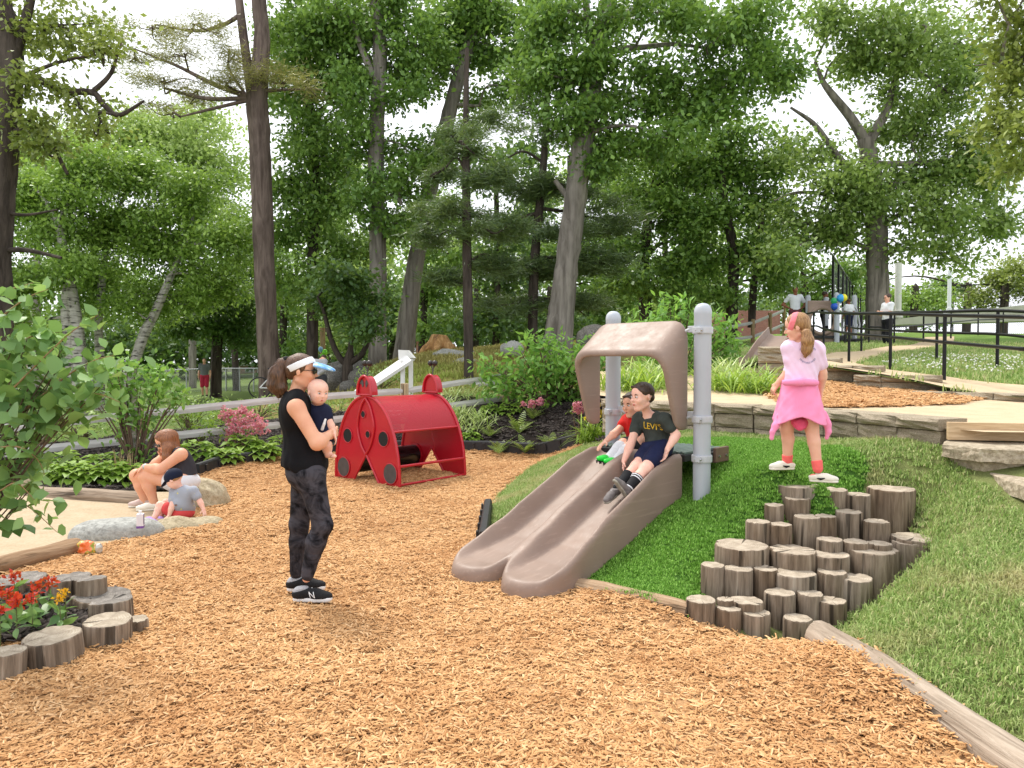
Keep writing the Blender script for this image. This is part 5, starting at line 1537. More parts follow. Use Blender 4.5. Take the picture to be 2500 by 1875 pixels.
B = Blob(); B.ell(P(.47, 0, .17), np.array([.52, .40, .11]) * hh, (nrm(f - u * .22), r, nrm(u + f * .22)), 0); B.ell(P(.42, 0, .10), np.array([.52, .40, .125]) * hh, (nrm(f - u * .22), r, nrm(u + f * .22)), 0, 'sub'); B.plane(P(.37, 0, 0), -f, .002)
t = NT('sky_blue_brim'); f2 = t.noise(t.coords(), 26, 4)
t.base(t.ramp(f2, [(.4, (.10, .30, .66)), (.55, (.25, .50, .82)), (.65, (.68, .80, .92))])); t.p.inputs['Roughness'].default_value = .6
part('brim', B, .0045, t.m, vz)
M_SHB = simple('black_knit', (.008, .008, .009), .8, .2, 60, .3, 200, .002); M_SHG = simple('grey_knit', (.36, .36, .38), .8, .25, 30, .4, 60, .004, stretch=(.3, .3, 6)); M_SOLE = simple('white_sole', (.78, .78, .78), .6, .03)
M_LACE = simple('white_lace', (.8, .8, .8), .7)
for s, hl, te in (('R', p(285, 1572, -.09), p(508, 1578, -.10)), ('L', p(248, 1532, .13), p(468, 1530, .16))):
    hl[2] = .0; te[2] = .0
    so = shoe(w1, hl, te, .262, (M_SHB, M_SOLE), .0055, None, laces=M_LACE, sole_h=.034)
    fdir = nrm(te - hl)
    B = Blob(); B.ell(hl + fdir * .045 + np.array([0, 0, .052]), (.052, .039, .048), None, .02); B.cap(hl + fdir * .05 + np.array([0, 0, .06]), hl + fdir * .062 + np.array([0, 0, .09]), .037, .036, .02)
    B.plane(hl + fdir * .085, fdir + np.array([0, 0, -.6]), .003); B.plane(hl + np.array([0, 0, .095]), (0, 0, 1), .003); B.plane(hl + np.array([0, 0, .02]), (0, 0, -1), .003)
    part('heel_cuff', B, .005, M_SHG, so)
    if s == 'R':
        c0 = hl + fdir * .125 + np.array([0, -.2, .052]); d0 = np.array([.05, 1, 0])
        N0 = lambda x, y: (c0 + np.array([1, 0, 0]) * x + np.array([-.35, 0, 1]) * y, d0)
        text_on(so, 'shoe_letter', 'N', .055, M_LACE, N0, so)

# ------------------------------------------------------------------ 2 baby on her arm
b1 = b0 + Vector((.07, .03, 0)); bz = p(450, 600)[2]
bb = person('bald baby in navy romper held in front of the standing woman', (b0.x + .07, b0.y + .02, bz))
p2 = mk(600, 820, .41, b0.y + .0, (b0.x + .07, b0.y + .02, bz))
J = dict(neck=p2(425, 415, .02), chest=p2(435, 470, .02), waist=p2(450, 530, .02), pelvis=p2(458, 580, .02), sR=p2(405, 448, .0), sL=p2(472, 450, -.0), eL=p2(500, 520, -.02), wL=p2(524, 582, -.03), eR=p2(400, 510, .05), wR=p2(440, 540, .08),
         hR=p2(440, 590, .07), hL=p2(470, 600, -.01), kL=p2(482, 652, -.05), aL=p2(490, 706, -.03), kR=p2(470, 650, .10), aR=p2(478, 706, .11))
S = dict(q=.5, chest=(.15, .14, .16), waist=(.15, .15, .14), pelvis=(.16, .16, .13), arm=(.062, .052, .05, .036), leg=(.092, .072, .066, .046), neck=.07, yoke=.06)
bd = Body(J, S); hc = p2(432, 337, -.03); hh = .165
K = Blob(); bd.torso(K, -.004); bd.neckp(K, hc + np.array([-.01, .01, -.03]))
for s in 'RL': bd.arm(K, s, 0, 1, True, .02); bd.leg(K, s, 0, 2, .02)
hand_prims(K, J['wL'], (.35, -.2, -.9), (-.5, -.2, 0), .52, .5, 1, k=.004)
for s in 'RL': a = J['a' + s]; K.cap(a, a + np.array([.045, -.035, -.006]), .019, .014, .015); K.ell(a + np.array([.05, -.04, -.008]), (.017, .017, .010), None, .012)
fr = head_prims(K, hc, (.66, -.74, -.12), (.03, .05, 1), hh, True)
part('body', K, .0048, SK2, bb); face_parts(bb, *fr, hh, brow=simple('pale_brow', lin(190, 140, 110), .8), h=.0035)
B = Blob(); bd.torso(B, .010); bd.arm(B, 'L', .013, .42); bd.arm(B, 'R', .012, .45); bd.leg(B, 'L', .012, .35); bd.leg(B, 'R', .012, .35); B.ell(p2(428, 405, .0), (.032, .032, .03), None, .006, 'sub')
ro = part('romper', B, .0045, cloth('navy_romper', (.012, .015, .04), .8, .2, .5, 22, .006), bb)
B = Blob().chain([p2(474, 498, -.075), p2(466, 525, -.082), p2(455, 556, -.072)], [.008, .009, .011], .005); part('white_strap', B, .004, M_LACE, ro)
M_HAIRF = hairmat('faint_baby_hair', lin(200, 150, 110), lin(225, 180, 140))

# ------------------------------------------------------------------ 3 boy in dark T-shirt, 4 boy in red on the slide
def boy(label, Yb, px0, py0, JZ, hc, hh, hdir, hup, hair, skin, hands, S, q):
    base = (ST.x, ST.y, 0.0)
    pp = mk(px0, py0, .217, Yb, base)
    J = {k: pp(*v) for k, v in JZ.items()}
    e = person(label, base); bd = Body(J, S); hcw = pp(*hc)
    K = Blob(); bd.torso(K, -.006); bd.neckp(K, hcw + np.array([.02, .02, -.05]))
    for s in 'RL': bd.arm(K, s, 0, 1, True, .02); bd.leg(K, s, -.003, 2, .02)
    for w, d, n, sd, c in hands: hand_prims(K, J[w], d, n, .80, c, sd, .08, .006)
    fr = head_prims(K, hcw, hdir, hup, hh); part('body', K, .0062, skin, e); face_parts(e, *fr, hh, h=.0035, smile=.02)
    P, f, r, u = fr
    B = Blob(); B.ell(P(-.07, 0, .175), np.array([.44, .375, .355]) * hh, (f, r, u), 0); B.plane(P(.27, 0, .20), nrm(f - u * .45), .02); B.plane(P(-.1, 0, -.02), nrm(-u + f * .05), .03)
    B.ell(P(-.27, 0, -.06), np.array([.22, .28, .2]) * hh, (f, r, u), .06 * hh)
    B.cap(P(.18, -.2, .40), P(.30, .14, .37), .06 * hh, .05 * hh, .06 * hh)
    for s in (-1, 1): B.ell(P(-.02, s * .40, -.06), np.array([.10, .10, .14]) * hh, (f, r, u), .01, 'sub')
    B.field(lambda X: vnoise(X, 90, 2) * .0022, None, None, 0, 'noise'); part('hair', B, .0048, hair, e)
    return e, bd, pp, fr
M_HAIRD = hairmat('dark_brown_hair', (.018, .009, .006), (.085, .042, .022))
SB = dict(q=.74, chest=(.165, .115, .18), waist=(.15, .115, .16), pelvis=(.16, .13, .13), arm=(.062, .052, .046, .030), leg=(.09, .068, .062, .042), neck=.052)
by1, bd, p3, fr = boy('boy in dark green T-shirt sliding down the near lane of the slide', 6.33, 1480, 900,
    dict(neck=(470, 530, .0), chest=(545, 640, .02), waist=(590, 780, .03), pelvis=(590, 880, .0), sL=(655, 575, -.13), sR=(375, 570, .13), eL=(790, 745, -.16), wL=(690, 905, -.22), eR=(275, 850, .0), wR=(200, 1040, -.06),
         hL=(625, 905, -.10), hR=(515, 895, .02), kL=(440, 1125, -.28), kR=(335, 1100, -.18), aL=(225, 1385, -.42), aR=(125, 1345, -.34)),
    (400, 315, -.06), .232, (-.86, -.48, -.06), (-.05, 0, 1), M_HAIRD, SK2,
    [('wL', (-.35, -.35, -.85), (-.8, -.2, .1), -1, .35), ('wR', (-.1, -.3, -.95), (.8, -.2, 0), 1, .35)], SB, .74)
M_DKG = cloth('charcoal_green_tshirt', (.045, .052, .046), .85, .2, .7, 13, .012)
B = Blob(); bd.torso(B, .012, True); bd.arm(B, 'L', .017, .50); bd.arm(B, 'R', .017, .45); B.ell(p3(470, 500, -.02), (.062, .062, .055), None, .01, 'sub'); B.plane(bd.J['pelvis'] + np.array([0, 0, -.02]), bd.J['pelvis'] - bd.J['chest'], .006)
B.field(lambda X: vnoise((X[0] * .8 + X[2] * .8, X[1], X[2]), 28, 3) * .005, None, None, 0, 'noise')
sh = part('t_shirt', B, .0052, M_DKG, by1)
fwd = nrm(np.array([-.60, -.80, -.1])); rt = nrm(np.array([.80, -.60, -.06])); up_ = nrm(np.array([.05, .0, 1])); tc_ = p3(492, 664, -.12) + fwd * .15
text_on(by1, 'shirt_lettering', "LEVI'S", .072, simple('gold_print', lin(226, 186, 50), .7), lambda x, y: (tc_ + rt * x + up_ * (y * (1 + .25 * abs(x) / .1)), -fwd), sh, .003)
B = Blob(); bd.leg(B, 'L', .018, .62); bd.leg(B, 'R', .018, .58); B.ell(bd.J['pelvis'], (.125, .125, .10), None, .05); B.plane(bd.J['pelvis'] + np.array([0, 0, .06]), bd.J['chest'] - bd.J['pelvis'], .004)
part('shorts', B, .0058, cloth('navy_shorts', (.008, .012, .045), .7, .2, .5, 14), by1)
M_SOCKB = simple('black_sock', (.008, .008, .010), .85, .2, 40, .3, 200, .002); M_SOCKW = simple('white_sock', (.74, .74, .76), .85, .06, 40, .3, 150, .003)
def sock(parent, bd, s, t0, mat, name='sock', g=.006, stripes=(), smat=None):
    J = bd.J; a, b = J['k' + s], J['a' + s]; B = Blob(); bd.leg(B, s, g, 2.0); d = nrm(b - a)
    B.plane(a + (b - a) * t0, -d, .004); o = part(name, B, .005, mat, parent)
    for t1, t2 in stripes:
        B = Blob(); bd.leg(B, s, g + .002, 2.0); B.plane(a + (b - a) * t1, -d, .001); B.plane(a + (b - a) * t2, d, .001); part('stripe', B, .0042, smat, o)
    return o
sock(by1, bd, 'R', .36, M_SOCKB, stripes=((.84, .89), (.92, .96)), smat=M_SOCKW); sock(by1, bd, 'L', .36, M_SOCKB, stripes=((.39, .43), (.46, .5), (.84, .89)), smat=M_SOCKW)
M_SNG = simple('grey_sneaker', (.17, .15, .145), .8, .3, 30, .3, 120, .003); M_SOLG = simple('grey_gum_sole', (.30, .28, .23), .8, .3, 60, .5, 120, .004)
a = bd.J['aR']; dn = np.array([-.50, -.52, -.36]); un = nrm(np.array([-.25, -.26, .93]))
shoe(by1, a - dn * .02 - un * .05, a + dn * .3 - un * .05 + np.array([0, 0, .03]), .205, (M_SNG, M_SOLG), .0052, None, up=un, laces=M_LACE)
a = bd.J['aL']; tn = np.array([-.42, -.25, .55])
shoe(by1, a + np.array([.0, -.01, -.05]), a + np.array([0, -.01, -.05]) + tn * .25, .205, (M_SNG, M_SOLG), .0052, None, up=nrm(np.array([.6, .3, .65])), laces=M_LACE)
by2, bd, p4, fr = boy('boy in red T-shirt and green cleats sitting at the top of the far slide lane', 6.78, 1480, 900,
    dict(neck=(318, 540, .02), chest=(340, 640, .04), waist=(365, 760, .06), pelvis=(365, 860, .04), sL=(425, 600, -.06), sR=(245, 585, .12), eL=(430, 760, -.10), wL=(330, 890, -.13), eR=(115, 715, .02), wR=(-5, 815, -.06),
         hL=(370, 880, -.04), hR=(300, 870, .06), kL=(255, 890, -.16), kR=(190, 845, -.08), aL=(115, 1030, -.32), aR=(35, 1000, -.27)),
    (292, 405, -.02), .222, (-.80, -.60, -.12), (-.12, -.02, 1), M_HAIRD, SK1,
    [('wL', (-.2, -.35, -.9), (.6, -.3, .2), -1, .3), ('wR', (-.7, -.5, -.5), (.1, -.2, -1), 1, .3)], SB, .74)
B = Blob(); bd.torso(B, .012, True); bd.arm(B, 'L', .017, .5); bd.arm(B, 'R', .017, .42); B.ell(p4(318, 515, 0), (.055, .055, .05), None, .01, 'sub'); B.field(lambda X: vnoise(X, 26, 4) * .003, None, None, 0, 'noise')
part('t_shirt', B, .0056, cloth('red_tshirt', (.62, .015, .012), .85, .12, .6, 13), by2)
B = Blob(); bd.leg(B, 'L', .016, .7); bd.leg(B, 'R', .016, .7); B.ell(bd.J['pelvis'], (.12, .12, .09), None, .05); part('shorts', B, .006, M_SOCKB, by2)
sock(by2, bd, 'R', .16, M_SOCKW, g=.010); sock(by2, bd, 'L', .16, M_SOCKW, g=.010)
M_GRN = simple('neon_green', (.02, .62, .05), .35, .12, 20, .1, 60, .002)
for s in 'RL':
    a = bd.J['a' + s]; d = nrm(np.array([-.72, -.55, .18])); un = nrm(np.array([-.1, -.2, 1]))
    hl = a - d * .04 - un * .055
    so = shoe(by2, hl, hl + d * .2, .205, (M_GRN, M_SOCKB), .0052, None, up=un, laces=M_SOCKB, sole_h=.014)
    rr_ = nrm(np.cross(d, un))
    for i in range(8):
        c = hl + d * (.03 + .16 * (i // 2) / 3.2) + rr_ * (.018 if i % 2 else -.018)
        bm = bmesh.new(); b_cyl(bm, c, c - un * .016, .007, 8, .005); bm_obj('stud', bm, M_SOCKB, so)

# ------------------------------------------------------------------ 5 girl in pink
GY = 5.62; gz = .70; g0 = at(1955, 1160, GY); gl = person('girl in pale pink T-shirt with a pink sweatshirt tied at her waist', (g0.x, g0.y, g0.z))
p5 = mk(1860, 750, .2714, GY, g0)
J = dict(neck=p5(345, 318), chest=p5(365, 430), waist=p5(348, 600), pelvis=p5(345, 740), sL=p5(250, 372, .02), sR=p5(490, 385, -.02), eL=p5(275, 545, .0), wL=p5(140, 690, .05), eR=p5(545, 590, .0), wR=p5(535, 735, .05),
         hL=p5(268, 800, .02), hR=p5(425, 800, -.02), kL=p5(225, 1090, .06), kR=p5(448, 1090, -.02), aL=p5(228, 1385, .10), aR=p5(503, 1450, -.06))
S = dict(q=.70, chest=(.175, .115, .18), waist=(.16, .115, .17), pelvis=(.17, .13, .13), arm=(.062, .052, .046, .030), leg=(.10, .07, .064, .044), neck=.05)
bd = Body(J, S); hc = p5(310, 180, -.01); hh = .198
K = Blob(); bd.torso(K, -.006); bd.neckp(K, hc + np.array([.02, 0, -.04]))
for s in 'RL': bd.arm(K, s, 0, 1, True, .02); bd.leg(K, s, 0, 2, .02)
hand_prims(K, J['wL'], (-.45, .3, -.8), (.5, .3, -.3), .72, 1.0, -1, 0, .006); hand_prims(K, J['wR'], (.05, .2, -1), (-.8, .2, 0), .72, .5, 1, 0, .006)
fr = head_prims(K, hc, (-.90, .38, -.22), (-.12, -.05, 1), hh); part('body', K, .005, SK1, gl); face_parts(gl, *fr, hh, h=.0035)
B = Blob(); bd.torso(B, .012, True); bd.arm(B, 'L', .020, .56); bd.arm(B, 'R', .020, .60); B.ell(p5(335, 300, .0), (.055, .055, .05), None, .01, 'sub'); B.plane(p5(345, 660), (0, 0, -1), .004)
B.field(lambda X: vnoise((X[0] * 1.5 + X[2] * .6, X[1], X[2] * .6), 26, 8) * .0055, None, None, 0, 'noise')
M_PPINK = cloth('pale_pink_tshirt', lin(240, 208, 232), .85, .05, .6, 11); M_PINK = cloth('pink_sweatshirt', lin(249, 148, 188), .9, .06, .6, 9); M_PINKD = cloth('deep_pink_cloth', lin(238, 92, 130), .9, .1, .6, 12)
sh = part('t_shirt', B, .0055, M_PPINK, gl)
M_NAVYP = simple('navy_print', lin(95, 105, 150), .8)
tc_ = p5(408, 425, -.08) + np.array([0, -.3, 0])
for txt, a0, sg in (('VINEYARD VINES', -pi / 2, 1), ('VINEYARD VINES', pi / 2, -1)):
    R0 = .062
    def pl(x, y, a0=a0, sg=sg):
        a = a0 + sg * x / R0
        rad = R0 - sg * (-1) * 0 + (-y if sg > 0 else y)
        return (tc_ + np.array([cos(a) * rad, 0, sin(a) * rad]), (0, 1, 0))
    text_on(gl, 'shirt_lettering', txt, .0175, M_NAVYP, pl, sh, .003)
# tied sweatshirt
def skirt(P):
    x, y, z = P
    zt, zb_ = p5(0, 655)[2], p5(0, 1015)[2]
    tt = np.clip((zt - z) / (zt - zb_), 0, 1.1)
    cx = np.interp(tt, [0, 1], [p5(345, 0)[0], p5(358, 0)[0]])
    rx = .128 + .062 * tt ** 1.3; ry = .098 + .075 * tt
    an = np.arctan2(y, x - cx)
    fold = 1 + .05 * tt * np.sin(an * 5 + .6) + .03 * tt * np.sin(an * 9 + 2)
    d = (np.sqrt(((x - cx) / rx) ** 2 + (y / ry) ** 2) / fold - 1) * .11
    d = np.abs(d + .006) - .006
    hem = zb_ + .03 * np.sin(an * 3 + 1.0) + .05 * np.clip(-np.cos(an * 2), -1, 1) * 0
    d = np.maximum(d, z - zt); d = np.maximum(d, hem - z)
    return d
zt, zb_ = p5(0, 655)[2], p5(0, 1015)[2]
B = Blob(); B.field(skirt, (-.33, -.3, zb_ - .06), (.33, .3, zt + .01), 0); B.field(lambda X: vnoise(X, 24, 6) * .003, None, None, 0, 'noise')
sw = part('tied_sweatshirt', B, .0055, M_PINK, gl, 2)
B = Blob(); B.chain([p5(210, 680, -.10), p5(345, 672, -.135), p5(488, 680, -.10)], [.022, .026, .022], .02); part('waist_band', B, .006, M_PINK, sw)
B = Blob(); B.chain([p5(160, 1000, .02), p5(122, 1070, -.02), p5(96, 1120, -.03), p5(88, 1180, -.03)], [.030, .026, .018, .016], .015); B.chain([p5(165, 980, .0), p5(140, 1040, .03)], [.03, .028], .02); part('hanging_sleeve', B, .0055, M_PINK, sw)
B = Blob(); B.chain([p5(560, 990, .0), p5(590, 1060, -.02), p5(600, 1120, -.03), p5(582, 1178, -.03)], [.026, .026, .020, .014], .015); B.chain([p5(548, 960, 0), p5(585, 1040, -.02)], [.03, .024], .02); part('hanging_sleeve', B, .0055, M_PINK, sw)
B = Blob(); B.ell(p5(345, 1045, -.03), (.056, .05, .048), None, 0); B.chain([p5(285, 1020, -.02), p5(345, 1070, -.05), p5(405, 1010, -.02)], [.022, .03, .022], .02); B.field(lambda X: vnoise(X, 45, 6) * .006, None, None, 0, 'noise'); part('bunched_hood', B, .0055, M_PINKD, sw)
M_HAIRL = hairmat('light_brown_hair', lin(112, 74, 44), lin(196, 150, 98))
P, f, r, u = fr
B = Blob(); B.ell(P(-.08, 0, .155), np.array([.455, .39, .385]) * hh, (f, r, u), 0); B.plane(P(.24, 0, .20), nrm(f - u * .35), .02); B.plane(P(-.2, 0, -.24), nrm(-u + f * .45), .03); B.ell(P(-.30, 0, -.05), np.array([.2, .30, .25]) * hh, (f, r, u), .08 * hh)
B.field(lambda X: vnoise(X, 70, 2) * .002, None, None, 0, 'noise'); hr = part('hair', B, .005, M_HAIRL, gl)
B = Blob(); B.chain([p5(378, 222, -.09), p5(400, 235, -.125), p5(412, 300, -.13), p5(404, 380, -.12), p5(390, 448, -.115)], [.022, .030, .042, .038, .012], .02); B.field(lambda X: vnoise((X[0] * 2.5, X[1] * 2.5, X[2] * .35), 70, 7) * .005, None, None, 0, 'noise'); part('ponytail', B, .0055, M_HAIRL, hr)
strands(hr, [p5(378, 222, -.09), p5(400, 235, -.125), p5(412, 300, -.13), p5(404, 380, -.12), p5(390, 455, -.115)], [.022, .031, .043, .040, .02], 110, M_HAIRL, 4, .0013)
B = Blob(); B.ell(p5(392, 226, -.105), (.016, .02, .022), None, 0); part('hair_tie', B, .004, simple('purple_elastic', lin(130, 100, 160), .8), hr)
B = Blob(); B.ell(P(-.07, 0, .15), np.array([.475, .412, .405]) * hh, (f, r, u), 0); tl = nrm(f + u * .55); B.plane(P(.20, 0, .22), tl, .006); B.plane(P(.02, 0, .12), -tl, .006); part('headband', B, .005, M_PINKD if False else cloth('rose_headband', lin(240, 130, 140), .9, .08, .6, 20), hr)
M_SOCKP = simple('coral_sock', lin(244, 108, 104), .85, .08, 40, .3, 150, .003); M_SHW = simple('cream_sneaker', lin(232, 226, 212), .7, .06, 20, .2, 100, .002); M_CORAL = simple('coral_panel', lin(240, 140, 128), .7, .08)
for s, tdir in (('L', (-1, -.12, 0)), ('R', (.92, -.38, 0))):
    sock(gl, bd, s, .80, M_SOCKP, g=.006)
    a = bd.J['a' + s]; d = nrm(np.array(tdir)); hz = p5(180, 1478)[2] if s == 'L' else p5(545, 1560)[2]
    hl = np.array([a[0], a[1], hz]) - d * .055
    so = shoe(gl, hl, hl + d * .2, .20, (M_SHW, M_SHW), .005, None, laces=M_SHW, top=.07)
    lat = nrm(np.array([d[1], -d[0], 0])); lat = lat if lat[1] < 0 else -lat
    B = Blob(); B.chain([hl + d * .045 + lat * .030 + np.array([0, 0, .032]), hl + d * .075 + lat * .031 + np.array([0, 0, .026]), hl + d * .135 + lat * .027 + np.array([0, 0, .042])], [.004, .008, .002], .004); part('side_swoosh', B, .0032, M_SOCKB, so)
    B = Blob(); B.ell(hl + d * .03 + np.array([0, 0, .038]), (.034, .034, .02), None, 0); part('heel_panel', B, .0045, M_CORAL, so)

# ------------------------------------------------------------------ 6 seated woman, 7 toddler
SY = 8.15; s0 = at(440, 1250, SY); sw_ = person('woman with sunglasses and long hair sitting on the tan boulder', (s0.x, s0.y, 0))
p6 = mk(320, 1040, .2837, SY, (s0.x, s0.y, 0))
J = dict(neck=p6(378, 225, .02), chest=p6(425, 300, .02), waist=p6(458, 400, .02), pelvis=p6(455, 480, .02), sL=p6(430, 245, -.15), sR=p6(330, 225, .16), eL=p6(250, 372, -.19), wL=p6(112, 350, -.12), eR=p6(195, 345, .16), wR=p6(280, 262, .05),
         hL=p6(440, 480, -.08), hR=p6(430, 470, .10), kL=p6(118, 432, -.10), kR=p6(45, 425, .10), aL=p6(205, 680, -.08), aR=p6(135, 685, .12))
S = dict(chest=(.155, .11, .165), waist=(.14, .115, .14), pelvis=(.17, .135, .12), arm=(.066, .056, .048, .03), leg=(.10, .066, .062, .038), neck=.052)
bd = Body(J, S); hc = p6(290, 132, -.02); hh = .218
K = Blob(); bd.torso(K, -.008); bd.neckp(K, hc + np.array([.05, 0, -.04]))
for s in 'RL': bd.arm(K, s); bd.leg(K, s)
hand_prims(K, J['wL'], (-.85, .0, -.5), (0, .1, -1), 1, .45, 1); hand_prims(K, J['wR'], (-.1, -.1, 1), (-.5, 0, 0), 1, .8, 1)
fr = head_prims(K, hc, (-.62, -.52, -.58), (-.45, -.3, .84), hh); part('body', K, .0085, SKW, sw_); face_parts(sw_, *fr, hh, shades=True)
B = Blob(); bd.torso(B, .010); B.plane(p6(455, 425), (.1, 0, -1), .006); B.ell(p6(385, 190, .02), (.10, .11, .085), None, .015, 'sub')
for k_, dy in (('sL', -.06), ('sR', .06)): B.ell(J[k_] + np.array([-.02, dy, .02]), (.085, .075, .10), None, .012, 'sub')
part('tank_top', B, .007, cloth('grey_tank_cloth', (.042, .04, .048), .85, .2, .6, 10), sw_)
B = Blob(); bd.leg(B, 'L', .018, .30); bd.leg(B, 'R', .018, .25); B.ell(J['pelvis'], (.165, .19, .12), None, .05); B.plane(p6(455, 405), (.1, 0, 1), .004); part('shorts', B, .007, cloth('white_shorts', (.72, .72, .75), .8, .05, .5, 12), sw_)
M_HAIRA = hairmat('auburn_hair', lin(92, 52, 30), lin(172, 112, 70))
P, f, r, u = fr
B = Blob(); B.ell(P(-.08, 0, .16), np.array([.465, .40, .40]) * hh, (f, r, u), 0); B.plane(P(.24, 0, .15), nrm(f - u * .25), .02); B.plane(P(-.2, 0, -.5), -u, .03)
B.chain([P(-.2, .25, .15), p6(320, 190, -.09), p6(308, 260, -.12), p6(285, 325, -.13)], [.05, .055, .04, .012], .03); B.chain([P(-.35, 0, .0), p6(355, 170, .03), p6(385, 225, -.03)], [.08, .07, .03], .04); B.chain([P(-.1, -.3, .1), p6(268, 210, .06), p6(268, 290, .05)], [.04, .035, .012], .03)
B.field(lambda X: vnoise((X[0] * 2, X[1] * 2, X[2] * .5), 60, 7) * .004, None, None, 0, 'noise'); part('hair', B, .006, M_HAIRA, sw_); strands(sw_, [P(-.2, .25, .15), p6(320, 190, -.09), p6(308, 260, -.12), p6(285, 335, -.13)], [.05, .055, .042, .02], 90, M_HAIRA, 5, .002)
B = Blob(); w = J['wL'] + (J['eL'] - J['wL']) * .10; d = nrm(J['eL'] - J['wL']); B.cap(w - d * .014, w + d * .014, .036, None, 0); B.plane(w - d * .014, -d, .002); B.plane(w + d * .014, d, .002); part('watch', B, .005, simple('silver_watch', (.5, .5, .5), .3, metal=.7), sw_)
M_SHBG = simple('beige_sneaker', lin(206, 184, 176), .8, .08, 20, .3, 100, .003)
for s, m, te in (('L', M_SHW, (-.93, -.3, 0)), ('R', M_SHBG, (-.95, -.25, 0))):
    a = J['a' + s]; d = nrm(np.array(te)); hl = np.array([a[0], a[1], .02]) - d * .06
    shoe(sw_, hl, hl + d * .25, .25, (m, M_SHW), .0065, None, laces=M_LACE)
TY = 7.62; t0_ = at(420, 1260, TY); td = person('toddler in navy cap and grey patterned shirt sitting at the sand edge', (t0_.x, t0_.y, 0))
p7 = mk(320, 1040, .2837, TY, (t0_.x, t0_.y, 0))
J = dict(neck=p7(415, 520, .0), chest=p7(450, 600), waist=p7(450, 690), pelvis=p7(440, 745, .02), sL=p7(375, 565, .03), sR=p7(535, 560, -.02), eL=p7(352, 690, -.10), wL=p7(328, 772, -.12), eR=p7(590, 645, -.03), wR=p7(625, 720, -.06),
         hL=p7(395, 745, .0), hR=p7(420, 745, .12), kL=p7(250, 682, -.02), kR=p7(300, 660, .12), aL=p7(195, 800, -.10), aR=p7(245, 790, .05))
S = dict(q=.55, chest=(.175, .13, .18), waist=(.17, .14, .16), pelvis=(.17, .15, .13), arm=(.062, .052, .048, .032), leg=(.095, .075, .066, .046), neck=.05)
bd = Body(J, S); hc = p7(368, 462, -.02); hh = .185
K = Blob(); bd.torso(K, -.006); bd.neckp(K, hc + np.array([.03, 0, -.03]))
for s in 'RL': bd.arm(K, s, 0, 1, True, .02); bd.leg(K, s, 0, 2, .02)
hand_prims(K, J['wL'], (-.7, -.3, -.5), (.1, 0, -1), .62, .3, 1, .1, .005); hand_prims(K, J['wR'], (.3, -.3, -.9), (-.4, .2, -.5), .62, .5, -1, .1, .005)
fr = head_prims(K, hc, (-.85, .05, -.5), (-.45, 0, .88), hh, True); part('body', K, .007, SK2, td); face_parts(td, *fr, hh, h=.004)
P, f, r, u = fr
B = Blob(); B.ell(P(-.07, 0, .17), np.array([.51, .445, .43]) * hh, (f, r, u), 0); B.plane(P(-.05, 0, -.02), nrm(-u + f * .12), .006); cp_ = part('cap', B, .005, cloth('navy_cap', (.008, .012, .03), .8, .2, .3, 20, .004), td)
B = Blob(); B.ell(P(.44, 0, .10), np.array([.36, .33, .06]) * hh, (nrm(f - u * .35), r, nrm(u + f * .35)), 0); B.plane(P(.3, 0, 0), -f, .003); part('brim', B, .005, bpy.data.materials['navy_cap'], cp_)
B = Blob(); B.ell(P(-.14, 0, .02), np.array([.34, .40, .22]) * hh, (f, r, u), 0); B.plane(P(.02, 0, 0), f, .01); part('hair', B, .006, M_HAIRL, td)
B = Blob(); bd.torso(B, .013); bd.arm(B, 'L', .018, .55); bd.arm(B, 'R', .018, .55); B.ell(p7(410, 512), (.05, .05, .045), None, .01, 'sub')
t = NT('grey_print_shirt'); v = t.coords(); vo = t.new('ShaderNodeTexVoronoi'); vo.inputs['Scale'].default_value = 16; t.l.new(v, vo.inputs['Vector'])
t.base(t.mix(t.mix((.36, .38, .43), (.30, .32, .37), t.noise(v, 8)), (.70, .62, .10), t.ramp(vo.outputs['Distance'], [(.10, (1, 1, 1)), (.14, (0, 0, 0))]))); t.p.inputs['Roughness'].default_value = .9; t.bump(t.noise(v, 10, 3), .5, .012)
part('t_shirt', B, .0058, t.m, td)
B = Blob(); bd.leg(B, 'L', .02, .55); bd.leg(B, 'R', .02, .5); B.ell(J['pelvis'], (.12, .125, .085), None, .05); part('shorts', B, .006, cloth('red_shorts', lin(206, 72, 72), .85, .12, .6, 14), td)
M_PURP = simple('purple_sneaker', lin(158, 130, 196), .8, .1, 20, .2, 100, .002)
for s, te, up_ in (('L', (.80, -.55, -.28), (-.2, -.35, 1)), ('R', (.6, -.6, -.1), (-.2, -.2, 1))):
    a = J['a' + s]; d = nrm(np.array(te)); un = nrm(np.array(up_)); hl = a - un * .045 - d * .08
    if s == 'L': hl = p7(128, 825, -.10); te_ = p7(295, 890, -.20); d = nrm(te_ - hl)
    shoe(td, hl, hl + d * .19, .20, (M_PURP, M_SOLE), .0058, None, up=un, laces=M_LACE, sole_h=.03)

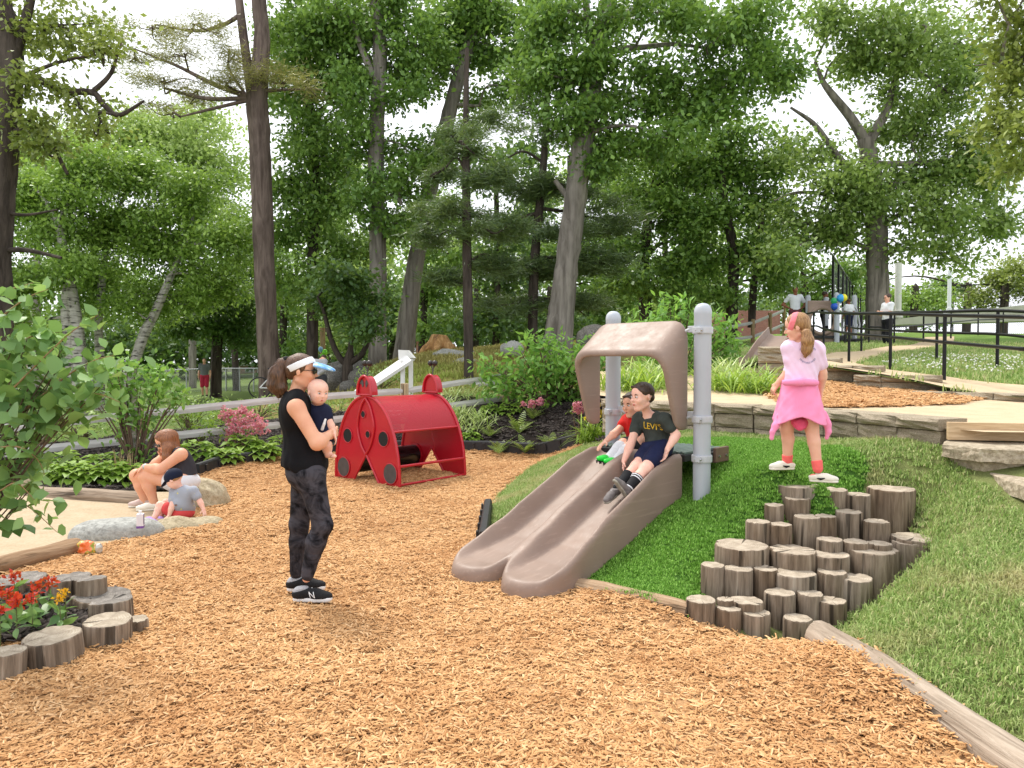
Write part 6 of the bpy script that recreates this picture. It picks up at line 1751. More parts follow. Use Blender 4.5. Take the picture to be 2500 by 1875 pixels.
# ------------------------------------------------------------------ background people
def stand(label, px, pyTop, pyFoot, Y, H_, face, top_m, bot_m, skin, hair_m, arms='down', short=True, hair_long=False, legs=True, long_sleeve=False, h=.016, glasses=False, cap=None, bow=False):
    base = at(px, pyFoot, Y); e = person(label, base); k = H_ / 1.70
    f = nrm(np.array([face[0], face[1], 0])); r = np.array([f[1], -f[0], 0]); u = np.array([0, 0, 1.])
    X = lambda a, b, c: (f * a + r * b + u * c) * k
    J = dict(neck=X(0, 0, 1.44), chest=X(0, 0, 1.26), waist=X(.01, 0, 1.06), pelvis=X(0, 0, .92), sR=X(0, .17, 1.38), sL=X(0, -.17, 1.38), hR=X(0, .09, .88), hL=X(0, -.09, .88), kR=X(.03, .10, .48), kL=X(.05, -.10, .48), aR=X(-.06, .10, .08), aL=X(.06, -.10, .08))
    if arms == 'down': J.update(eR=X(-.04, .24, 1.08), wR=X(.04, .25, .84), eL=X(.0, -.24, 1.08), wL=X(.10, -.25, .85))
    elif arms == 'hips': J.update(eR=X(-.08, .37, 1.12), wR=X(.06, .20, 1.0), eL=X(-.08, -.37, 1.12), wL=X(.06, -.20, 1.0))
    elif arms == 'back': J.update(eR=X(-.14, .24, 1.12), wR=X(-.16, .03, .97), eL=X(-.14, -.24, 1.12), wL=X(-.17, -.03, .99))
    elif arms == 'fold': J.update(eR=X(.06, .22, 1.10), wR=X(.24, .05, 1.14), eL=X(.06, -.22, 1.10), wL=X(.24, -.05, 1.16))
    elif arms == 'reach': J.update(eR=X(.22, .18, 1.30), wR=X(.44, .12, 1.38), eL=X(.0, -.24, 1.08), wL=X(.12, -.2, .9))
    S = dict(q=k, chest=(.17, .12, .18), waist=(.15, .115, .15), pelvis=(.165, .13, .12), arm=(.062, .052, .044, .03), leg=(.095, .064, .06, .04))
    bd = Body(J, S); hh = .225 * k
    hc = X(.02, 0, 1.585) if not bow else X(.16, 0, 1.47); hf = f - u * .08 if not bow else f * .5 - u * .8; hu = u if not bow else u * .5 + f * .8
    K = Blob(); bd.torso(K, -.01); bd.neckp(K, hc - u * .05)
    for s in 'RL': bd.arm(K, s); bd.leg(K, s, -.004)
    for s, sg in (('R', 1), ('L', -1)):
        d = nrm(J['w' + s] - J['e' + s]); hand_prims(K, J['w' + s], d, -r * sg, k, .5, -sg)
    fr = head_prims(K, hc, hf, hu, hh); part('body', K, h * 1.25, skin, e)
    P, hf, hr_, hu = fr
    B = Blob(); B.ell(P(-.08, 0, .17), np.array([.46, .385, .385]) * hh, (hf, hr_, hu), 0); B.plane(P(.24, 0, .2), nrm(hf - hu * .4), .02); B.plane(P(-.1, 0, -.1), nrm(-hu + hf * .2), .03)
    if hair_long: B.ell(P(-.38, 0, .30), np.array([.2, .2, .2]) * hh, None, .05)
    part('hair' if not cap else 'cap', B, h, cap or hair_m, e)
    if glasses: B = Blob(); B.cap(P(.40, -.22, .02), P(.40, .22, .02), .05 * hh, None, 0); part('glasses', B, .008, M_SHADES, e)
    B = Blob(); bd.torso(B, .016)
    for s in 'RL': bd.arm(B, s, .016, 1.0 if long_sleeve else .6)
    B.plane(X(0, 0, .88), -u, .006); B.ell(X(.03, 0, 1.47), (.07 * k,) * 3, None, .01, 'sub'); part('top', B, h * 1.1, top_m, e)
    B = Blob()
    for s in 'RL': bd.leg(B, s, .018, 1.02 if short else 1.9)
    B.ell(J['pelvis'], np.array([.17, .14, .12]) * k + .01, (r, f, u), .05); B.plane(X(0, 0, .99), u, .004); part('shorts' if short else 'trousers', B, h * 1.1, bot_m, e)
    for s in 'RL': a = J['a' + s]; hl = np.array([a[0], a[1], a[2] - .08 * k]) - f * .06; shoe(e, hl, hl + f * .25, .25 * k, (M_SHB, M_SHG), h)
    return e
M_WSH = cloth('white_shirt', (.76, .78, .82), .85, .04, .6, 9); M_GSH = cloth('grey_shirt', (.17, .18, .19), .85, .15, .6, 9); M_GHD = cloth('light_grey_top', (.36, .36, .38), .85, .08, .6, 9); M_RSH = cloth('crimson_shorts', lin(190, 52, 78), .85, .12, .5, 9); M_BPT = cloth('black_trousers', (.014, .014, .018), .85, .2, .4, 9); M_DPT = cloth('slate_trousers', (.05, .052, .062), .85, .2, .5, 9); M_MAR = cloth('maroon_shorts', lin(110, 60, 72), .85, .1, .5, 9)
stand('man in grey T-shirt and crimson shorts walking by the wire fence', 500, 876, 968, 33.5, 1.70, (.2, -1), M_GSH, M_RSH, SK1, M_HAIRD, cap=simple('camo_cap', (.20, .18, .13), .8, .5, 40), h=.02)
stand('person in light grey top with hands behind the back by the rocks', 783, 866, 990, 19.0, 1.36, (.35, 1), M_GHD, M_DPT, SK1, M_HAIRD, 'back', False, bow=True, long_sleeve=True, h=.014)
stand('man in white polo with hands on hips at the upper playground', 1940, 700, 828, 25.8, 1.78, (-.05, -1), M_WSH, M_MAR, SK3, M_BROW, 'hips', h=.017)
stand('woman in dark top reaching out behind the upper play deck', 2012, 709, 836, 26.9, 1.80, (.95, -.2), M_BPT, M_BPT, SK3, M_HAIRD, 'reach', False, h=.018)
stand('child in white shirt and navy shorts climbing the upper play deck', 2072, 730, 820, 24.8, 1.20, (-.3, .9), M_WSH, bpy.data.materials['navy_shorts'], SK3, M_BROW, h=.014)
stand('woman in white T-shirt and black trousers with glasses by the big oak', 2166, 718, 858, 22.0, 1.66, (-.98, -.15), M_WSH, M_BPT, SK1, M_HAIRD, 'fold', False, True, glasses=True, h=.016)
# ================================================================== trees and shrubs
def unit(v): return v / (np.linalg.norm(v, axis=-1, keepdims=True) + 1e-9)
def leafset(C, size, ratio=.5, up=.9, droop=.25, out=None, fold=.25, ovate=False, r=None):
    """C (n,3) leaf bases -> vertices and faces of folded leaves"""
    r = r or rng; n = len(C)
    a = r.normal(size=(n, 3)); a[:, 2] -= droop
    if out is not None: a += out
    a = unit(a)
    nn = r.normal(size=(n, 3)) * .8; nn[:, 2] += up * 1.6
    nn = unit(nn - a * (nn * a).sum(1, keepdims=True)); s = np.cross(a, nn)
    L = (size * r.uniform(.65, 1.3, n))[:, None]; W = L * ratio * .5
    if not ovate:
        V = np.stack([C, C + a * L * .5 + s * W + nn * W * fold, C + a * L, C + a * L * .5 - s * W + nn * W * fold], 1).reshape(-1, 3)
        return V, np.arange(4 * n).reshape(n, 4)
    V = np.stack([C, C + a * L * .28 + s * W * .85 + nn * W * fold, C + a * L * .62 + s * W * .85 + nn * W * fold, C + a * L - nn * L * .06, C + a * L * .62 - s * W * .85 + nn * W * fold, C + a * L * .28 - s * W * .85 + nn * W * fold, C + a * L * .5], 1).reshape(-1, 3)
    i = np.arange(n)[:, None] * 7
    q = np.concatenate([i + np.array([[0, 1, 2, 6]]), i + np.array([[6, 2, 3, 4]]), i + np.array([[0, 6, 4, 5]])], 0)
    return V, q
def needles(C, size, r):
    """tufts of fine needles as thin folded strips"""
    n = len(C); a = unit(r.normal(size=(n, 3)) * [1, 1, .55] + [0, 0, .1])
    nn = unit(r.normal(size=(n, 3))); s = unit(np.cross(a, nn)); L = (size * r.uniform(.6, 1.3, n))[:, None]; W = L * .055
    V = np.stack([C - s * W, C + s * W, C + a * L], 1).reshape(-1, 3)
    return V, np.arange(3 * n).reshape(n, 3)
M_BK_OAK = barkmat('oak_bark', (.085, .075, .062), (.26, .23, .195), 5.5)
M_BK_DK = barkmat('dark_bark', (.03, .024, .02), (.10, .08, .066), 7)
M_BK_PINE = barkmat('pine_bark', (.075, .055, .045), (.21, .16, .135), 6)
M_BK_GREY = barkmat('grey_bark', (.11, .095, .08), (.30, .27, .235), 5.5, (1, 1, .12))
t = NT('birch_bark'); v = t.coords((1, 1, 5)); f = t.noise(v, 3.5, 4, .6)
t.base(t.ramp(f, [(.36, (.02, .018, .016)), (.46, (.36, .33, .29)), (.7, (.58, .55, .50))])); t.p.inputs['Roughness'].default_value = .85; t.bump(f, .4, .02)
M_BK_BIRCH = t.m
LEAF = {
 'oak': leafmat('oak_leaf', (0.071, 0.159, 0.030), (0.248, 0.413, 0.081), .3), 'mid': leafmat('mid_leaf', (0.083, 0.180, 0.033), (0.295, 0.466, 0.095), .3), 'lime': leafmat('birch_leaf', (0.118, 0.223, 0.033), (0.366, 0.541, 0.104), .32),
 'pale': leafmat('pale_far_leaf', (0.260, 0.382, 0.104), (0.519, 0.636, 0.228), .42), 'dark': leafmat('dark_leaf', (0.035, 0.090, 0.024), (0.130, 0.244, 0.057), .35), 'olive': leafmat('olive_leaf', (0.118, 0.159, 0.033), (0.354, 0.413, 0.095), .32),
 'pine': leafmat('pine_needle', (0.047, 0.090, 0.033), (0.153, 0.223, 0.071), .25), 'pineol': leafmat('olive_needle', (0.142, 0.138, 0.043), (0.378, 0.339, 0.104), .3), 'right': leafmat('right_oak_leaf', (0.106, 0.191, 0.043), (0.366, 0.488, 0.133), .32)}
def tube_np(paths, n=6):
    """many tapering tubes -> V, F.  paths: list of (pts (m,3), radii (m,))"""
    Vs, Fs, o = [], [], 0
    for P, R in paths:
        P = np.asarray(P, float); R = np.asarray(R, float); m = len(P)
        d = unit(np.gradient(P, axis=0)); ref = np.array([1., .2, 0]) if abs(d[:, 2]).mean() > .6 else np.array([0, 0, 1.])
        x = unit(ref - d * (d @ ref)[:, None]); y = np.cross(d, x); an = 2 * pi * np.arange(n) / n
        V = P[:, None] + (x[:, None] * np.cos(an)[None, :, None] + y[:, None] * np.sin(an)[None, :, None]) * R[:, None, None]
        Vs.append(V.reshape(-1, 3)); i = np.arange(m - 1)[:, None] * n; k = np.arange(n)[None]
        Fs.append(o + np.stack([i + k, i + (k + 1) % n, i + n + (k + 1) % n, i + n + k], -1).reshape(-1, 4)); o += m * n
    return np.concatenate(Vs), np.concatenate(Fs)
def trunk_mesh(P, R, mat, seed, n=22):
    r = np.random.default_rng(seed)
    S = spline(np.column_stack([P, R]), 8); P, R = S[:, :3], np.maximum(S[:, 3], .01)
    R = R * (1 + r.normal(0, .025, len(R)))
    V, Fq = tube_np([(P, R)], n)
    rd = 1 + .055 * np.repeat(r.normal(size=(1, n)), len(R), 0) * 1.0; dr_ = np.cumsum(r.normal(0, .012, (len(R), n)), 0); rd = np.clip(rd + dr_, .82, 1.2).reshape(-1, 1)
    Pc = np.repeat(P, n, 0); V = Pc + (V - Pc) * rd + r.normal(0, .008, V.shape) * np.repeat(R, n)[:, None] * 2
    return mesh_np('trunk', V, [Fq], [mat], True), P, R
def tree(name, label, Y, trunk, blobs, kind, bark, seed, limbs=(), leaf=.15, per=90, crad=.75, cpm=1.0, group='trees around the play area', ground=None, needle=False, dry=2.0, extra_trunks=(), gz=None, ratio=.5, flat=.6):
    """trunk: (px, py, radius px) upward; blobs: (px, py, rx px, ry px[, depth offset]) parts of the crown; limbs: polylines (px, py, r px[, dy])"""
    r = np.random.default_rng(seed); rp = random.Random(seed); s = Y / FPX
    T = [np.array(at(x, y, Y)) for x, y, _ in trunk]; TR = [q[2] * s for q in trunk]
    g = float(H(T[0][0], T[0][1])) if gz is None else gz
    if T[0][2] > g + .05: T.insert(0, np.array([T[0][0], T[0][1], g])); TR.insert(0, TR[0] * 1.12)
    T.insert(0, np.array([T[0][0], T[0][1], g - .5])); TR.insert(0, TR[0] * 1.45)
    base = Vector((T[0][0], T[0][1], g)); bn = np.array(base)
    e = thing(name, label, 'tree', base, 0, group)
    me, P, R = trunk_mesh(np.array(T) - bn, TR, bark, seed); tk = obj('trunk', me, e)
    for q in extra_trunks:
        me2, _, _ = trunk_mesh(np.array([np.array(at(x, y, Y)) for x, y, _ in q]) - bn, [a[2] * s for a in q], bark, seed + 3); obj('trunk', me2, e)
    paths = []
    for L in limbs:
        Q = np.array([np.array(at(q[0], q[1], Y + (q[3] if len(q) > 3 else 0))) - bn for q in L]); S = spline(np.column_stack([Q, [q[2] * s for q in L]]), 6)
        paths.append((S[:, :3], np.maximum(S[:, 3], .012)))
    C = []
    ends = [p_[0] for p_ in paths]
    allP = np.concatenate([P] + ends) if ends else P
    for bl in blobs:
        px, py, rx, ry = bl[:4]; dy = bl[4] if len(bl) > 4 else r.uniform(-.5, .5) * dry
        c = np.array(at(px, py, Y + dy)) - bn; rad = np.array([rx * s, max(dry * .6, .75 * rx * s), ry * s])
        nc = max(3, int(cpm * 1.15 * rad[0] * rad[2] * pi / (crad ** 2 * .55)))
        q = unit(r.normal(size=(nc, 3))) * (r.random((nc, 1)) ** .55) * rad * r.uniform(.75, 1.3, (nc, 1)) + c
        C.append(q)
        d = np.linalg.norm(allP - c, axis=1) + np.where(allP[:, 2] > c[2] + .3, 4.0, 0); j = int(np.argmin(d)); a = allP[j]
        mid = (a + c) / 2 + np.array([0, 0, .12 * np.linalg.norm(c - a)]) + r.normal(0, .15, 3)
        S = spline(np.array([a, mid, c]), 5); r0 = min(.14, .02 + .02 * np.linalg.norm(c - a))
        paths.append((S, np.linspace(r0, .025, len(S))))
        for k in q[:: 2]:
            m2 = (c + k) / 2 + r.normal(0, .12, 3); m2[2] -= .05
            S2 = spline(np.array([S[len(S) // 2 + 1] * .4 + c * .6, m2, k]), 3); paths.append((S2, np.linspace(.026, .008, len(S2))))
    V, Fq = tube_np(paths, 5); tag(obj('limbs', mesh_np('limbs', V, [Fq], [bark], True), e), kind='stuff')
    C = np.concatenate(C); n = len(C)
    cv = r.uniform(-.22, .22, n)
    per = int(per * (3.3 if not needle else 2.6)); leaf = leaf * (1.12 if not needle else 1.15); ratio = ratio * 1.15
    idx = np.repeat(np.arange(n), per); off = r.normal(size=(len(idx), 3)) * np.array([crad, crad, crad * flat]) * (.30 + .38 * r.random((len(idx), 1)))
    pos = C[idx] + off
    if needle: V, Fl = needles(pos, leaf, r)
    else: V, Fl = leafset(pos, leaf, ratio, .8, .35, off / crad * .8, .25, False, r)
    var = np.clip(r.beta(2, 2.4, len(idx)) + cv[idx], 0, 1)
    obj('crown', mesh_np('crown', V, [Fl], [LEAF[kind]], False, var), e)
    return e
tree('oak_tree', 'oak at the left edge with snaking bare limbs', 15, [(-6, 900, 36), (-8, 650, 32), (2, 450, 33), (12, 250, 36), (22, 120, 30), (0, 0, 24), (-20, -120, 20)],
     [(130, 60, 110, 60), (240, 110, 60, 50), (190, 245, 80, 35), (90, 290, 60, 40), (110, 370, 70, 45), (40, 40, 60, 60), (250, 300, 40, 30), (60, 180, 50, 30)], 'olive', M_BK_DK, 1,  # dark bark puts the shade of the backlit trunk into its colour
     [[(20, 200, 13), (80, 190, 11), (150, 222, 9), (225, 226, 8), (252, 255, 7), (290, 281, 6), (352, 246, 3)], [(225, 226, 7), (270, 180, 5), (290, 120, 3)], [(15, 330, 14), (70, 318, 10), (120, 345, 7), (165, 425, 4)], [(5, 610, 8), (70, 612, 6), (150, 630, 4)], [(0, 515, 6), (60, 525, 4), (140, 512, 2)], [(30, 150, 16), (60, 60, 12), (85, -40, 9)], [(45, 190, 6), (150, 150, 4), (260, 130, 2)]],
     leaf=.11, per=42, crad=.42, dry=1.2, cpm=.62)
tree('pine_tree', 'tall pine with a bare straight trunk splitting in two near the top', 24, [(660, 945, 27), (650, 760, 25), (641, 520, 24), (634, 330, 24), (628, 245, 24), (640, 100, 18), (632, 0, 16), (630, -150, 14)],
     [(470, 60, 90, 26), (560, 150, 60, 30), (640, 180, 60, 35), (330, 150, 70, 30), (400, 190, 90, 26), (480, 240, 90, 22), (700, 195, 60, 22), (560, 200, 70, 26), (370, 60, 60, 30), (450, 130, 90, 26), (290, 90, 40, 28), (420, 280, 60, 18), (760, 215, 40, 14)], 'pineol', M_BK_PINE, 2,
     [[(618, 260, 15), (606, 180, 12), (590, 60, 11), (576, -60, 9)], [(588, 35, 6), (545, 60, 5), (480, 75, 4), (380, 60, 2)], [(605, 235, 8), (520, 205, 6), (430, 160, 4), (330, 120, 2)], [(605, 240, 6), (500, 240, 5), (400, 215, 3)], [(605, 245, 5), (520, 265, 4), (440, 285, 2)], [(640, 222, 5), (720, 218, 3), (790, 220, 2)], [(600, 232, 4), (560, 170, 3), (560, 120, 2)]],
     leaf=.16, per=100, crad=.6, needle=True, dry=2.2, flat=.35, cpm=.95)
tree('oak_tree', 'leafy oak just right of the tall pine', 27, [(762, 880, 13), (764, 640, 13), (768, 420, 12), (750, 200, 10), (735, 0, 9)],
     [(735, 60, 95, 90), (800, 150, 70, 80), (700, 230, 60, 80), (760, 330, 90, 80), (700, 440, 60, 60), (800, 470, 80, 70), (740, 560, 90, 70), (830, 610, 70, 70), (850, 260, 50, 60), (680, 90, 40, 60), (820, 380, 50, 50), (780, 700, 90, 60), (700, 690, 50, 60), (860, 720, 50, 60)], 'mid', M_BK_DK, 3, leaf=.17, per=70, crad=.8, cpm=.85)
tree('oak_tree', 'straight grey-trunked oak behind the ladybug', 25, [(921, 900, 22), (922, 700, 20), (921, 560, 19), (916, 400, 18), (922, 250, 17), (928, 120, 16), (918, 0, 15), (915, -120, 13)],
     [(850, 60, 100, 70), (960, 40, 80, 70), (970, 170, 90, 50), (860, 190, 60, 50), (1000, 360, 100, 40), (860, 330, 50, 45), (960, 460, 70, 40), (880, 480, 40, 40), (940, 540, 40, 30), (990, 250, 50, 30), (900, 110, 80, 60), (1030, 90, 60, 60), (800, 20, 50, 50), (880, 250, 40, 36), (1000, 430, 60, 36), (980, 560, 50, 40)], 'oak', M_BK_GREY, 4,
     [[(912, 190, 11), (880, 110, 9), (850, 30, 7)], [(924, 490, 7), (965, 480, 6), (980, 500, 4), (968, 455, 3)], [(918, 320, 5), (870, 325, 3)], [(900, 490, 5), (870, 460, 3)]], leaf=.17, per=62, crad=.7, cpm=.8)
tree('oak_tree', 'leaning grey oak crossing behind the ladybug to the upper right', 27, [(985, 870, 26), (1000, 740, 23), (1015, 640, 21), (1050, 460, 19), (1088, 310, 18), (1125, 170, 16), (1180, 10, 14), (1215, -110, 12)],
     [(1100, 80, 80, 70), (1210, 40, 100, 50), (1180, 130, 60, 40), (1040, 150, 60, 50), (1060, 400, 70, 30), (1250, 120, 60, 50), (1020, 560, 60, 40), (1180, 240, 40, 25), (1160, 20, 70, 50), (1290, 40, 60, 50), (1240, 210, 50, 40), (1100, 170, 40, 36), (1090, 520, 60, 40)], 'oak', M_BK_GREY, 5,
     [[(1113, 255, 5), (1150, 258, 4), (1170, 258, 3)], [(1070, 350, 4), (1130, 370, 3), (1190, 390, 2)], [(1150, 100, 8), (1110, 30, 5)]], leaf=.17, per=62, crad=.7, cpm=.8)
tree('pine_tree', 'thin dark pine in front of the dry hillock', 18.5, [(1145, 930, 12), (1143, 760, 11.5), (1140, 600, 11), (1138, 420, 9), (1138, 250, 7), (1140, 120, 5)],
     [(1090, 325, 70, 12), (1190, 300, 80, 14), (1130, 345, 90, 14), (1080, 420, 60, 14), (1200, 440, 70, 16), (1110, 520, 80, 20), (1190, 560, 90, 24), (1060, 590, 60, 22), (1220, 650, 70, 24), (1090, 670, 60, 22)], 'pine', M_BK_DK, 6, leaf=.19, per=170, crad=.42, needle=True, flat=.4, dry=1.6)
tree('pine_tree', 'dark pine left of the biggest oak trunk', 24, [(1300, 845, 13), (1303, 700, 12), (1312, 560, 11), (1326, 420, 9), (1336, 250, 7), (1340, 120, 5)],
     [(1270, 470, 70, 20), (1380, 455, 80, 18), (1260, 560, 80, 26), (1370, 560, 70, 24), (1240, 650, 80, 30), (1350, 660, 80, 30), (1260, 740, 80, 30), (1430, 470, 70, 18), (1480, 540, 80, 40), (1470, 640, 80, 40), (1300, 240, 60, 14), (1350, 330, 60, 14), (1420, 740, 70, 30)], 'pine', M_BK_DK, 7,
     [[(1312, 520, 5), (1250, 540, 4), (1205, 575, 2)], [(1330, 400, 4), (1280, 370, 3), (1240, 385, 2)]], leaf=.22, per=170, crad=.55, needle=True, flat=.42, dry=2)
tree('oak_tree', 'biggest oak behind the slide with a thick furrowed grey trunk', 22, [(1362, 838, 34), (1372, 740, 28), (1386, 620, 26), (1405, 480, 26), (1426, 330, 25), (1450, 180, 22), (1474, 60, 18), (1495, -80, 16)],
     [(1370, 190, 90, 60), (1320, 90, 90, 70), (1440, 150, 80, 60), (1560, 50, 90, 40), (1680, 40, 90, 40), (1560, 270, 110, 40), (1680, 250, 90, 60), (1820, 50, 110, 60), (1790, 170, 90, 60), (1900, 190, 60, 50), (1640, 330, 80, 36), (1500, 330, 60, 40), (1450, 420, 60, 30), (1860, 120, 60, 40), (1760, 290, 70, 40), (1480, 230, 70, 50), (1390, 290, 70, 50), (1500, 20, 60, 40), (1400, 20, 60, 50), (1640, 190, 60, 24), (1580, 180, 40, 20), (1720, 110, 60, 40), (1540, 370, 70, 36)], 'oak', M_BK_GREY, 8,
     [[(1462, 140, 11), (1510, 120, 8), (1570, 115, 7), (1650, 108, 5), (1740, 120, 3)], [(1470, 90, 12), (1540, 30, 10), (1640, -10, 8)], [(1640, 0, 10), (1720, 20, 9), (1790, 70, 8), (1830, 120, 6), (1870, 170, 4), (1930, 200, 2)], [(1440, 100, 10), (1430, 0, 9), (1425, -80, 8)], [(1400, 500, 9), (1355, 440, 6)], [(1590, 232, 5), (1680, 250, 4), (1760, 300, 2)]], leaf=.16, per=62, crad=.65, cpm=.8)
tree('maple_tree', 'mid-size tree behind the slide hood with a dark forked trunk', 30, [(1577, 830, 15), (1575, 740, 14), (1572, 640, 13), (1582, 540, 11), (1590, 460, 8)],
     [(1560, 470, 90, 60), (1650, 520, 80, 70), (1600, 390, 90, 50), (1700, 430, 70, 60), (1650, 640, 80, 50), (1540, 590, 60, 40), (1530, 690, 70, 40), (1640, 730, 70, 40)], 'mid', M_BK_DK, 9, [[(1575, 620, 6), (1630, 590, 4), (1690, 600, 2)]], leaf=.18, per=66, crad=.8)
tree('maple_tree', 'tree with twin dark trunks above the pale split fence', 29, [(1785, 800, 14), (1788, 700, 13), (1790, 620, 12), (1770, 500, 9), (1760, 400, 6)],
     [(1770, 400, 90, 70), (1720, 520, 80, 60), (1850, 500, 80, 70), (1700, 640, 70, 50), (1830, 620, 90, 40), (1880, 400, 60, 60), (1800, 320, 70, 40), (1900, 690, 60, 40), (1740, 720, 50, 30)], 'mid', M_BK_DK, 10, extra_trunks=[[(1835, 800, 9), (1840, 700, 8), (1855, 600, 7), (1860, 500, 5)]], leaf=.18, per=66, crad=.8, gz=2.3)
tree('oak_tree', 'broad spreading oak on the upper lawn at right', 26, [(2142, 775, 27), (2141, 660, 24), (2138, 540, 23), (2128, 430, 21), (2112, 340, 18)],
     [(2200, 130, 120, 70), (2090, 150, 90, 60), (2310, 220, 100, 90), (2240, 320, 120, 60), (2350, 410, 110, 70), (2190, 450, 110, 60), (2010, 460, 110, 60), (1950, 550, 90, 60), (2080, 580, 90, 40), (2300, 540, 110, 60), (2400, 540, 70, 60), (1960, 370, 80, 40), (2040, 60, 90, 50), (2250, 60, 80, 50), (2360, 140, 70, 60), (2200, 600, 80, 30), (2160, 250, 60, 40), (2280, 430, 80, 50), (2100, 500, 80, 50), (2400, 320, 60, 60), (2140, 60, 60, 40), (2420, 450, 50, 50), (2060, 420, 50, 30), (1900, 620, 60, 40), (2330, 620, 60, 30)], 'right', M_BK_OAK, 11,
     [[(2116, 350, 14), (2080, 290, 12), (2040, 240, 10), (2010, 200, 7), (1990, 150, 4)], [(2120, 350, 14), (2150, 300, 12), (2170, 255, 10), (2190, 180, 7), (2230, 120, 4)], [(2130, 470, 11), (2060, 400, 10), (2020, 345, 8), (1985, 300, 6), (1930, 262, 3)], [(2128, 400, 9), (2200, 400, 7), (2320, 390, 5), (2390, 350, 2)], [(2135, 520, 9), (2040, 480, 6), (1950, 470, 4), (1890, 490, 2)]], leaf=.17, per=64, crad=.8, cpm=.8, gz=2.05)
tree('oak_tree', 'overhanging tree cropped by the right edge of the photo', 14, [(2760, 900, 30), (2740, 500, 26), (2700, 200, 20), (2640, 0, 14)],
     [(2470, 40, 70, 60), (2500, 150, 60, 60), (2470, 230, 50, 60), (2430, 300, 40, 40), (2520, 300, 50, 60), (2560, 100, 60, 80), (2510, 390, 30, 40)], 'olive', M_BK_OAK, 12, [[(2700, 200, 10), (2600, 140, 6), (2480, 150, 3), (2380, 160, 1.5)]], leaf=.12, per=52, crad=.45, dry=1.4, gz=1.6, cpm=.8)
# birches and the green wall at left
BG = 'birches beyond the wire fence'
tree('birch_tree', 'birch pair at left with peeling dark-streaked trunks', 26, [(195, 930, 17), (188, 820, 15), (178, 740, 13), (160, 640, 11), (140, 540, 8)], [(120, 540, 130, 90), (50, 680, 100, 80), (210, 450, 120, 80), (60, 470, 90, 80), (160, 640, 90, 50), (30, 790, 60, 60)], 'lime', M_BK_BIRCH, 21, extra_trunks=[[(175, 930, 14), (170, 850, 12), (160, 760, 11), (165, 690, 10)]], leaf=.14, per=84, crad=.75, group=BG)
tree('birch_tree', 'slim upright birch with banded white bark', 28, [(243, 930, 11), (242, 850, 10), (241, 780, 9), (250, 680, 8), (262, 560, 6)], [(280, 560, 120, 90), (260, 690, 110, 50), (330, 430, 120, 70), (210, 740, 60, 30)], 'lime', M_BK_BIRCH, 22, leaf=.14, per=84, crad=.75, group=BG)
tree('birch_tree', 'leaning birch with banded white bark behind the left shrubs', 27, [(315, 930, 13), (330, 880, 12), (352, 815, 12), (375, 770, 11), (410, 690, 9), (450, 600, 6)], [(430, 580, 120, 100), (400, 720, 120, 50), (520, 690, 90, 60), (480, 470, 90, 70), (560, 600, 60, 80), (330, 760, 60, 30)], 'lime', M_BK_BIRCH, 23, leaf=.14, per=84, crad=.75, group=BG)
tree('pine_tree', 'dark low-branched tree right of the walking man', 34, [(527, 960, 14), (528, 880, 13), (530, 820, 12), (525, 740, 9)], [(500, 790, 90, 30), (580, 780, 70, 40), (560, 720, 80, 40), (450, 800, 60, 25), (600, 830, 40, 26)], 'dark', M_BK_DK, 24, leaf=.17, per=90, crad=.8, group=BG)
tree('pine_tree', 'second dark trunk near the wire fence left of the tall pine', 38, [(577, 950, 8), (574, 880, 7.5), (570, 820, 7)], [(590, 750, 60, 50), (610, 640, 50, 70), (560, 700, 60, 40)], 'dark', M_BK_DK, 25, leaf=.18, per=80, crad=.9, group=BG)
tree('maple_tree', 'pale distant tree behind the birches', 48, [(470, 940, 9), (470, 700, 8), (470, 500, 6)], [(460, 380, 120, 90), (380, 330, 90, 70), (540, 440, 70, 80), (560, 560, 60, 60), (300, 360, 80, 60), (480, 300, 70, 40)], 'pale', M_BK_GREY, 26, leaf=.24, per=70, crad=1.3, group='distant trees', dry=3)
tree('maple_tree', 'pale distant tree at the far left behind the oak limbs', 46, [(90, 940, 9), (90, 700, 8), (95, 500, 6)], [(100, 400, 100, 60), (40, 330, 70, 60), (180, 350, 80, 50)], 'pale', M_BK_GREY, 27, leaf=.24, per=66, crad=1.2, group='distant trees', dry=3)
# multi-stem tree over the rocks
tree('crooked_tree', 'low crooked multi-stem tree rooted on the rocks', 21, [(848, 905, 12), (850, 880, 11), (858, 850, 9), (862, 800, 7), (866, 740, 5)], [(800, 720, 60, 36), (880, 740, 50, 40), (840, 680, 60, 36), (900, 800, 30, 30)], 'dark', M_BK_DK, 28,
     [[(845, 890, 9), (825, 868, 8), (805, 820, 7), (790, 760, 5), (775, 725, 3)], [(855, 885, 9), (885, 862, 8), (900, 820, 6), (905, 770, 4)]], leaf=.14, per=80, crad=.5, group='trees around the play area')
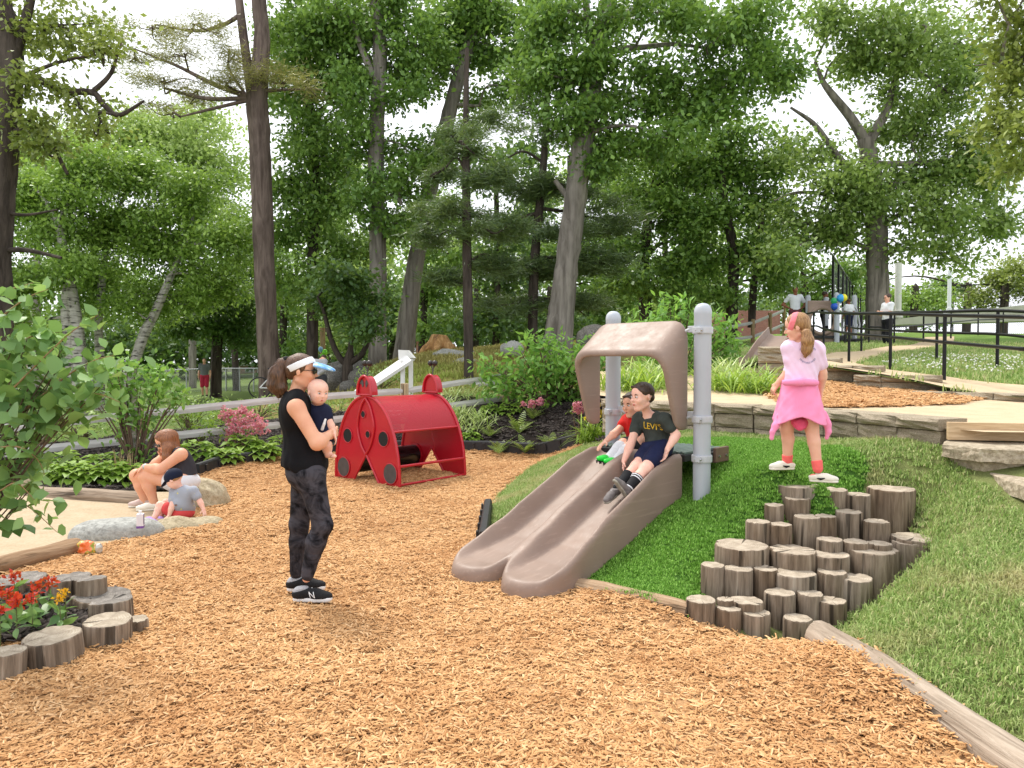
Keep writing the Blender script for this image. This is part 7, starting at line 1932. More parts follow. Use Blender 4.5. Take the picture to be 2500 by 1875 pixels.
# background wood
k_ = 0
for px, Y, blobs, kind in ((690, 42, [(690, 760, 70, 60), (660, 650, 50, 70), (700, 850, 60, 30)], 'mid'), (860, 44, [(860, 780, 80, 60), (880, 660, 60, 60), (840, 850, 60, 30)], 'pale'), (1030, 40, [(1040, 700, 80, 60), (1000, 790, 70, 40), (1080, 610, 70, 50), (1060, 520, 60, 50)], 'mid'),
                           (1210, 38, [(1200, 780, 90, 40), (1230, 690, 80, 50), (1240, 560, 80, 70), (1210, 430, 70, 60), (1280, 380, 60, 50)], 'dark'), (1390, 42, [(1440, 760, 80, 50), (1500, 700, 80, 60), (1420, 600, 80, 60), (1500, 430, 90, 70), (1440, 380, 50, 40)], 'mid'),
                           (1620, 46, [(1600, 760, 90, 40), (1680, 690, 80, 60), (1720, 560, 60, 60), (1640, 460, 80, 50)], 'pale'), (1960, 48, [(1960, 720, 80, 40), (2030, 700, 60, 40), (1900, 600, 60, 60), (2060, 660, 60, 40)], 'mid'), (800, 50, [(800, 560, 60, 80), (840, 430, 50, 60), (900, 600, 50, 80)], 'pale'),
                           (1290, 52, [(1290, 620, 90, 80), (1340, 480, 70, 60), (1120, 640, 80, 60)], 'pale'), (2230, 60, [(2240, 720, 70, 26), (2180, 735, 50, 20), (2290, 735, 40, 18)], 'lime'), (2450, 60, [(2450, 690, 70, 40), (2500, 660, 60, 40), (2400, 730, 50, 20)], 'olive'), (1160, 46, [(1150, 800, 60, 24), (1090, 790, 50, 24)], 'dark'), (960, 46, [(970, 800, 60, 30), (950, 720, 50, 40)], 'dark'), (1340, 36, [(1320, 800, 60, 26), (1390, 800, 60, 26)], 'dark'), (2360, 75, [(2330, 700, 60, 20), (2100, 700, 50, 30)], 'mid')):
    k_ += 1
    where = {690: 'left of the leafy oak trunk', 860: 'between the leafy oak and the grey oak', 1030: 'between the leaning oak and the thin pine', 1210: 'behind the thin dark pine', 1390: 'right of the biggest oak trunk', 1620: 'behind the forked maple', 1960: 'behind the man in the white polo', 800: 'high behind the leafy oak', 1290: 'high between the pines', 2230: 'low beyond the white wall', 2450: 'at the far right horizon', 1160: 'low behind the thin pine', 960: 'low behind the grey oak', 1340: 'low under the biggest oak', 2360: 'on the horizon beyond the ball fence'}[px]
    tree('woodland_tree', '%s background tree %s' % ({'mid': 'green', 'pale': 'pale green', 'dark': 'dark green', 'lime': 'bright yellow-green', 'olive': 'olive'}[kind], where), Y, [(px, 860 if px < 1700 else 790, 9), (px + 5, 700, 7.5), (px, blobs[-1][1], 5)], blobs, kind, M_BK_DK, 40 + k_, leaf=.26, per=58, crad=1.25, group='background trees', dry=3, gz=2.0 if px > 1000 else .6)

# the far wood: one mass of foliage closing the view under the crowns
r = np.random.default_rng(77)
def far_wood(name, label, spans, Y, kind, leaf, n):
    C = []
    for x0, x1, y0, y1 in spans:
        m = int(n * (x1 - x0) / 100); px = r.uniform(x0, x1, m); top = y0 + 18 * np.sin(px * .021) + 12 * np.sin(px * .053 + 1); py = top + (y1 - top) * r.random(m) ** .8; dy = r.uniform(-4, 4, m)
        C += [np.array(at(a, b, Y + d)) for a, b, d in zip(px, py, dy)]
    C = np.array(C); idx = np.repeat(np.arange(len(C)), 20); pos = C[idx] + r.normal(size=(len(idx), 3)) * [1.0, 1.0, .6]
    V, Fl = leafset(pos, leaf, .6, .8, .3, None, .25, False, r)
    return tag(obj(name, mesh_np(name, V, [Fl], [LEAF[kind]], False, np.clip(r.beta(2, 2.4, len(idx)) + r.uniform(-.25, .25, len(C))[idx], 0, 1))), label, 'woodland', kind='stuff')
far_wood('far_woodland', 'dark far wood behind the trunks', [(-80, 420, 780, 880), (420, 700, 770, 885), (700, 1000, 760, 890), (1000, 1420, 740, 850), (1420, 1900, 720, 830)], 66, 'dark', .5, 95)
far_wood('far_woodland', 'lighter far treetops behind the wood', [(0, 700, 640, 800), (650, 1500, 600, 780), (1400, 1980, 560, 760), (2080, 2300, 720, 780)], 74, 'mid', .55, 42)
# ------------------------------------------------------------------ shrubs and bed plants
PL = {'katsura': leafmat('round_leaf', (.06, .16, .04), (.27, .46, .15), .38), 'shrub': leafmat('shrub_leaf', (.09, .22, .035), (.28, .50, .10), .4), 'viburnum': leafmat('viburnum_leaf', (.10, .25, .035), (.32, .58, .12), .42),
      'hosta': leafmat('hosta_leaf', (.13, .26, .025), (.36, .52, .09), .35), 'azalea': leafmat('azalea_leaf', (.10, .20, .02), (.32, .48, .06), .35), 'hedge': leafmat('hedge_leaf', (.15, .26, .05), (.44, .58, .20), .4),
      'lily': leafmat('lily_blade', (.13, .25, .02), (.42, .58, .09), .35), 'varieg': leafmat('variegated_blade', (.24, .36, .08), (.62, .70, .32), .35), 'fern': leafmat('fern_frond', (.11, .20, .03), (.36, .46, .10), .3),
      'pink': leafmat('pink_petal', (.62, .12, .22), (.85, .40, .50), .3), 'yellow': leafmat('yellow_petal', (.80, .55, .02), (.90, .75, .05), .3), 'red': leafmat('red_petal', (.55, .01, .01), (.75, .04, .02), .25), 'gold': leafmat('gold_plume', (.80, .38, .01), (.90, .55, .02), .2), 'straw': leafmat('dry_stalk', (.38, .26, .11), (.55, .42, .22), .1)}
M_STEM = simple('green_stem', (.13, .15, .05), .8, .3); M_TWIG = simple('brown_twig', (.12, .08, .055), .9, .3)
def gnd(x, y): return float(H(x, y))
def bush(name, label, Y, base, blobs, kind, leaf, dens, seed, ratio=.55, stems=7, group=None, cat='shrub', ovate=True, dz=None, up=.7, droop=.2, twig=None, hg=None, srad=.012, flowers=None, cl=.5):
    r = np.random.default_rng(seed); s = Y / FPX
    b = np.array(at(base[0], base[1], Y)); b[2] = (gnd(b[0], b[1]) if hg is None else hg)
    e = thing(name, label, cat, Vector(b), 0, group)
    Cs, paths, vv = [], [], []
    for i, bl in enumerate(blobs):
        c = np.array(at(bl[0], bl[1], Y + (bl[4] if len(bl) > 4 else 0))) - b; rad = np.array([bl[2] * s, bl[2] * s * .8, bl[3] * s])
        nc = max(4, int(rad[0] * rad[2] * pi * dens / 7))
        q = unit(r.normal(size=(nc, 3))) * (r.random((nc, 1)) ** .4) * rad + c          # sprigs
        idx = np.repeat(np.arange(nc), 9); sp = leaf * 1.5
        Cs.append(q[idx] + r.normal(size=(len(idx), 3)) * sp * cl); vv.append(r.uniform(-.2, .2, nc)[idx])
        for k in q[::max(1, nc // stems)]:
            m = k * .5 + np.array([0, 0, .1 * k[2]]) + r.normal(0, .03, 3); S = spline(np.array([[r.normal(0, .03), r.normal(0, .03), -.05], m, k]), 4); paths.append((S, np.linspace(srad, srad * .25, len(S))))
    C = np.concatenate(Cs); V, Fl = leafset(C, leaf, ratio, up, droop, None, .2, ovate, r)
    var = np.clip(r.beta(2, 2, len(C)) + np.concatenate(vv), 0, 1)
    if ovate: var = np.tile(var, 3)
    obj('foliage', mesh_np('foliage', V, [Fl], [PL[kind]], False, var), e)
    V, Fq = tube_np(paths, 5); tag(obj('stems', mesh_np('stems', V, [Fq], [twig or M_TWIG], True), e), kind='stuff')
    if flowers:
        for px, py, rpx, k, n_ in flowers:
            c = np.array(at(px, py, Y - .25)) - b; q = unit(r.normal(size=(n_, 3))) * rpx * s * (r.random((n_, 1)) ** .5) + c
            V, Fl = leafset(np.repeat(q, 7, 0) + r.normal(size=(n_ * 7, 3)) * .006, .034, .8, .4, 0, None, .3, False, r); obj('blossom', mesh_np('blossom', V, [Fl], [PL[k]], False, r.random(len(Fl))), e)
    return e
bush('foreground_shrub', 'round-leaved shrub reaching in from the left edge', 4.3, (-170, 1250), [(50, 900, 80, 50), (120, 965, 90, 45), (55, 1010, 90, 60), (185, 1010, 70, 40), (30, 800, 60, 55), (50, 1100, 60, 50), (220, 935, 40, 25), (20, 1230, 26, 40), (140, 860, 40, 40), (70, 1180, 30, 30)], 'katsura', .092, 820, 71, .82, 7, srad=.010, hg=.05, cl=.75)
# long arching shoots of that shrub
r_ = np.random.default_rng(5); sh_e = bpy.data.objects['foreground_shrub']; bb_ = np.array(sh_e.location); paths, LC_, LO = [], [], []
for Lp in ([(-60, 800), (0, 718), (50, 700), (82, 690)], [(-60, 830), (20, 760), (70, 725), (118, 706)], [(20, 960), (110, 870), (175, 810), (240, 768)], [(60, 1000), (160, 920), (230, 880), (278, 868)], [(100, 990), (180, 965), (240, 962), (300, 985)], [(-40, 1180), (30, 1215), (80, 1245), (140, 1300)], [(-30, 900), (60, 830), (110, 815), (150, 810)], [(-40, 1100), (40, 1090), (90, 1120), (110, 1160)], [(-60, 1170), (-10, 1200), (40, 1180), (92, 1228)]):
    yy = 4.2 + r_.uniform(-.25, .2); S = spline(np.array([np.array(at(x, y, yy)) - bb_ for x, y in Lp]), 7); paths.append((S, np.linspace(.006, .0016, len(S))))
    for i in range(3, len(S)):
        if r_.random() < .85: LC_.append(S[i]); LO.append([0.4, 0, -.5 + .9 * (i % 2)])
V, Fq = tube_np(paths, 5); tag(obj('shoots', mesh_np('shoots', V, [Fq], [simple('tan_shoot', (.30, .19, .09), .8)], True), sh_e), kind='stuff')
V, Fl = leafset(np.array(LC_), .075, .82, .5, .4, np.array(LO), .12, True, r_); obj('shoot_leaves', mesh_np('shoot_leaves', V, [Fl], [PL['katsura']], False, np.tile(r_.uniform(.35, 1, len(LC_)), 3)), sh_e)
bush('climbing_shrub', 'tall leafy shrub around a mottled stem beside the seated woman', 10.4, (330, 1130), [(330, 905, 90, 34), (350, 960, 85, 36), (270, 950, 60, 36), (400, 935, 60, 30), (330, 1010, 60, 34), (320, 1060, 44, 36), (345, 1110, 34, 26), (270, 890, 50, 20), (430, 980, 30, 20)], 'shrub', .09, 640, 72, .6, 4, srad=.018)
bb_ = bpy.data.objects['climbing_shrub']; b_ = Vector(bb_.location); me, _, _ = trunk_mesh(np.array([at(x, y, 10.45) - b_ for x, y in ((330, 1145), (326, 1080), (332, 1010), (326, 950))]), [.07, .062, .055, .04], M_BK_BIRCH, 4); obj('main_stem', me, bb_)
bush('viburnum_bush', 'big bright green bush left of the slide hood', 15.2, (1340, 1000), [(1290, 900, 90, 50), (1380, 880, 90, 55), (1240, 950, 60, 34), (1340, 950, 90, 40), (1430, 930, 70, 60), (1460, 870, 50, 40), (1200, 900, 40, 24), (1420, 990, 50, 20), (1330, 845, 50, 26)], 'viburnum', .15, 430, 73, .42, 5, srad=.02)
bush('elder_bush', 'tall feathery green bush behind the hood and right post', 13.5, (1660, 960), [(1600, 790, 60, 50), (1680, 820, 80, 60), (1590, 860, 80, 50), (1740, 830, 60, 60), (1770, 880, 50, 50), (1660, 760, 40, 26), (1560, 920, 60, 40), (1690, 900, 90, 40), (1640, 740, 26, 18), (1760, 790, 34, 30), (1800, 920, 40, 30)], 'viburnum', .14, 420, 74, .34, 5, srad=.018, hg=1.0)
bush('azalea_bush', 'yellow-green azalea left of the pink one', 12.0, (475, 1095), [(470, 1030, 60, 26), (440, 1010, 40, 20), (510, 1050, 50, 22), (470, 1060, 50, 18)], 'azalea', .075, 620, 75, .38, 6)
bush('azalea_bush', 'pink-flowered azalea by the standing woman', 12.1, (585, 1080), [(590, 1050, 60, 22), (560, 1035, 40, 18), (620, 1055, 40, 18)], 'azalea', .065, 420, 76, .38, 6, flowers=[(555, 1012, 22, 'pink', 60), (593, 1003, 12, 'pink', 30), (600, 1030, 36, 'pink', 110), (635, 1040, 26, 'pink', 60), (570, 1045, 26, 'pink', 40), (560, 1066, 14, 'pink', 16)])
bush('azalea_bush', 'small azalea with two pink flower trusses in the mulch', 14.6, (1300, 1000), [(1285, 985, 26, 12), (1320, 985, 22, 10)], 'azalea', .07, 420, 77, .38, 5, flowers=[(1298, 985, 10, 'pink', 40), (1318, 980, 10, 'pink', 40), (1276, 985, 6, 'pink', 14)])
bush('azalea_bush', 'low azalea with pink flowers beside the yellow lilies', 12.4, (1412, 1010), [(1412, 1000, 24, 12)], 'azalea', .06, 420, 78, .38, 5, flowers=[(1412, 996, 16, 'pink', 60)])
for i, (px, py, rx, Y, lab) in enumerate(((470, 985, 90, 15.5, 'low variegated hedge shrub behind the fence, left of the pink azalea'), (625, 985, 70, 15.2, 'variegated hedge shrub behind the fence by the standing woman'), (560, 1000, 60, 15, 'hedge shrub behind the fence above the pink azalea'), (830, 985, 70, 16, 'hedge shrub behind the fence between woman and ladybug'), (760, 990, 50, 15.6, 'hedge shrub behind the baby'), (330, 1005, 70, 14, 'hedge shrub behind the fence at far left'), (200, 1020, 80, 13.5, 'hedge shrub behind the foreground shrub'), (930, 910, 60, 18, 'rounded shrub under the white chute'), (90, 1040, 80, 13, 'leftmost hedge shrub behind the fence'), (1000, 980, 40, 16, 'hedge shrub behind the ladybug'))):
    bush('hedge_shrub', lab, Y, (px, py + 45), [(px, py, rx, 26), (px - rx * .5, py + 18, rx * .5, 20), (px + rx * .5, py + 16, rx * .5, 20)] + ([(px, py + 26, rx, 20)] if i < 9 else []), 'hedge', .07, 420, 80 + i, .45, 5, group='shrubs along the split fence')
# --- plants made of arching blades
def blades(e, n, L, W, kind, r, spread=1.0, droop=.6, rad=.05, seg=4, h0=0, name='leaves', serr=False):
    Vs, Fs, var = [], [], []
    for i in range(n):
        a = r.uniform(0, 2 * pi); l = L * r.uniform(.6, 1.15); el = r.uniform(.35, 1.35) / spread
        d = np.array([cos(a), sin(a), 0]); s = np.array([-sin(a), cos(a), 0]); c = np.array([*(r.normal(size=2) * rad), h0]); pts = []; p_ = c.copy(); ang = min(1.5, el + .35)
        for k in range(seg + 1):
            w = W * (1 - (k / seg) ** 2) * (.55 + .9 * min(1, k / seg * 2)) * .5 if not serr else W * (1 - .85 * (k / seg)) * .5 * (1 if k else .3)
            pts += [p_ - s * w, p_ + s * w]
            ang -= droop * 1.3 / seg * r.uniform(.6, 1.4); p_ = p_ + (d * cos(ang) + np.array([0, 0, sin(ang)])) * l / seg
        o = len(Vs) * (2 * seg + 2); Vs.append(np.array(pts)); Fs.append(o + np.array([[2 * k, 2 * k + 1, 2 * k + 3, 2 * k + 2] for k in range(seg)])); var += [r.random()] * seg
    return obj(name, mesh_np(name, np.concatenate(Vs), [np.concatenate(Fs)], [PL[kind]], False, var), e)
def hosta(label, px, py, Y, R, seed, n=46, kind='hosta', group='hostas in the mulch bed'):
    b = at(px, py, Y); r = np.random.default_rng(seed); e = thing('hosta', label, 'plant', (b.x, b.y, gnd(b.x, b.y) + .03), 0, group); V0, F0, var, C = [], [], [], []
    for i in range(n):
        t_ = i / n; a = i * 2.399; rr_ = R * (.15 + .75 * t_ ** .6); z = R * (.75 - .6 * t_) + r.normal(0, .02)
        c = np.array([cos(a) * rr_ * .7, sin(a) * rr_ * .7, z]); d = np.array([cos(a), sin(a), .25 - .55 * t_]); d /= np.linalg.norm(d); s = np.array([-sin(a), cos(a), 0]); nn = np.cross(d, s); nn = nn if nn[2] > 0 else -nn
        l, w = R * .62 * r.uniform(.8, 1.15), R * .21 * r.uniform(.85, 1.15)
        V0.append(np.array([c, c + d * l * .25 + s * w + nn * w * .3, c + d * l * .6 + s * w * .9 + nn * w * .3, c + d * l - nn * l * .18, c + d * l * .6 - s * w * .9 + nn * w * .3, c + d * l * .25 - s * w + nn * w * .3, c + d * l * .5 + nn * .0]))
        F0.append(7 * i + np.array([[0, 1, 2, 6], [6, 2, 3, 4], [0, 6, 4, 5]])); var += [np.clip(r.beta(2, 2), 0, 1)] * 3
    obj('leaves', mesh_np('leaves', np.concatenate(V0), [np.concatenate(F0)], [PL[kind]], False, var), e)
    stub = Blob().cap((0, 0, -.02), (0, 0, R * .3), .03, .02, 0); obj('crown', stub.mesh('crown', .015, M_STEM), e)
    return e
for i, (px, py, Y, R, lab) in enumerate(((595, 1092, 11.7, .36, 'large lime hosta below the pink azalea'), (548, 1122, 11.1, .26, 'small lime hosta at the border below the azaleas'), (640, 1112, 11.6, .30, 'lime hosta touching the border, right of the largest hosta'), (690, 1082, 12.4, .26, 'lime hosta just left of the standing woman'), (478, 1118, 11.2, .30, 'hosta behind the seated woman\'s back'), (318, 1165, 9.6, .26, 'lime hosta beside the seated woman\'s knees'), (272, 1162, 9.6, .28, 'second lime hosta left of the seated woman'), (228, 1170, 9.5, .26, 'third lime hosta left of the seated woman'), (180, 1172, 9.5, .27, 'fourth lime hosta left of the seated woman'), (130, 1170, 9.5, .26, 'fifth lime hosta left of the seated woman'), (88, 1168, 9.5, .25, 'leftmost lime hosta behind the sand pit timber'), (1244, 1010, 14.9, .24, 'pale hosta at the foot of the corner fence post'), (1196, 1004, 15, .22, 'hosta left of the corner fence post'), (1150, 1070, 13.8, .2, 'hosta peeping out right of the ladybug'), (250, 1140, 10.2, .26, 'hosta in the second row behind the sand pit'), (150, 1145, 10.2, .26, 'hosta at the left of the second row'))):
    hosta(lab, px, py, Y, R, 120 + i)
def fern(label, px, py, Y, L, seed, n=15):
    b = at(px, py, Y); r = np.random.default_rng(seed); e = thing('fern', label, 'fern', (b.x, b.y, gnd(b.x, b.y) + .03), 0, 'ferns in the mulch'); Vs, Fs, var = [], [], []; o = 0
    for i in range(n):
        a = r.uniform(0, 6.28); l = L * r.uniform(.65, 1.2); ang = r.uniform(.7, 1.35); d = np.array([cos(a), sin(a), 0]); s = np.array([-sin(a), cos(a), 0]); p_ = np.array([0, 0, 0.]); K_ = 11
        for k in range(K_):
            ang -= r.uniform(.03, .11); st = (d * cos(ang) + np.array([0, 0, sin(ang)])); w = L * .13 * sin(pi * (k + .8) / (K_ + .6)) + .004
            for sg in (-1, 1):
                tip = p_ + s * sg * w + st * w * .5; Vs.append(np.array([p_, p_ + st * l / K_ * .42, tip + st * l / K_ * .3, tip])); Fs.append(o + np.array([[0, 1, 2, 3]])); o += 4; var.append(r.beta(2, 2))
            p_ = p_ + st * l / K_
    obj('fronds', mesh_np('fronds', np.concatenate(Vs), [np.concatenate(Fs)], [PL['fern']], False, var), e)
    return e
for i, (px, py, Y, L, lab) in enumerate(((1218, 1078, 13.2, .42, 'upright fern nearest the border, left of three'), (1282, 1075, 13.1, .44, 'fern in the middle of the mulch with a tall frond'), (1348, 1078, 13.0, .42, 'right-hand fern with rusty fronds'), (1268, 1040, 13.9, .5, 'taller fern behind the middle fern'), (1196, 1050, 13.9, .32, 'small fern behind the left fern'), (1300, 1025, 14.4, .36, 'low fern below the pink azalea'))): fern(lab, px, py, Y, L, 150 + i)
def lily(label, px, py, Y, L, seed, kind='lily', n=70, W=.022, z=None, rad=.10, flowers=(), group='lily clumps', name='daylily', droop=1.0):
    b = at(px, py, Y); r = np.random.default_rng(seed); zz = gnd(b.x, b.y) + .02 if z is None else z; e = thing(name, label, 'plant', (b.x, b.y, zz), 0, group); blades(e, n, L, W, kind, r, 1.0, droop, rad)
    for (fx, fy, rp) in flowers:
        c = np.array(at(fx, fy, Y - .15)) - np.array([b.x, b.y, zz]); V, Fl = leafset(np.repeat(c[None], 9, 0), rp * Y / FPX, .55, .3, -.3, None, .3, False, r); f_ = obj('flower', mesh_np('flower', V, [Fl], [PL['yellow']], False, r.random(len(Fl))), e)
        V, Fq = tube_np([(spline(np.array([[0, 0, 0], c * .5 + [0, 0, .05], c]), 4), np.full(9, .005))], 4); obj('flower_stalk', mesh_np('flower_stalk', V, [Fq], [M_STEM], True), e)
    return e
lily('yellow-flowered daylily clump at the left of the slide', 1450, 1075, 11.0, .62, 170, flowers=((1440, 1000, 12), (1456, 1002, 12), (1468, 1012, 12), (1430, 1022, 10), (1462, 992, 11), (1448, 990, 10)), n=120)
lily('daylily clump tucked behind the yellow-flowered one', 1470, 1058, 11.6, .55, 171, n=80)
for i, (px, py, Y, L, k, lab) in enumerate(((1540, 975, 10.6, .5, 'lily', 'lime daylily clump seen under the hood, left'), (1580, 985, 10.2, .5, 'lily', 'lime daylily clump under the hood behind the boys'), (1620, 975, 10.8, .55, 'lily', 'lime daylily clump under the hood, right'), (1560, 930, 11.6, .6, 'varieg', 'pale variegated clump under the hood'), (1610, 925, 11.8, .6, 'varieg', 'pale variegated clump behind the hood leg'), (1755, 985, 10.4, .5, 'lily', 'daylily clump just right of the near post'), (1800, 985, 10.2, .5, 'lily', 'daylily clump on the wall with one orange bloom'), (1845, 985, 10.0, .48, 'lily', 'daylily clump left of the girl\'s elbow'), (1770, 930, 11.4, .62, 'varieg', 'bright yellow-green grass clump above the wall'), (1820, 935, 11.2, .6, 'varieg', 'yellow-green grass clump left of the girl'), (1865, 950, 10.8, .5, 'lily', 'lily clump behind the girl\'s hand'), (1760, 890, 12.3, .6, 'varieg', 'yellow-green grass clump under the feathery bush'), (1505, 985, 10.4, .45, 'lily', 'lily clump beside the far slide post'), (1895, 975, 9.9, .4, 'lily', 'lily clump hidden beside the girl\'s skirt'))):
    b = at(px, py, Y); lily(lab, px, py, Y, L, 180 + i, k, 110, .020, float(TERR(b.x, b.y)) if b.x > 1.3 else None, .16, ((1798, 968, 10),) if i == 6 else (), name='daylily' if k == 'lily' else 'ornamental_grass')
for i, (px, py, Y, lab) in enumerate(((1110, 1000, 15, 'variegated grass clump behind the ladybug head'), (1160, 1010, 14.6, 'variegated grass clump below the fence rail'), (1130, 1035, 14.2, 'low variegated clump right of the ladybug roof'), (1180, 960, 16.2, 'variegated clump behind the fence'), (1080, 990, 15.6, 'variegated clump against the ladybug roof'), (1120, 950, 16.6, 'variegated clump behind the upper rail'))): lily(lab, px, py, Y, .48, 210 + i, 'varieg', 120, .018, None, .2, name='ornamental_grass')
for i, (px, py, Y, lab) in enumerate(((285, 1135, 10.1, 'dry straw stalks behind the hostas'), (305, 1132, 10.1, 'dry straw stalks beside the tall shrub'), (570, 1085, 11.9, 'dry stalks under the pink azalea'))):
    b = at(px, py, Y); e = thing('dry_stalks', lab, 'plant', (b.x, b.y, gnd(b.x, b.y) + .02)); blades(e, 26, .34, .008, 'straw', np.random.default_rng(230 + i), .6, .15, .12)
# --- flowers in the log ring
def salvia(label, px, py, Y, kind, seed, zt):
    b = at(px, py, Y); r = np.random.default_rng(seed); g = gnd(b.x, b.y) + .05; e = thing('bedding_flower', label, 'flower', (b.x, b.y, g), 0, 'bedding flowers in the log ring'); h = .17
    V, Fq = tube_np([(np.array([[0, 0, 0], [.005, 0, h * .5], [0, 0, h + zt]]), np.array([.004, .0035, .002]))], 5); obj('stem', mesh_np('stem', V, [Fq], [M_STEM], True), e)
    C = np.array([[0, 0, h * t_] for t_ in (.3, .45, .6, .75)]); C = np.repeat(C, 2, 0); V, Fl = leafset(C, .085, .6, .9, -.15, None, .15, True, r); obj('leaves', mesh_np('leaves', V, [Fl], [PL['katsura']], False, np.tile(r.random(len(C)), 3)), e)
    n_ = 46 if kind == 'red' else 34; q = np.column_stack([r.normal(0, .016 if kind == 'red' else .009, (n_, 2)), h + r.uniform(.0, zt, n_)]); V, Fl = leafset(q, .034 if kind == 'red' else .026, .5, .2, -.4, None, .3, False, r); obj('bloom', mesh_np('bloom', V, [Fl], [PL[kind]], False, r.random(len(Fl))), e)
for i, (px, py, k, lab) in enumerate(((35, 1485, 'red', 'red salvia at the back of the log ring'), (92, 1515, 'red', 'red salvia in the middle of the log ring'), (120, 1500, 'red', 'small red salvia bud right of the middle one'), (78, 1545, 'red', 'red salvia behind the front log'), (20, 1535, 'red', 'red salvia spray near the left edge'), (-5, 1520, 'red', 'red salvia cut by the left edge'), (0, 1580, 'red', 'low red salvia by the half-cropped log'), (146, 1545, 'gold', 'yellow celosia plume behind the front log'), (160, 1530, 'gold', 'second smaller yellow celosia plume'), (40, 1555, 'red', 'red salvia low in the dark soil'))):
    p_ = on(px, py, .05); salvia(lab, px, py, p_.y, k, 250 + i, .055 if k == 'red' else .05)
# ================================================================== far things and small props
t = NT('cut_stump_wood'); v = t.coords((1, 1, .2)); f = t.noise(v, 7, 6, .65, .5); t.base(t.ramp(f, [(.3, (.10, .06, .035)), (.5, (.42, .22, .08)), (.7, (.66, .42, .19))])); t.p.inputs['Roughness'].default_value = .9; t.bump(f, .8, .05)
p_ = at(1073, 860, 25.5); g = gnd(p_.x, p_.y)
B = Blob(); B.cap((0, 0, 0), (0, 0, .62), .36, .26, .1)
for a in (0.2, 1.3, 2.4, 3.5, 4.6, 5.6): B.cap((cos(a) * .2, sin(a) * .2, .35), (cos(a) * .72, sin(a) * .72, -.08), .16, .07, .12)
B.field(lambda P: vnoise((P[0], P[1], P[2] * .2), 9, 3) * .05, None, None, 0, 'noise'); B.plane((0, 0, .6), (.08, .05, 1), .02)
st = thing('tree_stump', 'freshly cut orange stump with spreading roots on the hillock', 'stump', (p_.x, p_.y, g)); obj('stump_body', B.mesh('stump_body', .035, t.m), st)
# brick buildings
def brickmat(name, c0, c1, sc):
    t = NT(name); v = t.coords(); sp = t.new('ShaderNodeSeparateXYZ'); t.l.new(v, sp.inputs[0]); cb = t.new('ShaderNodeCombineXYZ'); t.l.new(t.math('ADD', sp.outputs['X'], sp.outputs['Y']), cb.inputs[0]); t.l.new(sp.outputs['Z'], cb.inputs[1]); b = t.new('ShaderNodeTexBrick'); t.l.new(cb.outputs[0], b.inputs['Vector']); b.inputs['Scale'].default_value = sc
    b.inputs['Color1'].default_value = (*c0, 1); b.inputs['Color2'].default_value = (*c1, 1); b.inputs['Mortar'].default_value = (.5, .46, .42, 1); b.inputs['Mortar Size'].default_value = .012
    t.base(b.outputs['Color']); t.p.inputs['Roughness'].default_value = .9
    return t.m
M_BRICK = brickmat('red_brick', (.34, .12, .09), (.42, .17, .13), 4); M_PINKB = brickmat('pale_red_wall', (.55, .30, .27), (.60, .36, .33), 3); M_ROOFW = simple('white_roof_edge', (.7, .7, .7), .7, .05); M_GLASSW = simple('pale_window', (.62, .66, .70), .25, .1)
def building(label, px0, px1, pyt, pyb, Y, depth, wallm, wins=(), roof=True):
    a, b = at(px0, pyb, Y), at(px1, pyt, Y); w, h = b.x - a.x, b.z - a.z; zb = min(a.z, gnd(a.x, Y)) - .3
    e = thing('brick_building', label, 'building', (a.x + w / 2, Y, zb)); hh = b.z - zb
    R = Matrix.Rotation(pi / 2, 3, 'X')
    bm = bmesh.new(); b_box(bm, (0, depth / 2, hh / 2), (w, depth, hh)); bm_obj('wall', bm, wallm, e)
    if roof: box_ob('roof', (0, depth / 2, hh + .12), (w + .4, depth + .4, .24), M_ROOFW, e, None, .02)
    for i, (wx0, wx1, wy0, wy1) in enumerate(wins):
        p0, p1 = at(wx0, wy1, Y), at(wx1, wy0, Y); cx, cz = (p0.x + p1.x) / 2 - (a.x + w / 2), (p0.z + p1.z) / 2 - zb
        wf = box_ob('window', (cx, -.03, cz), (p1.x - p0.x + .12, .08, p1.z - p0.z + .12), M_ROOFW, e, None, .01); box_ob('pane', (cx, -.075, cz), (p1.x - p0.x - .04, .02, p1.z - p0.z - .04), M_GLASSW, wf)
    return e
building('small red brick building behind the cut stump', 1016, 1052, 822, 846, 62, 6, M_BRICK, ((1024, 1034, 829, 834), (1040, 1050, 829, 834)))
building('red brick building behind the pale split fence', 1785, 1905, 758, 800, 44, 6, M_BRICK, roof=False)
building('long pinkish low building far beyond the wire fence', 585, 660, 893, 918, 75, 8, M_PINKB, ((600, 612, 899, 908), (630, 642, 899, 908)))
building('pale low building far beyond the wire fence at left', 395, 570, 890, 915, 85, 8, simple('cream_wall', (.62, .58, .50), .8, .1), ((420, 436, 896, 906), (460, 476, 896, 906), (510, 526, 896, 906)))
building('pale house far off at the left edge', 0, 160, 870, 925, 80, 8, simple('tan_wall', (.60, .50, .36), .8, .1), ((20, 40, 884, 900), (70, 90, 884, 900)))
building('low white building through the trees at the centre', 690, 760, 900, 925, 80, 6, simple('white_wall', (.66, .66, .64), .8, .05))
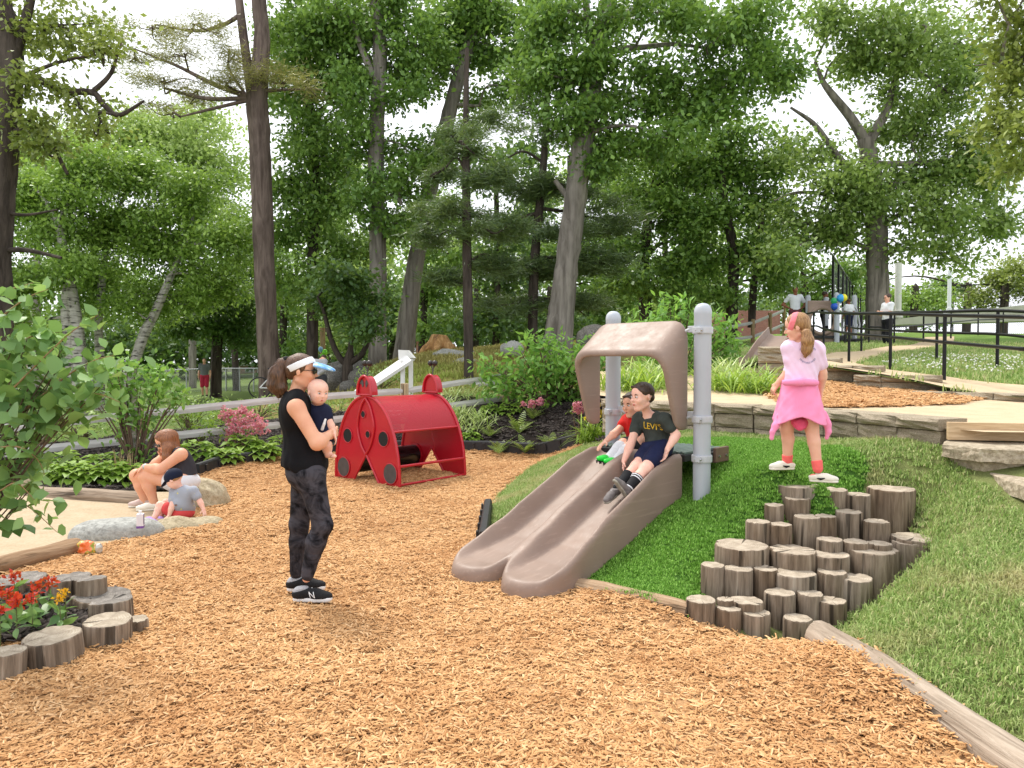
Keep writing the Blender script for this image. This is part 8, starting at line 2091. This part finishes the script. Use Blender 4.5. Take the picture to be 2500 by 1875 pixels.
# wire fence beyond the birches
M_GALV = simple('galvanised_pipe', (.42, .43, .44), .45, .1, 20, metal=.5)
t = NT('chain_link'); uvn = t.new('ShaderNodeTexCoord'); mp = t.new('ShaderNodeMapping'); mp.inputs['Rotation'].default_value = (0, radians(45), 0); t.l.new(uvn.outputs['Object'], mp.inputs['Vector'])
def wire(t, vec, sc, wd):
    sep = t.new('ShaderNodeSeparateXYZ'); t.l.new(vec, sep.inputs[0]); o = []
    for ax in ('X', 'Z'):
        m = t.math('FRACT', t.math('MULTIPLY', sep.outputs[ax], sc)); o.append(t.math('LESS_THAN', m, wd))
    return t.math('MAXIMUM', o[0], o[1])
mask = wire(t, mp.outputs[0], 16, .09); t.base((.35, .36, .36)); t.p.inputs['Roughness'].default_value = .6
tb = t.new('ShaderNodeBsdfTransparent'); mx = t.new('ShaderNodeMixShader'); t.l.new(mask, mx.inputs[0]); t.l.new(tb.outputs[0], mx.inputs[1]); t.l.new(t.p.outputs[0], mx.inputs[2]); t.l.new(mx.outputs[0], t.out.inputs[0]); M_LINK = t.m
t2 = NT('black_chain_link'); tc2 = t2.new('ShaderNodeTexCoord'); mp2 = t2.new('ShaderNodeMapping'); mp2.inputs['Rotation'].default_value = (0, radians(45), 0); t2.l.new(tc2.outputs['Object'], mp2.inputs['Vector'])
mask = wire(t2, mp2.outputs[0], 10, .16); t2.base((.02, .02, .02)); tb = t2.new('ShaderNodeBsdfTransparent'); mx = t2.new('ShaderNodeMixShader'); t2.l.new(mask, mx.inputs[0]); t2.l.new(tb.outputs[0], mx.inputs[1]); t2.l.new(t2.p.outputs[0], mx.inputs[2]); t2.l.new(mx.outputs[0], t2.out.inputs[0]); M_LINKB = t2.m
def chain(label, pts, hgt, pm, lm, n, rp=.035, gz=None):
    """pts: two world xy ends"""
    a, b = Vector((*pts[0], 0)), Vector((*pts[1], 0)); za, zb = (gnd(a.x, a.y), gnd(b.x, b.y)) if gz is None else gz; a.z, b.z = za, zb; d = b - a
    e = thing('wire_fence', label, 'fence', a, atan2(d.y, d.x)); L = sqrt(d.x ** 2 + d.y ** 2); dz = b.z - a.z
    for i in range(n + 1):
        x = L * i / n; z = dz * i / n; tube_ob('post', [(x, 0, z - .2), (x, 0, z + hgt)], rp, pm, e, 8)
    tube_ob('top_rail', [(0, 0, hgt), (L, 0, dz + hgt)], rp * .8, pm, e, 8)
    obj('wire_mesh', mesh_np('wire_mesh', np.array([[0, .03, 0], [L, .03, dz], [L, .03, dz + hgt], [0, .03, hgt]]), [np.array([[0, 1, 2, 3]])], [lm]), e)
    return e
a, b = at(390, 930, 38), at(520, 930, 38.5); chain('galvanised wire fence left of the walking man', ((a.x, a.y), (b.x, b.y)), 1.15, M_GALV, M_LINK, 2)
a, b = at(520, 930, 38.5), at(655, 930, 36); chain('galvanised wire fence right of the walking man', ((a.x, a.y), (b.x, b.y)), 1.15, M_GALV, M_LINK, 4)
a, b = at(40, 930, 30), at(380, 930, 36); chain('wire fence behind the birches at left', ((a.x, a.y), (b.x, b.y)), 1.2, M_GALV, M_LINK, 4)
a, b = at(2032, 800, 30), at(2095, 800, 58); chain('tall black wire ball-field fence running away from the play deck', ((a.x, a.y), (b.x, b.y)), 4.2, M_BLK, M_LINKB, 8, .05, (1.6, 2.6))
a, b = at(2100, 800, 62), at(2560, 800, 60); chain('distant black wire fence with tall posts at right', ((a.x, a.y), (b.x, b.y)), 5.2, M_BLK, M_LINKB, 4, .05, (2.5, 2.7))
def pole(label, px, pt, pb, Y, r, m): 
    a, b = at(px, pb, Y), at(px, pt, Y); e = thing('utility_pole', label, 'pole', a); tube_ob('shaft', [(0, 0, -.5), (0, 0, b.z - a.z)], r, m, e, 12); tube_ob('base_plate', [(0, 0, -.1), (0, 0, .35)], r * 1.5, m, e, 12)
pole('thick pale pole right of the woman with glasses', 2192, 640, 772, 48, .20, simple('pale_pole', (.62, .60, .56), .7, .08)); pole('slim white pole beyond the low wall', 2317, 660, 764, 55, .13, simple('white_pole', (.75, .76, .78), .6, .05))
# low pale wall along the skyline at right
q = [at(2185, 779, 36), at(2560, 738, 30), at(2560, 782, 30), at(2185, 793, 36)]; e = thing('skyline_wall', 'long low pale concrete wall along the top of the lawn', 'wall', q[3]); o_ = Vector(e.location)
prism('wall_face', [v_ - o_ for v_ in q], Vector((.3, 1.2, 0)), simple('pale_concrete', (.52, .50, .46), .9, .12, 2, .3, 20, .02), e)
# bicycle leaning on the tall pine
by = at(676, 950, 23.3); bk = thing('bicycle', 'pale bicycle leaning against the tall pine', 'bicycle', (by.x, by.y, gnd(by.x, by.y)), .3)
M_BIKE = simple('white_frame_paint', (.72, .72, .72), .4)
for x in (-.5, .5):
    bm = bmesh.new(); b_tube(bm, [(x + .32 * cos(k * pi / 12), 0, .33 + .32 * sin(k * pi / 12)) for k in range(24)], .02, 6, closed=True); wh = bm_obj('wheel', bm, M_BLACKP, bk, True)
for nm, P_ in (('frame', [(-.5, 0, .33), (-.12, 0, .75), (.38, 0, .78), (-.05, 0, .32), (-.5, 0, .33)]), ('fork', [(.5, 0, .33), (.38, 0, .78), (.34, 0, .95)]), ('handlebar', [(.34, -.25, 1.0), (.36, 0, .98), (.34, .25, 1.0)]), ('seat_post', [(-.05, 0, .32), (-.14, 0, .88)])): tube_ob(nm, P_, .022, M_BIKE, bk, 6)
box_ob('saddle', (-.15, 0, .92), (.24, .12, .05), M_BLACKP, bk, None, .02)
# carton and crumpled bag at the sand pit edge
p_ = on(343, 1290, .15); ct = thing('drink_carton', 'white and purple drink carton standing on the grey boulder', 'carton', (p_.x, p_.y, .155), .25)
bm = bmesh.new(); b_box(bm, (0, 0, .07), (.055, .055, .11), None, .004); bm_obj('carton_body', bm, simple('carton_white', (.74, .73, .78), .5, .04), ct); box_ob('purple_base', (0, 0, .01), (.057, .057, .022), simple('carton_purple', (.16, .07, .30), .5), ct, None, .003); box_ob('printed_side', (.0285, 0, .075), (.002, .03, .09), simple('carton_print', (.13, .10, .25), .5, .9, 60), ct)
bm = bmesh.new(); b_cyl(bm, (0, 0, .125), (0, 0, .15), .014, 12); bm_obj('cap', bm, simple('carton_cap', (.8, .8, .8), .4), ct, True, auto=40)
p_ = on(210, 1365, 0); bg = thing('crumpled_bag', 'crumpled orange snack bag with green stripes beside the boulder', 'bag', (p_.x, p_.y + .03, .02))
B = Blob(); B.ell((0, 0, .045), (.085, .05, .05), None, 0); B.ell((-.02, 0, .10), (.075, .04, .03), None, .03); B.field(lambda P: np.abs(vnoise(P, 45, 4)) * .02, None, None, 0, 'noise')
t = NT('orange_bag_foil'); f = t.noise(t.coords(), 13, 3); t.base(t.ramp(f, [(.42, (.80, .16, .03)), (.5, (.85, .30, .12)), (.58, (.20, .40, .05)), (.64, (.85, .40, .06))])); t.p.inputs['Roughness'].default_value = .3; obj('bag_body', B.mesh('bag_body', .007, t.m, False), bg)
B = Blob(); B.ell((.09, .0, .06), (.03, .04, .05), None, 0); B.field(lambda P: np.abs(vnoise(P, 60, 4)) * .012, None, None, 0, 'noise'); obj('torn_edge', B.mesh('torn_edge', .007, simple('foil_grey', (.55, .53, .48), .3, metal=.3), False), bg)
